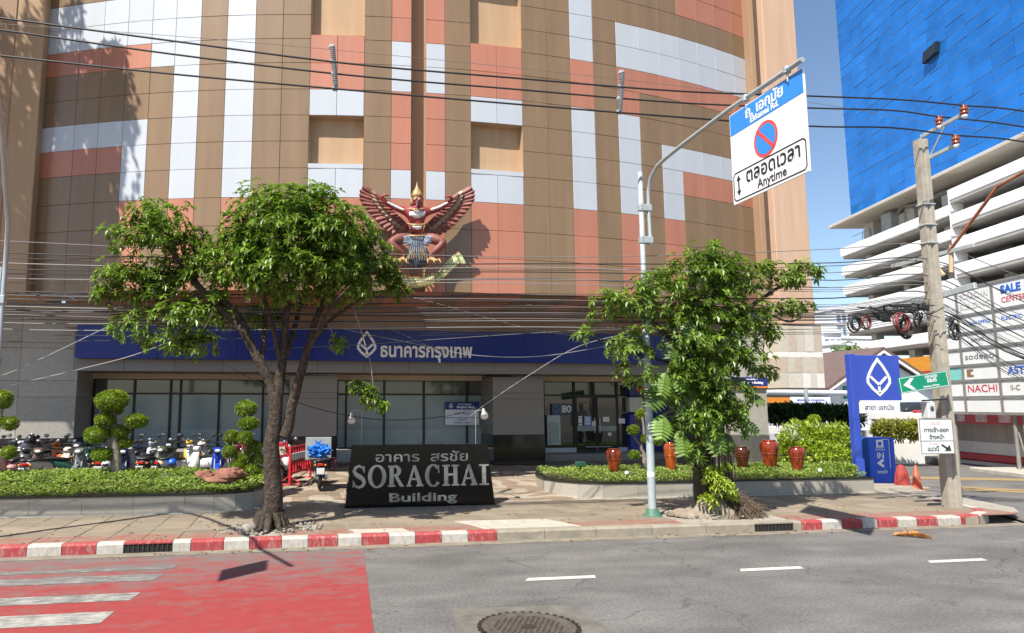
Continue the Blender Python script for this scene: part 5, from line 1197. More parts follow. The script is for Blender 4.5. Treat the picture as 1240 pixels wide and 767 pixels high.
def make_bike(label, pm_, group, extra=None, screen=False):
    t = thing('motorcycle', label, 'motorcycle', (0,0,0), group)
    for x in (.62, -.60):
        mw = Matrix.Translation((x,0,.29)) @ Matrix.Rotation(PI/2, 4, 'X'); b_ = MB(mw)
        b_.lathe([(.205,-.03),(.25,-.05),(.285,-.03),(.292,0),(.285,.03),(.25,.05),(.205,.03),(.205,-.03)], (0,0,0), 20); wh = b_.build('wheel', rub, t)
        b_ = MB(mw); b_.lathe([(.207,-.022),(.207,.022),(.19,.022),(.19,-.022),(.207,-.022)], (0,0,0), 20); b_.lathe([(.05,-.06),(.05,.06)], (0,0,0), 10)
        for k in range(6):
            a = PI*k/3; b_.tube([(.04*math.cos(a),.04*math.sin(a),0),(.2*math.cos(a),.2*math.sin(a),0)], .011, 5)
        b_.build('rim', silver, wh)
    b_ = MB(); loft(b_, [(-.86,.05,.60,.68),(-.72,.11,.52,.74),(-.45,.14,.45,.74),(-.15,.13,.40,.70),(.05,.10,.38,.56),(.20,.09,.38,.48)]); b_.build('rear_body', pm_, t)
    b_ = MB(); loft(b_, [(.16,.10,.30,.46),(.28,.16,.30,.66),(.37,.17,.42,.84),(.44,.12,.58,.92),(.48,.06,.70,.92)]); b_.build('leg_shield', pm_, t)
    b_ = MB(); b_.prism([(.34,.42),(.42,.54),(.62,.62),(.86,.50),(.88,.46),(.62,.575),(.44,.49),(.38,.40)], -.06, .06, 'y'); b_.v = [(x, y, z) for x, y, z in b_.v]; b_.build('front_fender', pm_, t)
    b_ = MB(); loft(b_, [(-.80,.10,.72,.77),(-.55,.14,.72,.80),(-.25,.14,.70,.78),(-.02,.10,.66,.75),(.03,.05,.66,.70)]); b_.build('seat', vin, t)
    b_ = MB(); loft(b_, [(.36,.07,.90,1.0),(.44,.13,.88,1.03),(.54,.12,.88,1.0),(.60,.07,.90,.97)]); b_.build('handlebar_cowl', pm_, t)
    b_ = MB(); b_.ball((.575,0,.935), (.05,.085,.045), 10, 6); b_.build('headlight', clear_l, t)
    b_ = MB(); b_.tube([(.30,-.34,.98),(.38,-.26,1.0),(.42,-.08,.98),(.42,.08,.98),(.38,.26,1.0),(.30,.34,.98)], .014, 6)
    for s_ in (-1,1): b_.tube([(.30,s_*.36,.975),(.37,s_*.25,1.0)], .021, 7)
    b_.build('handlebar', rub, t)
    for s_ in (-1,1):
        b_ = MB(); b_.tube([(.39,s_*.2,1.0),(.39,s_*.27,1.15)], .007, 5); b_.ball((.385,s_*.29,1.19), (.02,.075,.05), 10, 6); o = b_.build('mirror', rub, t)
        b_ = MB(); b_.ball((.370,s_*.29,1.19), (.012,.062,.040), 10, 6); b_.build('mirror_face', mir, o)
        b_ = MB(); b_.tube([(.41,s_*.075,.80),(.62,s_*.075,.29)], .022, 7); b_.build('fork', silver, t)
        b_ = MB(); b_.tube([(-.42,s_*.12,.62),(-.58,s_*.12,.30)], .026, 7); b_.build('shock_absorber', eng, t)
        b_ = MB(); b_.ball((-.80,s_*.13,.64), (.03,.035,.03), 8, 5); b_.build('indicator', amb, t)
    b_ = MB(); b_.bev(-.10,.16,-.10,.10,.22,.42,.03); b_.tube([(-.05,0,.3),(-.6,.08,.29)], .035, 7); b_.build('engine', eng, t)
    b_ = MB(); b_.tube([(.05,-.13,.25),(-.25,-.15,.24),(-.40,-.16,.27),(-.80,-.17,.36)], [.02,.025,.045,.05], 9); b_.build('exhaust', silver, t)
    b_ = MB(); b_.bev(-.90,-.84,-.07,.07,.62,.69,.012); b_.build('tail_light', red_l, t)
    b_ = MB(); b_.prism([(-.84,.62),(-.95,.42),(-.93,.40),(-.80,.60)], -.08, .08, 'y'); b_.build('mudguard', rub, t)
    b_ = MB(); b_.bev(-.955,-.945,-.10,.10,.42,.58,.004); b_.build('number_plate', plate_m, t)
    b_ = MB(); b_.tube([(-.1,.12,.28),(-.05,.26,.01)], .012, 6); b_.build('side_stand', eng, t)
    if screen: b_ = MB(); loft(b_, [(.50,.20,.98,1.0),(.55,.22,1.0,1.35),(.56,.22,1.0,1.36)]); b_.build('windscreen', M('smoke_screen', (.25,.25,.26), .12, spec=.7), t)
    if extra: extra(t)
    return t
def rack_box(mat_, w_=.40, h=.36, z=.80, x=-.62):
    def f(t):
        b_ = MB(); b_.bev(x-w_/2, x+w_/2, -w_/2, w_/2, z, z+h, .03); o = b_.build('carrier_box', mat_, t); b_ = MB(); b_.bev(x-w_/2-.006, x+w_/2+.006, -w_/2-.006, w_/2+.006, z+h-.06, z+h-.04, .004); b_.build('lid_seam', vin, o)
    return f
GRP = 'motorcycles parked behind the left planter'
cols = [('dark red',(.33,.02,.02)),('charcoal',(.05,.05,.055)),('black',(.014,.014,.015)),('cream',(.62,.52,.42)),('orange',(.62,.14,.02)),('dark green',(.02,.09,.06)),('brown',(.13,.075,.05)),('grey',(.16,.165,.17)),('silver',(.42,.43,.45)),('white',(.66,.66,.66)),('royal blue',(.012,.05,.38)),('yellow',(.55,.38,.03)),('pale blue',(.30,.42,.55)),('navy blue',(.012,.02,.07)),('pink',(.55,.30,.27)),('maroon',(.10,.015,.02)),('olive',(.10,.10,.04)),('pearl white',(.58,.57,.53))]
P_ = {n_: paint(n_.replace(' ', '_'), c) for n_, c in cols}
base_b = make_bike('x', P_['black'], GRP)
def bike_at(x, y, rz, cname, label, z=None, src=base_b, group=GRP):
    r = dup(src, (x, y, plaza_z(y) if z is None else z), rz, label, group)
    for ch in r.children:
        if ch.name.split('.')[0] in ('rear_body','leg_shield','front_fender','handlebar_cowl'):
            ch.material_slots[0].link = 'OBJECT'; ch.material_slots[0].material = P_[cname]
    return r
random.seed(77)
front = [(-6,'dark red',80),(12,'pink',250),(30,'charcoal',110),(47,'brown',285),(64,'cream',60),(84,'dark green',25),(104,'grey',265),(126,'black',95),(150,'navy blue',280),(167,'silver',250),(186,'charcoal',80),(203,'olive',260),(222,'pearl white',50),(243,'white',140),(264,'royal blue',275),(288,'maroon',100)]
for px, c, h in front:
    p_ = W(px, 565, 20.6+random.uniform(-.2,.2)); bike_at(p_.x, p_.y, rad(h), c, c + ' motorcycle in the front row, ' + ('headlight' if h > 180 else 'tail') + ' towards the street, ' + ('left' if px < 135 else 'right') + ' of the tall topiary')
back = [(-2,'white',265),(20,'silver',100),(45,'pearl white',250),(72,'orange',120),(95,'charcoal',280),(118,'pale blue',80),(140,'white',95),(163,'grey',260),(185,'silver',105),(206,'black',275),(232,'yellow',110),(252,'cream',255),(276,'pale blue',285),(296,'dark red',100)]
for px, c, h in back:
    p_ = W(px, 555, 22.1+random.uniform(-.15,.15)); bike_at(p_.x, p_.y, rad(h), c, c + ' motorcycle in the back row, ' + ('headlight' if h > 180 else 'tail') + ' towards the street, ' + ('left' if px < 135 else 'right') + ' of the tall topiary')
p_ = W(322, 580, 19.7); bike_at(p_.x, p_.y, rad(60), 'pale blue', 'pale blue and white motorcycle showing just left of the big tree trunk')
p_ = W(343, 590, 20.6); bike_at(p_.x-.1, p_.y, rad(70), 'pearl white', 'motorcycle carrying a red delivery box, right beside the tree trunk')
q_ = MB(frame((p_.x-.05,p_.y-.62,plaza_z(20)+.95), (.97,.2,.12), (-.1,0,1))); q_.bev(-.2,.2,-.2,.22,-.36,0,.03); bx_ = thing('delivery_box', 'red insulated delivery box tilted on the motorcycle beside the trunk', 'box', (p_.x,p_.y-.6,plaza_z(20)+.75)); q_.build('shell', M('box_red', (.48,.02,.05), .5, var=.08), bx_)
q_ = MB(frame((p_.x-.05,p_.y-.62,plaza_z(20)+.95), (.97,.2,.12), (-.1,0,1))); q_.box(-.08,.1,-.12,.10,.001,.006); q_.build('label', M('box_label', (.62,.55,.35), .5, var=.4, scale=30), bx_)
# the motorcycle with grey tray and blue bag, tail towards the street
pb = G(386,594,plaza_z(19.6)); rzb = rad(92); bb_ = bike_at(pb.x, pb.y+.7, rzb, 'black', 'black delivery motorcycle with grey tray and number plate towards the street', group='motorcycles on the forecourt')
zt2 = plaza_z(20)
t = thing('cargo_tray', 'grey flat cargo board standing on the delivery motorcycle behind the blue bag', 'tray', (pb.x,pb.y+.3,zt2+.8)); MB().bev(pb.x-.36,pb.x+.32,pb.y+.42,pb.y+.46,zt2+.72,zt2+1.32,.01).build('board', M('grey_board', (.30,.33,.32), .5, var=.12), t); MB().bev(pb.x-.28,pb.x+.26,pb.y-.02,pb.y+.42,zt2+.76,zt2+.80,.01).build('shelf', eng, t)
t = thing('plastic_bag', 'bright blue plastic bag tied on the delivery motorcycle', 'bag', (pb.x-.03,pb.y+.15,zt2+.8)); mb = MB(); mb.ball((pb.x-.03,pb.y+.14,zt2+.96), (.27,.20,.15), 26, 16, .8, False, 3.2); mb.ball((pb.x+.07,pb.y+.10,zt2+.99), (.2,.17,.14), 20, 12, .9, False, 4.0); mb.ball((pb.x-.06,pb.y+.14,zt2+1.10), (.07,.06,.07), 10, 8, .9, False); mb.tube([(pb.x-.03,pb.y+.14,zt2+1.17),(pb.x-.12,pb.y+.1,zt2+1.25)], [.03,.008], 6); mb.tube([(pb.x-.03,pb.y+.14,zt2+1.17),(pb.x+.05,pb.y+.1,zt2+1.26)], [.03,.008], 6); mb.build('bag', M('bag_blue', (.02,.16,.55), .3, var=.25, scale=14, bump=.6, bscale=16), t)
t = thing('side_bag', 'dark maroon pannier bag hanging on the right of the delivery motorcycle', 'bag', (pb.x+.35,pb.y+.3,zt2+.6)); MB().bev(pb.x+.25,pb.x+.47,pb.y+.1,pb.y+.55,zt2+.46,zt2+.78,.05).build('bag', M('bag_maroon', (.09,.03,.04), .7, var=.2), t)
COLr = [c for c in base_b.children]
for c in list(base_b.children):
    for g in list(c.children): bpy.data.objects.remove(g)
for c in list(base_b.children): bpy.data.objects.remove(c)
bpy.data.objects.remove(base_b)
def helmet(label, px, py, Y, m):
    p_ = W(px, py, Y); t = thing('helmet', label, 'helmet', p_-V((0,0,.12))); MB().ball(p_, (.125,.145,.13), 14, 9).build('shell', m, t)
    MB().ball(p_+V((.0,-.035,-.015)), (.105,.125,.07), 12, 7).build('visor', M('visor', (.03,.03,.035), .08), t); MB().lathe([(.118,0),(.122,.02),(.118,.035)], p_+V((0,0,-.115)), 14).build('rim', rub, t)
helmet('glossy black helmet standing highest above the motorcycles near the left edge', 37.5, 532, 21.4, P_['black'])
helmet('bright blue round helmet hanging low in the front row of motorcycles', 208.5, 561, 19.9, paint('helmet_blue', (.01,.10,.55)))
helmet('dark grey helmet on the handlebar left of the glossy black helmet', 16, 540, 21.2, P_['charcoal'])
helmet('white helmet hanging on a motorcycle behind the tall topiary trunk', 129, 562, 19.8, P_['white'])

# ---- red and white barrier
bA = V((W(350,596,19.5).x, 19.5, 0)); bB = V((W(376,580,21.4).x, 21.4, 0)); z0 = plaza_z(20.3); du = (bB-bA).normalized(); Lb = (bB-bA).length
t = thing('traffic_barrier', 'red and white plastic barrier with slats standing beside the delivery motorcycle', 'barrier', ((bA+bB)/2).to_tuple()[:2] + (z0,)); BF = frame((bA.x,bA.y,z0), du, UPZ); br = M('barrier_red', (.55,.02,.03), .5, var=.1, scale=6)
def bbx(a, b_, c, d, e, f, nm, m): MB(BF).bev(a, b_, c, d, e, f, .008).build(nm, m, t)
for x in (0, Lb-.05): bbx(x, x+.05, .05, 1.06, -.03, .03, 'post', br)
for y0_, y1_, m in ((.98,1.05,br),(.62,.67,br),(.32,.38,br)): bbx(.051, Lb-.051, y0_, y1_, -.025, .025, 'rail', m)
bbx(.051, Lb-.051, .68, .86, -.03, .03, 'white_board', white_p)
for i in range(9): x = .12 + (Lb-.24)*i/8; bbx(x-.015, x+.015, .865, .975, -.02, .02, 'slat', br); bbx(x-.015, x+.015, .385, .615, -.02, .02, 'slat', br)
for x in (.02, Lb-.03):
    MB(BF).bev(x-.03, x+.03, .05, .09, -.32, .32, .01).build('foot', br, t)
    MB(BF).tube([(x,.3,0),(x,.09,-.3)], .015, 6).build('brace', br, t); MB(BF).tube([(x,.3,0),(x,.09,.3)], .015, 6).build('brace', br, t)
    for zz_ in (-.3,.3): MB(BF @ Matrix.Translation((x,.05,zz_))).lathe([(.05,-.03),(.05,.03)], (0,0,0), 10).build('wheel', rub, t)
# ---- cones
cone_m = M('cone_orange', (.60,.10,.035), .5, var=.2, scale=8); cl_m = M('cone_cloth', (.33,.045,.04), .75, var=.3, scale=10, bump=.4)
p_ = G(1111,594,.05); t = thing('traffic_cone', 'orange traffic cone with a dark band on the kerb side by the blue box sign', 'cone', p_)
MB().bev(p_.x-.19,p_.x+.19,p_.y-.19,p_.y+.19,p_.z,p_.z+.03,.01).build('base', cone_m, t); MB().lathe([(.14,.03),(.032,.70),(.02,.71),(.0,.71)], p_, 18).build('cone', cone_m, t); MB().lathe([(.099,.33),(.084,.42)], p_, 18).build('band', M('band_grey', (.30,.10,.08), .5), t)
p_ = G(1093,592,.05); t = thing('traffic_cone', 'traffic cone wrapped in dark red cloth, nearest the blue box sign', 'cone', p_)
MB().lathe([(.21,.0),(.18,.12),(.16,.3),(.15,.45),(.12,.58),(.07,.68),(.0,.70)], p_, 16).build('wrapped_cone', cl_m, t)
mb = MB()
for i in range(9): a = 2*PI*i/9; mb.tube([p_+V((.08*math.cos(a),.08*math.sin(a),.66)), p_+V((.155*math.cos(a),.155*math.sin(a),.42)), p_+V((.20*math.cos(a),.20*math.sin(a),.02))], [.015,.022,.025], 5)
mb.build('cloth_folds', cl_m, t)
# ---- blue bank banner sign on its post
YBn = 18.1; bnb = M('banner_blue', (.035,.075,.42), .45, var=.06, scale=2); bnr = thing('bank_pole_sign', 'tall blue bank sign with white diamond emblem on a blue post behind the planter', 'sign', W(1045,577,YBn))
a = W(1030,460,YBn).x; x1 = W(1090.5,460,YBn).x; z1 = W(1060,430.5,YBn).z; z0 = W(1060,485,YBn).z; xp1 = W(1037,460,YBn).x
MB().bev(xp1+.005, x1, YBn, YBn+.16, z0, z1, .01).build('panel', bnb, bnr); MB().bev(a, xp1, YBn-.02, YBn+.18, W(1040,560,YBn).z*0+.62, z1+.03, .01).build('post', bnb, bnr); MB().bev(a-.0, a+.24, YBn-.03, YBn+.19, .45, W(1045,556,YBn).z, .01).build('post_sleeve', bnb, bnr)
MB().bev(a+.16, a+.24, YBn+.02, YBn+.14, W(1045,556,YBn).z, z0-.01, .01).build('brace_post', bnb, bnr)
MB().tube([(a+.30,YBn+.08,z0),(a+.30,YBn+.08,W(1045,501,YBn).z)], .02, 6).build('hanger', white_p, bnr)
FMb = frame(((xp1+x1)/2, YBn, (z0+z1)/2), (1,0,0)); mb = MB(FMb); logo(mb, .0, .02, (z1-z0)*.78, .003, .010, .085); mb.build('emblem', white_p, bnr)
zc1, zc0 = W(1065,487,YBn).z, W(1065,501,YBn).z; xa, xb2 = W(1040,494,YBn).x, W(1091,494,YBn).x; MB().bev(xa, xb2, YBn+.02, YBn+.12, zc0, zc1, .01).build('name_plate', white_p, bnr)
mb = MB(frame(((xa+xb2)/2, YBn+.02, (zc0+zc1)/2), (1,0,0))); mb.text('สาขา เอกมัย', .20, 0, 0, .004, .003, .006); mb.build('lettering', M('grey_print', (.10,.10,.12), .5), bnr)
# ---- blue entrance box
pI = G(1069,588,.12); Iz0, Iz1 = .12, W(1069,530,19.3).z; I = thing('entrance_sign', 'blue standing box sign with the word IN and white arrow between banner and cones', 'sign', (pI.x,19.4,.1)); bi = M('box_blue', (.012,.085,.60), .4, var=.06, scale=3)
xl_, xr_ = W(1055.5,560,19.3).x, W(1080,560,19.3).x
MB().bev(xl_-.05, xr_, 19.3, 19.75, Iz0, Iz1, .02).build('body', bi, I)
MB().bev(xr_+.004, xr_+.16, 19.32, 19.74, Iz0, Iz1-.02, .02).build('side_panel', bi, I)
mb = MB(frame((xr_-.06,19.3,0),(1,0,0))); mb.box(-.008,.008,Iz0+.45,Iz1-.05,.002,.006); mb.box(-.008-(xr_-xl_)*.35,.008,Iz1-.065,Iz1-.05,.002,.006); mb.build('edge_line', white_p, I)
mb = MB(frame(((xl_+xr_)/2-.03,19.3,0),(1,0,0))); h = Iz1-Iz0
mb.band([(-.09,Iz0+h*.80),(.09,Iz0+h*.80),(.09,Iz0+h*.93),(-.09,Iz0+h*.93)], .06, .002, .008, True); mb.prism([(-.14,Iz0+h*.77),(.14,Iz0+h*.77),(.14,Iz0+h*.79),(-.14,Iz0+h*.79)], .002, .008)
mb.text('IN', .25, .0, Iz0+h*.605, .006, .003, .012); mb.band([(.09,Iz0+h*.52),(-.07,Iz0+h*.445),(.09,Iz0+h*.37)], .08, .002, .008); mb.text('ทางเข้า', .13, .03, Iz0+h*.255, .006, .003, .02); mb.text('ธนาคารกรุงเทพ', .055, .0, Iz0+h*.735, .006, .002, .02); mb.build('lettering', white_p, I)
o = MB().bev(W(1046,600,18.6).x, W(1118,600,18.6).x, 18.3, 19.9, .0, .115, .02).build('kerb_island', k_con, pavement)

# ================================================================ ACROSS THE SIDE STREET
DA = rad(11); dB = V((math.sin(DA), math.cos(DA), 0)); nB = V((-math.cos(DA), math.sin(DA), 0)); B0 = V((25.55,22.43,0))
FB = frame(B0, -dB)                       # local x runs towards the camera, y up, z out over the side street
def bl(px, py): p_ = WP(px, py, B0, nB); return (p_-B0).dot(-dB), p_.z
bb = thing('tenant_board', 'large white tenant signboard grid with company names on grey frames beyond the utility pole', 'billboard', B0)
fr_m = M('board_frame', (.26,.245,.22), .5, .2, var=.15, scale=4); bd_m = M('board_white', (.80,.80,.79), .4, var=.03, orand=.02)
xc = [bl(1140,450)[0], bl(1166,450)[0], bl(1210,450)[0], bl(1254,450)[0]]; wc = xc[3]-xc[2]; xc += [xc[3]+wc, xc[3]+2*wc]
zr = [bl(1204,y)[1] for y in (501,481,460,440.5,419,399)]; zr += [bl(1204,376)[1], bl(1204,341.5)[1]]
for x in xc: MB(FB).box(x-.06, x+.06, zr[0]-.05, zr[-1]+.05, -.12, .02).build('upright', fr_m, bb)
for z in zr: MB(FB).box(xc[0]-.06, xc[-1]+.06, z-.05, z+.05, -.115, .025).build('crossbar', fr_m, bb)
mint = M('board_mint', (.22,.60,.55), .4)
def cell(i, j, m=bd_m):
    x0, x1, z0, z1 = xc[i]+.065, xc[i+1]-.065, zr[j]+.055, zr[j+1]-.055
    MB(FB).box(x0, x1, z0, z1, -.08, -.01).build('sign_panel', m, bb); return (x0+x1)/2, (z0+z1)/2, x1-x0, z1-z0
bpb = M('logo_blue', (.02,.12,.55), .5); bpr = M('logo_red', (.55,.03,.05), .5); bpk = M('logo_dark', (.16,.15,.15), .5); bpp = M('logo_faded', (.58,.55,.53), .5); bpn = M('logo_brown', (.25,.15,.07), .5)
def lab(i, j, parts, m=bd_m):
    cx_, cz, w__, h = cell(i, j, m)
    for t_, sz, dx, dz, mt, bold in parts:
        vs, _ = text_mesh(t_, 1, .005, bold, 'CENTER'); tw = max(v[0] for v in vs)-min(v[0] for v in vs); q_ = MB(FB); q_.text(t_, h*sz, cx_+dx*w__, cz+dz*h, -.003, .004, bold, 'CENTER', min(1.6, w__*.86/(tw*h*sz)) if sz > .5 or tw*h*sz > w__*.86 else 1.1); q_.build('lettering', mt, bb)
for j in range(7): 
    for i in range(5):
        k = (i, j)
        if k == (1,6): lab(i, j, [('SORACHAI', .34, 0, .2, bpp, .02), ('BUILDING', .34, 0, -.22, bpp, .02)])
        elif k == (2,6): lab(i, j, [('SALE', .42, .05, .18, bpb, .04), ('CENTER', .30, .12, -.22, bpr, .0)])
        elif k == (1,4): lab(i, j, [('DEMAG', .34, 0, 0, bpk, .0)])
        elif k == (1,3): lab(i, j, [('sodexo', .60, 0, 0, bpk, -.005)])
        elif k == (1,2):
            cx_, cz, w__, h = cell(i, j); q_ = MB(FB); q_.box(cx_-w__*.42, cx_-w__*.30, cz-h*.3, cz+h*.3, -.0095, .0); q_.box(cx_-w__*.30, cx_-w__*.22, cz-h*.3, cz-h*.14, -.0095, .0); q_.box(cx_-w__*.30, cx_-w__*.22, cz+h*.14, cz+h*.3, -.0095, .0); q_.build('mark', bpn, bb)
        elif k == (2,2): lab(i, j, [('ASTEC', .75, .15, 0, bpb, .03)])
        elif k == (1,1): lab(i, j, [('NACHI', .74, 0, 0, bpr, .0)])
        elif k == (2,1): lab(i, j, [('II-C', .5, -.1, 0, bpn, .0)])
        elif k == (2,3): lab(i, j, [('~ - ~~', .3, 0, 0, bpp, .0)])
        elif k == (2,5): lab(i, j, [('ELECTRIC', .34, 0, .0, bpb, .0)])
        elif k == (1,5): lab(i, j, [('THAI OFFICE', .3, .1, .0, bpb, .0)])
        elif k == (0,2): cell(i, j, mint)
        else: cell(i, j)
for px in (1228, 1240):
    x, _ = bl(px, 560); MB(FB).tube([(x,0,-.18),(x,zr[-1],-.18)], .07, 8).build('post', fr_m, bb)
x, _ = bl(1150, 500); MB(FB).tube([(x,0,-.18),(x,zr[-1],-.18)], .07, 8).build('post', fr_m, bb); MB(FB).tube([(bl(1240,560)[0],.2,-.18),(bl(1228,530)[0],1.5,-.18)], .03, 6).build('brace', fr_m, bb)
# red and white roadside wall with an awning behind the board
off = 1.6; W0 = B0 - nB*off; FWl = frame(W0, -dB)
def wl(px, py): p_ = WP(px, py, W0, nB); return (p_-W0).dot(-dB), p_.z
wa, wb_ = wl(1128,540)[0], wl(1330,540)[0]; zw = lambda y: wl(1200,y)[1]
wt = thing('shop_wall', 'low red and white shop wall with red awning behind the tenant board', 'wall', W0)
rw = M('wall_red', (.52,.04,.05), .5, var=.1, scale=2); ww = M('wall_white', (.70,.68,.64), .6, var=.08, scale=1.5, streak=True); wg = M('wall_grey', (.36,.33,.29), .7, var=.15, scale=1.5, streak=True)
MB(FWl).bev(wa, wb_, zw(513), zw(498), -.3, .75, .03).build('awning', rw, wt)
q_ = MB(FWl); n = 7
for i in range(n): x0 = wa + (wb_-wa)*i/n; q_.box(x0+.3, x0+(wb_-wa)/n-.3, zw(511), zw(501), .751, .758)
q_.build('awning_print', M('awning_pale', (.62,.42,.42), .5, var=.4, scale=3), wt)
MB(FWl).box(wa, wb_, zw(536), zw(513)-.01, -.3, .0).build('panel', wg, wt)
MB(FWl).box(wa, wb_, zw(550), zw(536), -.3, .03).build('white_band', ww, wt)
MB(FWl).bev(wa, wb_, zw(559.5), zw(550.5), -.3, .12, .05).build('red_band', rw, wt)
MB(FWl).box(wa, wb_, -.05, zw(560), -.3, .02).build('base', ww, wt)
MB(FB).bev(bl(1205,560)[0], wb_, -.02, .16, -1.4, 1.0, .03).build('footpath', pale, pavement)
# white garden wall with ledge, and parked car on the deck behind it
YV = 26.6; wv = thing('garden_wall', 'white rendered garden wall behind the blue entrance box and the cones', 'wall', W(1095,572,YV))
MB().bev(W(1058,550,YV).x, W(1141,550,YV).x, YV, YV+.25, 0, W(1095,534,YV).z, .02).build('wall', M('white_render', (.72,.70,.66), .7, var=.06, scale=1.2), wv)
MB().bev(W(1058,504,YV).x, W(1119,504,YV).x, YV-.1, YV+.3, W(1090,508,YV).z, W(1090,501,YV).z, .02).build('ledge', MATS['white_render'], wv)
for px in (1062,1117): MB().box(W(px,520,YV).x-.06, W(px,520,YV).x+.06, YV+.05, YV+.18, W(1095,534,YV).z, W(1090,508,YV).z).build('post', MATS['white_render'], wv)
tp = MB().bev(W(1135,560,YV-.6).x, W(1150,560,YV-.6).x, YV-.9, YV+.8, .0, W(1140,552,YV).z, .04).build('rubbish_bin', M('bin_dark', (.03,.03,.035), .5), origin=(W(1142,570,YV).x,YV,0)); tag(tp, 'dark low bin at the end of the white garden wall beside the utility pole', 'bin')
# bright parked car, only its cabin shows
YC = 31; pc = W(1100,500,YC); car = thing('parked_car', 'silver parked car partly hidden between the bank sign and the utility pole', 'car', (pc.x, YC, .3)); cs = paint('car', (.50,.53,.56)); zc = W(1100,500,YC).z
b_ = MB(Matrix.Translation((pc.x+.3, YC, 0)) @ Matrix.Rotation(rad(5),4,'Z')); loft(b_, [(-2.1,.6,zc-.5,zc-.05),(-1.9,.8,zc-.6,zc+.05),(-.8,.85,zc-.6,zc+.1),(1.2,.85,zc-.6,zc+.1),(2.0,.75,zc-.55,zc+.05),(2.1,.6,zc-.5,zc-.05)], 12); b_.build('body', cs, car)
b_ = MB(Matrix.Translation((pc.x+.3, YC, 0)) @ Matrix.Rotation(rad(5),4,'Z')); loft(b_, [(-1.3,.6,zc+.05,zc+.12),(-.7,.68,zc,zc+.52),(.6,.68,zc,zc+.55),(1.4,.6,zc+.05,zc+.14)], 12); b_.build('cabin', M('car_glass', (.03,.035,.04), .05), car)
for x in (-1.3,1.3):
    b_ = MB(Matrix.Translation((pc.x+.3+x, YC-.75, zc-.5)) @ Matrix.Rotation(PI/2,4,'X')); b_.lathe([(.2,-.1),(.3,-.1),(.32,0),(.3,.1),(.2,.1)], (0,0,0), 16); b_.build('wheel', rub, car)
dk = MB().box(pc.x-4, pc.x+5, YC-2, YC+6, zc-1.2, zc-.82).build('car_deck', M('white_render', (.7,.7,.7)), origin=(pc.x,YC,zc-1)); struct(dk)
for xx_ in (-3.5,0,4.5): 
    o = MB().box(pc.x+xx_-.15, pc.x+xx_+.15, YC+2.8, YC+3.1, -.05, zc-1.2).build('deck_column', MATS['white_render'], dk)

# ---- white house with brown roof
YH = 42.; hs = thing('house', 'white house with brown tiled roof and green curtained window behind the dark hedge', 'house', W(1010,500,YH)); hw_ = M('house_white', (.72,.75,.80), .7, var=.05, scale=.6); hr_ = M('house_roof', (.13,.085,.075), .8, var=.2, scale=3)
x0, xr, x1 = W(1003,480,YH).x, W(1066,480,YH).x, W(1130,480,YH).x; ze, zri = W(1003,468,YH).z, W(1066,425,YH).z
MB().prism([(x0,-.05),(x1,-.05),(x1,ze),(xr,zri-.25),(x0,ze)], YH, YH+9, 'y').build('wall', hw_, hs)
for s_, (xa, za) in ((-1,(x0-.5,ze-.32)),(1,(x1+.5,ze-.32))):
    MB().prism([(xa,za),(xr,zri),(xr,zri+.22),(xa,za+.22)], YH-.6, YH+9.5, 'y').build('roof', hr_, hs)
    MB().prism([(xa,za-.16),(xr,zri-.18),(xr,zri-.01),(xa,za-.01)], YH-.62, YH-.5, 'y').build('barge_board', M('trim_white', (.78,.78,.78), .5), hs)
xa, xb_ = W(918,470,YH).x, W(1008,470,YH).x; ya = YH+1.0; zt, zb2 = W(980,438,YH+4).z, W(980,469,YH).z
MB().add([(xa,YH-.3,zb2),(xb_,YH-.3,zb2),(xb_,YH+4.5,zt),(xa,YH+4.5,zt),(xa,YH-.3,zb2-.2),(xb_,YH-.3,zb2-.2),(xb_,YH+4.5,zt-.2),(xa,YH+4.5,zt-.2)], [(0,1,2,3),(0,4,5,1),(7,6,5,4),(1,5,6,2),(0,3,7,4),(2,6,7,3)]).build('roof', hr_, hs)
MB().box(xa, x0-.01, YH+.4, YH+8, -.05, zb2-.02).build('wing', M('wing_wall', (.45,.46,.48), .7, var=.1), hs)
MB().tube([(xa-.1,YH-.9,W(980,475.5,YH).z),(W(1014,475,YH).x,YH-.9,W(980,476.5,YH).z)], .18, 10).build('awning_roll', M('awning_roll_m', (.52,.56,.60), .4, var=.1), hs)
MB().box(xa, W(999,485,YH).x, YH-.1, YH+.1, W(980,488,YH).z, W(980,481.5,YH).z).build('orange_band', M('band_orange', (.60,.22,.03), .5), hs)
MB().box(xa, W(974,490,YH).x, YH-.05, YH+.1, W(980,496,YH).z, W(980,488.2,YH).z).build('maroon_panel', M('panel_maroon', (.10,.02,.03), .4), hs)
wx0, wx1 = W(1020,480,YH).x, W(1034,480,YH).x; wn = MB().box(wx0-.12, wx1+.12, YH-.06, YH+.02, W(1025,484.5,YH).z, W(1025,466.5,YH).z).build('window', MATS['trim_white'], hs)
for a, c, m in ((wx0, (wx0+wx1)/2-.05, M('curtain_green', (.03,.20,.16), .5, var=.2, scale=4)), ((wx0+wx1)/2+.05, wx1, MATS['curtain_green'])): MB().box(a, c, YH-.09, YH-.061, W(1025,483.5,YH).z, W(1025,467.5,YH).z).build('pane', m, wn)
MB().bev(W(1015,462,YH).x, W(1030,462,YH).x, YH-.35, YH-.01, W(1022,464,YH).z, W(1022,460,YH).z, .03).build('air_conditioner', MATS['trim_white'], hs)
MB().box(W(991,477,YH).x, W(999,477,YH).x, YH+.2, YH+.39, W(995,481,YH).z, W(995,476,YH).z).build('window', dglass, hs)
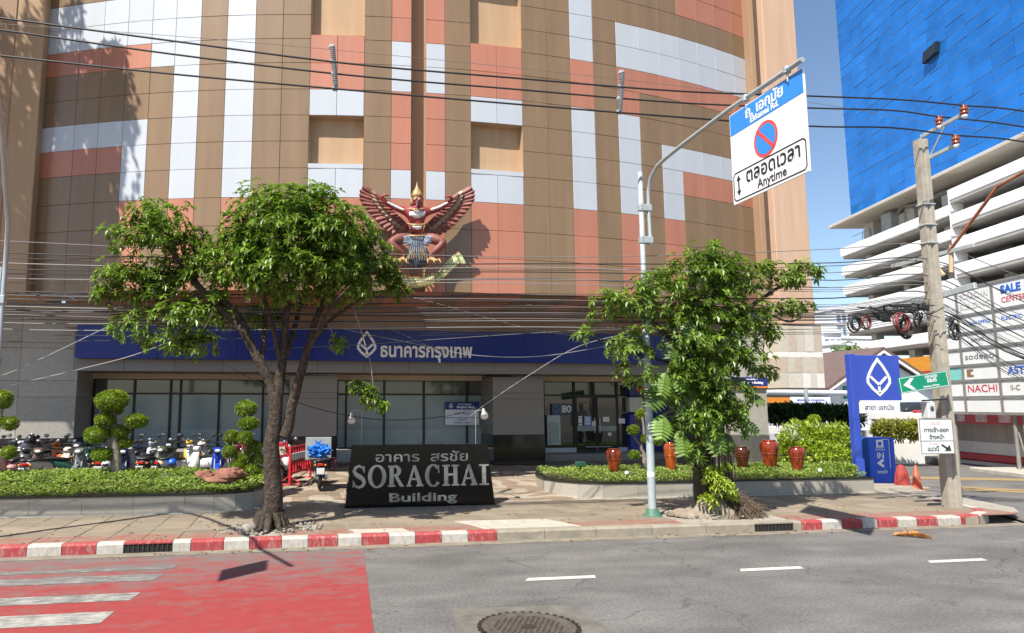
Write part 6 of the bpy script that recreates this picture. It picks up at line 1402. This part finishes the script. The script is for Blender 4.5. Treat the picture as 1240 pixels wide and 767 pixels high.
ban = board('banner', 'pale banner with blue and red Thai lettering below the house awning', 'banner', 957.5, 1006, 481, 493.5, 38., M('banner_pale', (.55,.60,.72), .6, var=.04), .06,
  lambda t, mb, w__, h: (MB(mb.M).text('เสริมสวยดัดผม นวดแผนโบราณ', h*.24, 0, h*.2, .006, .004, .02, sx=min(1, 1)).build('lettering', bluep, t), MB(mb.M).text('5 นาที 24 รับบริการ', h*.30, 0, -h*.2, .006, .004, .02).build('lettering', redp, t), MB(mb.M).box(-w__/2, w__/2, -h/2-.02, -h/2+.03, .002, .01).build('blue_edge', bluep, t)))
mb = MB(); mb.tube([(W(960,490,38.1).x,38.2,0),(W(960,490,38.1).x,38.2,W(980,484,38).z)], .05, 6); mb.tube([(W(1003,490,38.1).x,38.2,0),(W(1003,490,38.1).x,38.2,W(980,484,38).z)], .05, 6); mb.build('post', steel_g, ban)
p_ = W(977,492,33); t = thing('flag_post', 'plain grey steel post standing in front of the pale banner', 'post', (p_.x,33,0)); MB().tube([(p_.x,33,0),(p_.x,33,W(977,440,33).z)], .10, 10).build('shaft', steel_g, t); MB().lathe([(.11,0),(.0,.05)], (p_.x,33,W(977,440,33).z), 10).build('cap', steel_g, t)
# ---- trees and far blocks in the gap
YT = 60; cl = MB(); t = thing('garden_tree', 'dark leafy tree behind the house roof beside the parking building', 'tree', (W(1022,440,YT).x, YT, 0)); crown(cl, [el(1015,432,12,14,YT), el(1030,425,12,14,YT), el(1045,432,12,14,YT), el(1022,442,18,10,YT), el(1008,445,10,9,YT)], 26, .5, 71, 6, .6); cl.build('crown', leaf_m, t)
MB().tube([(W(1022,440,YT).x,YT,0),(W(1024,440,YT).x,YT,W(1022,435,YT).z)], [.3,.12], 8).build('trunk', bark, t)
def block(label, px0, px1, py0, Y, m, rows, cols_, wm, dep=18, name='apartment_building'):
    a, c, zt = W(px0,430,Y).x, W(px1,430,Y).x, W((px0+px1)/2,py0,Y).z; t = thing(name, label, 'building', ((a+c)/2,Y,0)); MB().box(a, c, Y, Y+dep, -.05, zt).build('wall', m, t); zb3 = W(px0,492,Y).z
    MB().box(a-.3, c+.3, Y-.4, Y+dep+.3, zt, zt+.8).build('parapet', m, t)
    for j in range(rows):
        z = zt - 1.0 - j*3.2
        MB().box(a-.02, c+.02, Y-.35, Y-.01, z-2.75, z-2.45).build('balcony_edge', m, t)
        for i in range(cols_):
            x = a + (c-a)*(i+.5)/cols_; MB().box(x-(c-a)/cols_*.34, x+(c-a)/cols_*.34, Y-.08, Y-.01, z-1.9, z-.2).build('window', wm, t)
fw = M('far_white', (.72,.73,.76), .7, var=.04, scale=.2); fg = M('far_glass', (.16,.22,.30), .15, var=.25, scale=.3); fb_ = M('far_blue', (.12,.19,.32), .4, var=.1, scale=.2)
block('white far apartment block with rows of windows beside the parking building', 1015, 1062, 376, 150, fw, 6, 7, fg)
block('pale low far block stepped in front of the taller white block', 999, 1020, 404, 130, fw, 4, 3, fg)
block('dull blue far block just right of the stone clad fin', 994, 1010, 388, 190, fb_, 5, 3, fg)
block('white far block low behind the garden tree', 1010, 1050, 418, 118, fw, 3, 5, fg)

# ---- car park building with white parapets, glass tower above
PA = rad(12); dP = V((math.sin(PA), math.cos(PA), 0)); nP = V((-math.cos(PA), math.sin(PA), 0)); r_ = ray(1017,300); O_ = CAM + r_*(95/ r_.dot(FH)); O_.z = 0
FP_ = frame(O_, -dP)
def pl_(px, py): p_ = WP(px, py, O_, nP); return (p_-O_).dot(-dP), p_.z
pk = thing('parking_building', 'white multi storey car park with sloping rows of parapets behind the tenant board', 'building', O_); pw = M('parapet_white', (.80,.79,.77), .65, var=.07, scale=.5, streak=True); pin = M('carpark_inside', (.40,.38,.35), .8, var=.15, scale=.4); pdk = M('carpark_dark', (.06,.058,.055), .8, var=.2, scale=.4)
zt = pl_(1017,302)[1]; zs = [zt - i*2.62 for i in range(9)]; t2 = pl_(1162,240)[0]; LEN = 92
for i, z in enumerate(zs):
    MB(FP_).bev(0, t2-.01, z-1.15, z, -.35, 0, .05).build('parapet', pw, pk)
    MB(FP_).bev(t2, LEN, z-1.0+.95, z+.15+.95, -.35, 1.1, .05).build('parapet', pw, pk)
    MB(FP_).box(.05, t2, z-1.45, z-1.16, -16, -.36).build('deck', pin, pk); MB(FP_).box(t2+.05, LEN, z-.35, z-.06, -16, 1.05).build('deck', pin, pk)
    MB(FP_).bev(t2-.25, t2, z-1.15, z+1.1, -.30, 1.05, .03).build('parapet', pw, pk)
    MB(FP_).box(0, .3, z-1.15, z, -16, -.36).build('end_parapet', pw, pk)
ztop = pl_(1032,265)[1]
for x in (2.5, 10, 18, 26, 34, 42, 50, 58, 66, 74, 82):
    MB(FP_).box(x-.55, x+.55, 0, ztop-1.2, -3.2, -2.2).build('column', M('carpark_column', (.58,.56,.52), .7, var=.08), pk)
MB(FP_).box(14, LEN, 0, zt-1.2, -16, -12).build('core_wall', pin, pk)
random.seed(14)
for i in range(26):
    z = random.choice(zs[1:8]); x = random.uniform(t2+1, 60); MB(FP_).box(x, x+random.uniform(2.5,5), z-.05+.0+1.0+.35, z+1.0+1.0, -1.2, -.9).build('gap_shade_panel', pdk, pk)  # solid dark panels paint the shade in the gaps between decks
om = M('carpark_orange', (.62,.30,.03), .5)
for px, py in ((1073,306),(1077,331),(1080,357),(1083,410)): x, z = pl_(px, py); MB(FP_).box(x-1.8, x+1.8, z-.45, z+.45, -2.0, -1.8).build('orange_beam', om, pk)
x, z = pl_(1095,442); x1, _ = pl_(1140,440); MB(FP_).box(x, x1+6, z-1.0, z+.6, 1.15, 1.4).build('orange_fascia', M('fascia_orange', (.66,.26,.02), .5), pk); MB(FP_).box(x, x1+6, z-1.6, z-1.05, 1.15, 1.45).build('red_fascia', rw, pk)
# roof deck plant and tower
zc_ = ztop
MB(FP_).bev(-.7, LEN, zc_-.35, zc_+.05, -26, 1.0, .05).build('canopy_slab', M('canopy_concrete', (.55,.50,.43), .75, var=.1, scale=.5), pk)
for x in (2.5, 11.): MB(FP_).box(x-1.0, x+1.0, zt-.3, zc_-.36, -4.6, -2.6).build('roof_column', MATS['carpark_column'], pk)
MB(FP_).bev(7.6, 9.6, zt+.1, zt+2.6, -3.0, -1.2, .05).build('cooling_unit', M('unit_grey', (.42,.42,.40), .5, .3, var=.2, scale=1.5), pk); MB(FP_).tube([(9.5,zt+2.2,-2.2),(10.5,zt+3.0,-2.2),(13,zc_-.9,-2.2),(26,zc_-1.0,-2.2)], .28, 8).build('pipe', M('pipe_grey', (.25,.25,.24), .5), pk)
MB(FP_).box(26, LEN, zt+.3, zc_-.36, -6, -4).build('roof_wall', M('roof_wall_m', (.55,.54,.51), .7, var=.1), pk)
for x in (5., 6.5): MB(FP_).tube([(x,zt,-.3),(x,zt+1.1,-.3)], .04, 5).build('rail_post', steel_g, pk)
MB(FP_).tube([(2.6,zt+1.1,-.3),(7.5,zt+1.1,-.3)], .04, 5).build('hand_rail', steel_g, pk)
tw = thing('glass_tower', 'tall blue mirror glass office tower standing over the white car park', 'tower', O_+V((0,0,zc_)))
gl = M('blue_glass', (.025,.22,.66), .07, .35, var=.16, scale=.35, orand=.11, spec=.8); gl2 = M('blue_glass_island', (.025,.22,.66), .07, .35, var=.16, scale=.35, islands=.11, spec=.8)
tx0 = pl_(1031,262)[0]; zg0 = zc_ + .25; PH, PWd = 1.28, 2.9; random.seed(30)
mul = M('mullion', (.16,.30,.48), .4, .3); hidden = MB(FP_); NX, NZ = 17, 34
def pane(mb, i, j):
    e = [random.uniform(-.03,.03) for _ in range(4)]; x0, x1, z0, z1 = tx0+i*PWd+.02, tx0+(i+1)*PWd-.02, zg0+j*PH+.03, zg0+(j+1)*PH-.03
    mb.add([(x0,z0,.05+e[0]),(x1,z0,.05+e[1]),(x1,z1,.05+e[2]),(x0,z1,.05+e[3]),(x0,z0,-.03),(x1,z0,-.03),(x1,z1,-.03),(x0,z1,-.03)], [(0,1,2,3),(4,5,1,0),(5,6,2,1),(6,7,3,2),(7,4,0,3)])
for j in range(NZ):
    for i in range(NX):
        if j < 17: q_ = MB(FP_); pane(q_, i, j); q_.build('glass_pane', gl, tw)
        else: pane(hidden, i, j)
stuff(hidden.build('glass_pane', gl2, tw))
q_ = MB(FP_)
for j in range(NZ+1): q_.box(tx0-.05, tx0+NX*PWd+.05, zg0+j*PH-.018, zg0+j*PH+.018, -.03, .07)
q_.build('mullion', mul, tw)
MB(FP_).box(tx0, tx0+NX*PWd, zg0-.2, zg0+NZ*PH, -25, -.035).build('core', M('tower_core', (.02,.06,.15), .3), tw)
MB(FP_).bev(tx0-.1, tx0+NX*PWd+.1, zg0-.35, zg0-.03, -.2, .16, .03).build('sill', M('tower_sill', (.10,.14,.18), .4, .4), tw)
x, z = pl_(1131,62); MB(FP_).prism([(x-1.2,z-.9),(x+1.0,z-.6),(x+1.2,z+.5),(x-.9,z+.3)], .12, .6).build('open_vent', M('vent_dark', (.02,.025,.03), .4), tw)
# mid rise block behind the bank, only seen mirrored in the glass tower
random.seed(33); rbk = thing('office_block', 'grey office block behind the bank, mirrored in the blue glass tower', 'building', (48,150,0)); MB().box(34, 60, 146, 170, -.05, 46).build('wall', M('block_grey', (.10,.13,.16), .6, var=.25, scale=.2), rbk); MB().box(60.01, 70, 150, 168, -.05, 30).build('wing', MATS['block_grey'], rbk)
for j in range(13):
    for i in range(9):
        MB().box(35+i*2.75, 37+i*2.75, 145.9, 145.99, 2+j*3.4, 4.2+j*3.4).build('window', M('block_window', (.02,.05,.08), .1, var=.3, scale=.3, orand=.5), rbk)

# ================================================================ UTILITY POLE AND OVERHEAD LINES
conc = M('pole_concrete', (.335,.30,.245), .85, var=.2, scale=5, bump=.4, bscale=40)
UB = V((14.66,14.43,PV)); zt = W(1117,170,14.43).z
up = thing('utility_pole', 'weathered concrete utility pole with steel arms at the street corner', 'utility pole', UB)
def hsec(w_, d, z): t_ = w_*.34; g = d*.16; return [(-w_/2,-d/2,z),(-w_/2+t_,-d/2,z),(-w_/2+t_+.02,-d/2+g,z),(w_/2-t_-.02,-d/2+g,z),(w_/2-t_,-d/2,z),(w_/2,-d/2,z),(w_/2,d/2,z),(w_/2-t_,d/2,z),(w_/2-t_-.02,d/2-g,z),(-w_/2+t_+.02,d/2-g,z),(-w_/2+t_,d/2,z),(-w_/2,d/2,z)]
L_ = [hsec(.31,.25,PV-.1), hsec(.285,.235,3.0), hsec(.235,.20,zt)]; mb = MB(Matrix.Translation((UB.x,UB.y,0)) @ Matrix.Rotation(rad(-8),4,'Z')); vs = [p for s_ in L_ for p in s_]
mb.add(vs, [(i*12+j, i*12+(j+1)%12, (i+1)*12+(j+1)%12, (i+1)*12+j) for i in range(2) for j in range(12)] + [tuple(range(24,36))]); mb.build('shaft', conc, up)
Xp = UB.x
def arm_px(nm, a, b_, r, m=steel_g, Xo=0.): 
    p_, q_ = WX(*a, Xp+Xo), WX(*b_, Xp+Xo); d_ = (q_-p_).normalized(); s_ = V((1,0,0)); n_ = s_.cross(d_)
    FM_ = Matrix.Translation(p_) @ Matrix((s_, d_, n_)).transposed().to_4x4(); return MB(FM_).bev(-r*.6, r*.6, 0, (q_-p_).length, -r, r, r*.2).build(nm, m, up), p_, q_
_, a1, a2 = arm_px('cross_arm', (1115,166), (1169,137), .045, Xo=.12)
_, b1, b2 = arm_px('cross_arm', (1122,193), (1161,174), .045, Xo=.12)
MB().tube([a1+V((0,0,-.05)), b1+V((0,0,-.02)), b1+V((0,.02,-.25))], .04, 8).build('arm_bracket', steel_g, up); MB().tube([b1+V((0,0,-.1)), a1.lerp(a2,.55)+V((0,0,-.05))], .022, 6).build('arm_brace', steel_g, up)
arm_px('cable_rack', (1080,323), (1180,297), .05, Xo=.16); arm_px('cable_rack', (1076,376), (1182,346), .075, Xo=.18)
rst = M('rusty_steel', (.30,.10,.045), .8, var=.4, scale=8)
p_, q_, r2 = WX(1149,305,Xp+.15), WX(1208,226,Xp+.15), WX(1250,203,Xp+.15)
MB().tube([p_, q_, r2], .035, 8).build('rusty_strut', rst, up)
arm_px('brace', (1127,315), (1143,334), .04, M('pale_timber', (.50,.38,.24), .7, var=.2), .18)
MB().tube([WX(1152,297,Xp+.2), WX(1152,330,Xp+.2)], .05, 8).build('hook_bracket', M('pale_timber', (.5,.38,.24)), up)
for y in (245, 270, 292): p_ = W(1124, y, 14.2); MB().bev(UB.x-.155, UB.x+.155, UB.y-.135, UB.y+.135, p_.z-.02, p_.z+.02, .01).build('strap', steel_g, up)
br_i = M('brown_porcelain', (.26,.065,.03), .2, var=.15, scale=10, coat=.3)
INS = []
for (px, py, top) in ((1168,141,130),(1138,154,143),(1158,177,165)):
    p_ = WX(px, py, Xp+.12); h = WX(px, top, Xp+.12).z - p_.z; t = thing('insulator', {1168:'brown porcelain insulator at the outer end of the top cross arm',1138:'brown porcelain insulator in the middle of the top cross arm',1158:'brown porcelain insulator on the lower cross arm'}[px], 'insulator', p_, 'insulators on the utility pole')
    MB().lathe([(.03,-.05),(.06,-.02),(.065,.02),(.04,.04)], p_, 12).build('base', white_p, t); MB().lathe([(.05,.04),(.085,.06),(.095,.09),(.06,.11),(.075,.13),(.095,.16),(.09,.19),(.05,.21),(.065,.23),(.07,.25),(.03,.27),(.0,.275)], p_, 16).build('body', br_i, t); INS.append(p_+V((0,0,.26)))
# signs on the pole
def pole_board(name, label, quad_px, Y, m, depth=.02): 
    P = [W(x, y, Y) for x, y in quad_px]; return P
grn = M('sign_green', (.0,.25,.13), .4, var=.04)
YGs = 14.02; P = pole_board('', '', [(1088,459),(1148,447.5),(1148,469),(1091,476)], YGs, grn)
c0 = (P[0]+P[1]+P[2]+P[3])/4; ux = ((P[1]-P[0])+(P[2]-P[3])).normalized(); ws, hs_ = ((P[1]-P[0]).length+(P[2]-P[3]).length)/2, ((P[0]-P[3]).length+(P[1]-P[2]).length)/2
FG_ = frame(c0, ux); t = thing('street_name_sign', 'green street direction sign with white arrow fixed to the utility pole, Embassy of Egypt', 'sign', c0)
MB(FG_).box(-ws/2, ws/2, -hs_/2, hs_/2, -.03, 0).build('plate', grn, t); mb = MB(FG_); mb.band([(-ws/2+.02,-hs_/2+.02),(ws/2-.02,-hs_/2+.02),(ws/2-.02,hs_/2-.02),(-ws/2+.02,hs_/2-.02)], .012, .001, .004, True)
mb.band([(-ws*.26,hs_*.34),(-ws*.42,0),(-ws*.26,-hs_*.34)], .012, .001, .004); mb.prism([(-ws*.40,0),(-ws*.27,hs_*.36),(-ws*.19,hs_*.36),(-ws*.30,0),(-ws*.19,-hs_*.36),(-ws*.27,-hs_*.36)], .001, .005); mb.build('arrow', white_p, t)
mb = MB(FG_); mb.text('สถานทูต', hs_*.27, ws*.16, hs_*.29, .004, .002, .02); mb.text('อียิปต์', hs_*.30, ws*.16, hs_*.02, .004, .002, .03); mb.text('Embassy of Egypt', hs_*.17, ws*.13, -hs_*.30, .004, .002, .02); mb.build('lettering', white_p, t)
YN = 14.05; P = [W(1111.5,507.5,YN), W(1153,506.5,YN), W(1156,550,YN), W(1116.5,550,YN)]; c0 = (P[0]+P[1]+P[2]+P[3])/4; ws, hs_ = ((P[1]-P[0]).length+(P[2]-P[3]).length)/2, ((P[0]-P[3]).length+(P[1]-P[2]).length)/2
FN = frame(c0, (1,.0,.0)); t = thing('notice_board', 'white framed Thai notice board with black arrow tied to the utility pole', 'sign', c0); MB(FN).box(-ws/2, ws/2, -hs_/2, hs_/2, -.03, 0).build('plate', white_p, t)
mb = MB(FN); mb.band([(-ws/2+.01,-hs_/2+.01),(ws/2-.01,-hs_/2+.01),(ws/2-.01,hs_/2-.01),(-ws/2+.01,hs_/2-.01)], .02, .001, .006, True); mb.band([(-ws/2,-hs_*.13),(ws/2,-hs_*.13)], .014, .001, .005); mb.build('frame', fr_m, t)
mb = MB(FN); mb.text('ทางเข้า-ออก', hs_*.17, .0, hs_*.17, .005, .002, .015); mb.text('ข้างหน้า', hs_*.16, .0, -hs_*.03, .005, .002, .015); mb.text('แนวนี้', hs_*.17, -ws*.14, -hs_*.36, .005, .002, .015)
mb.band([(ws*.12,-hs_*.24),(ws*.30,-hs_*.36)], .05, .001, .005); mb.prism([(ws*.40,-hs_*.42),(ws*.20,-hs_*.42),(ws*.36,-hs_*.24)], .001, .005); mb.build('lettering', M('notice_print', (.05,.06,.05), .5), t)
mb = MB(FN); mb.text('จอดรถ', hs_*.12, .0, hs_*.37, .005, .002, .0); mb.text('ห้ามจอด', hs_*.1, -ws*.1, -hs_*.2, .005, .002, .0); mb.build('faded_lettering', M('faded_red', (.70,.48,.45), .5), t)
p0, p1 = W(1121,488,14.2), W(1132,507,14.2); t = thing('meter_box', 'small pale metal box fixed to the utility pole above the notice board', 'box', (p0.x,14.2,p1.z)); MB().bev(p0.x, p1.x, 14.15, 14.35, p1.z, p0.z, .015).build('case', M('box_pale', (.52,.53,.52), .5, var=.1), t); mb = MB(); mb.ball(((p0.x+p1.x)/2, 14.145, (p0.z+p1.z)/2+.05), (.05,.02,.06), 8, 5); mb.build('lock', pdk, t); mb = MB(); mb.tube([(p1.x-.3,14.2,p0.z+.05),(p1.x+.3,14.15,p0.z+.08)], .02, 6); mb.build('bracket', blk, t)
# ---- overhead lines
wire = M('cable_black', (.02,.02,.021), .5); wire_g = M('cable_grey', (.17,.165,.16), .55); wire_l = M('cable_pale_sunlit', (.24,.235,.225), .5)  # pale copy puts sunlight on black cables into colour; pale slack wires share it
def spline(P, k=8):
    P = [V(p) for p in P]; out = []
    for i in range(len(P)-1):
        p0 = P[max(0,i-1)]; p1 = P[i]; p2 = P[i+1]; p3 = P[min(len(P)-1,i+2)]
        for j in range(k): t_ = j/k; out.append(.5*((2*p1) + (p2-p0)*t_ + (2*p0-5*p1+4*p2-p3)*t_*t_ + (3*p1-p0-3*p2+p3)*t_**3))
    return out + [P[-1]]
def cable(pts, r, m, label, group, n=5, k=6):
    o = MB().tube(spline(pts, k), r, n, True).build('cable', m, origin=pts[0]); tag(o, label, 'cable', group); return o
HV = 'thick black power lines above the bank front'
hv = [([(-420,-28),(-160,4),(0,22),(210,50),(420,77),(620,94.5),(820,110.5),(980,116.5),(1090,121)], INS[0], [(1240,135),(1420,168)], 'uppermost thick black power line crossing the facade'),
      ([(-420,-12),(-160,19),(0,36.5),(210,66),(420,91),(620,108),(820,124.5),(980,131),(1080,134)], INS[1], [(1240,154),(1420,190)], 'middle thick black power line crossing the facade'),
      ([(-420,20),(-160,50),(0,67.5),(210,90),(420,109),(620,126),(820,142),(980,153),(1080,155)], INS[2], [(1240,172),(1420,208)], 'lowest of the three thick black power lines crossing the facade')]
for pts, ins, aft, lb in hv:
    cable([W(x, y, ins.y + (14.2-ins.y)*max(0,(1000-x))/1400) for x, y in pts] + [ins] + [W(x, y, ins.y) for x, y in aft], .019, wire, lb, HV, 6)
cable([W(x, y, 14.3) for x, y in [(-300,5),(0,29),(200,43),(420,62),(640,84),(820,104),(1000,127),(1130,150),(1240,163),(1400,185)]], .006, wire_g, 'thin messenger wire just above the thick power lines', 'messenger wire', 4)
def spacer(label, px, ys, Y, tilt=0.):
    t = thing('line_spacer', label, 'spacer', W(px, ys[0], Y)); P = [W(px + tilt*(i/(len(ys)-1)), y, Y) for i, y in enumerate(ys)]
    mb = MB(); mb.tube([P[0]+V((0,0,.02)), P[-1]+V((0,0,-.04))], .022, 6); mb.build('hanger_rod', steel_g, t)
    for a, c in zip(P, P[1:]):
        mb = MB(); n_ = 7
        for i in range(n_): q_ = a.lerp(c, (i+.5)/n_); mb.lathe([(.02,-.02),(.055,-.006),(.055,.006),(.02,.02)], q_ + V((.02,-.03,0)), 10)
        mb.build('insulator_stack', M('grey_porcelain', (.26,.27,.28), .35, var=.2, scale=10), t)
    mb = MB()
    for p_ in P: mb.bev(p_.x-.05, p_.x+.06, p_.y-.05, p_.y+.05, p_.z-.04, p_.z+.04, .012)
    mb.build('clamp', steel_g, t)
spacer('grey hanging line spacer on the three power lines above the left tree', 401.5, (57,75,89.5,107.5), 14.0, 4); spacer('grey hanging line spacer on the three power lines left of the lamp post', 752, (88,105.5,119.5,136), 13.9, -3)
random.seed(99)
GB = 'thin communication cables strung in front of the building'; lb0 = 'one of the many thin communication cables strung along the street'
low = [(291,312,300,.009,1),(306,320,318,.012,0),(311,326,322,.008,0),(318,324,330,.010,2),(325,329,338,.011,0),(331,337,347,.012,1),(336,341,352,.008,2),(342,336,350,.007,1),(352,358,360,.014,0),(356,362,378,.009,0),(367,374,380,.012,1),(371,378,384,.010,2),(376,381,387,.013,0),(381,385,390,.008,1),(386,388,392,.010,0),(392,387,394,.012,1),(399,395,397,.009,2),(405,401,400,.006,0),(413,404,402,.006,0)]
low += [(356+i*2.8+random.uniform(-3,3), 356+i*2.4+random.uniform(-4,4), 368+i*1.7, random.choice((.005,.006,.008,.011)), random.choice((0,0,0,1))) for i in range(11)]
for a, b_, c, r, mi in low:
    Y = random.uniform(14.15,14.75); j = lambda s_=2.: random.uniform(-s_,s_)
    ye = 296 + (c-296)*.95
    pts = [W(-300, a-14+j(), Y), W(0, a+j(1), Y), W(220, (a*.62+b_*.38)+2.5+j(), Y), W(430, (a*.3+b_*.7)+3+j(), Y), W(640, b_+1+j(1.5), Y), W(850, (b_*.55+c*.45)+2+j(), Y), W(1010, c+1+j(1), Y), W(1128, ye-2+j(1), Y+(14.45-Y)*.8)]
    e1 = 318 + (c-296)*1.1 + j(3); pts += [W(1240, e1+random.uniform(12,40), 14.2), W(1420, e1+random.uniform(50,110), 14.0)]
    cable(pts, r, (wire, wire_g, wire_l)[mi], 'one of the many thin ' + ('black', 'grey', 'pale sunlit')[mi] + ' communication cables strung along the street', GB, 5, 6)
# slack wires with their own course
cable([W(*p, 15.2) for p in [(-120,495),(0,456),(60,430),(127,398),(190,372)]], .010, wire_l, 'pale slack wire rising from the left edge to the soffit', 'slack wires')
cable([W(*p, 15.4) for p in [(-120,508),(0,471),(90,449),(163,430),(230,404)]], .010, wire_l, 'second pale slack wire rising lower at the left edge', 'slack wires')
cable([W(*p, 15.6) for p in [(560,512),(585,492),(640,455),(700,420),(760,404)]], .009, wire_l, 'pale wire running from the right floodlight up to the right tree', 'slack wires')
cable([W(*p, 16.3) for p in [(272,441),(310,462),(365,489),(425,504),(480,509),(540,504),(578,494)]], .010, wire, 'black drooping wire between the floodlights and the left tree', 'slack wires')
cable([W(*p, 15.0) for p in [(400,395),(450,406),(500,416),(570,430),(650,432),(730,420),(800,405)]], .008, wire_l, 'pale blue drooping wire across the blue fascia', 'slack wires')
cable([W(*p, 15.1) for p in [(300,424),(430,418),(560,409),(690,401),(780,398)]], .006, wire_g, 'thin brownish wire slanting across the blue fascia', 'slack wires')
cable([W(*p, 15.1) for p in [(380,372),(430,383),(480,402),(520,420),(560,436)]], .005, wire_g, 'thin wire falling across the soffit to the fascia lettering', 'slack wires')
cable([W(*p, 14.9) for p in [(500,360),(545,372),(600,388),(660,402),(740,412)]], .006, wire_g, 'thin wire falling from the scroll towards the right tree', 'slack wires')
# coils of spare cable
def coil(label, px, py, rp, Y, m, tilt, n=4):
    c0 = W(px, py, Y); k = Y/859*1.03; t = thing('cable_coil', label, 'cable coil', c0, 'coils of spare cable by the utility pole'); random.seed(int(px*7))
    for i in range(n):
        r = rp*k*random.uniform(.82,1.05); o_ = V((random.uniform(-.03,.03), random.uniform(-.05,.05), random.uniform(-.03,.03))); a_ = tilt + random.uniform(-.25,.25)
        MB().tube([c0 + o_ + V((r*math.cos(2*PI*j/22)*math.cos(a_), r*math.cos(2*PI*j/22)*math.sin(a_), r*.92*math.sin(2*PI*j/22))) for j in range(23)], random.uniform(.012,.02), 6, False).build('loop', m, t)
    MB().tube([c0+V((0,0,rp*k*.9)), c0+V((0,.0,rp*k*1.5))], .012, 5).build('tie', wire, t)
maroon_w = M('cable_maroon', (.16,.03,.03), .5)
for a in ((1036,393,10,14.0,wire,.2,'leftmost loose black cable coil left of the utility pole'),(1050,392,9,14.1,maroon_w,.4,'dark red cable coil second from the left'),(1092,391,14,13.9,maroon_w,.2,'large dark red cable coil in the middle of the bundle'),(1095,398,15,14.1,wire,.3,'large black cable coil hanging lowest behind the dark red one'),(1112,388,11,14.0,wire,.5,'black cable coil close to the left side of the utility pole'),(1156,402,12,14.2,wire,.3,'large black cable coil right of the utility pole'),(1152,393,8,14.3,wire,.6,'small black cable coil right of the utility pole above the larger one')): coil(a[6], *a[:6])
random.seed(101)
mb = MB()
for i in range(26):
    x = random.uniform(1032,1125); y = 372 + random.uniform(-2,14) - (x-1032)*.03; c0 = W(x, y, 14.1+random.uniform(-.15,.15)); mb.tube(spline([c0, c0+V((random.uniform(.1,.35),random.uniform(-.1,.1),random.uniform(-.15,.05))), c0+V((random.uniform(.3,.6),0,random.uniform(-.1,.1)))], 4), random.uniform(.008,.018), 5)
o = mb.build('cable_tangle', wire, origin=W(1080,380,14.1)); tag(stuff(o), 'tangled bundle of black cables left of the utility pole', 'cables')
for px, py, lb in ((1070,386,'black junction box hanging in the cable bundle between the coils'),(1118,372,'black junction box on the cable bundle against the utility pole')):
    p_ = W(px, py, 14.05); t = thing('junction_box', lb, 'junction box', p_); MB(Matrix.Translation(p_) @ Matrix.Rotation(.15,4,'Y')).bev(-.13,.13,-.06,.06,-.06,.06,.02).build('case', vin, t); MB().tube([p_+V((-.3,0,.08)), p_+V((.3,0,.04))], .014, 6).build('cable_entry', wire, t)

# ---- tall trees outside the picture on the left, whose shade falls on the facade
def shade_tree(label, x, y, h, r, seed, ells):
    t = thing('shade_tree', label, 'tree', (x,y,PV)); cl = MB(); random.seed(seed)
    for c, rr in ells:
        c = V(c)
        for _ in range(int(46*rr[0]*rr[1]+46*rr[0]*rr[2])):
            d = V((random.gauss(0,1), random.gauss(0,1), random.gauss(0,1))).normalized(); p_ = c + V((d.x*rr[0], d.y*rr[1], d.z*rr[2]))*random.random()**.4
            if noise.noise(p_*.9+V((seed,0,0))) < -.17: continue
            whorl(cl, p_, d+UPZ*.3, .30, 6)
    cl.build('crown', leaf_m, t); mb = MB(); mb.tube([(x,y,PV),(x+.1,y,h*.5),(x,y+.1,h)], [.35,.28,.1], 10)
    for c, rr in ells: mb.tube([(x+.05,y,h*.55), (V(c)+V((x,y,h*.55)))/2, c], [.16,.1,.04], 6)
    mb.build('trunk', bark, t)
els = []
for px, py, rp in ((70,115,40),(110,135,46),(140,175,46),(95,210,60),(55,260,60),(105,290,60),(150,250,46),(165,140,26),(178,200,28),(60,40,22),(92,22,16),(15,90,44),(15,210,46),(10,310,46),(70,330,50),(130,330,46)):
    p_ = W(px, py, 21.6); t_ = (21.6 - random.uniform(17.2,18.1))/.689; k_ = 21.6/859*rp*1.0
    els.append((V((p_.x - .725*t_, p_.y - .689*t_, p_.z + math.tan(SUN_EL)*t_)), (k_, k_*.8, k_*.95)))
shade_tree('tall street tree outside the left edge that shades the panelled facade', -11.6, 17.9, 15, 4, 5, els)
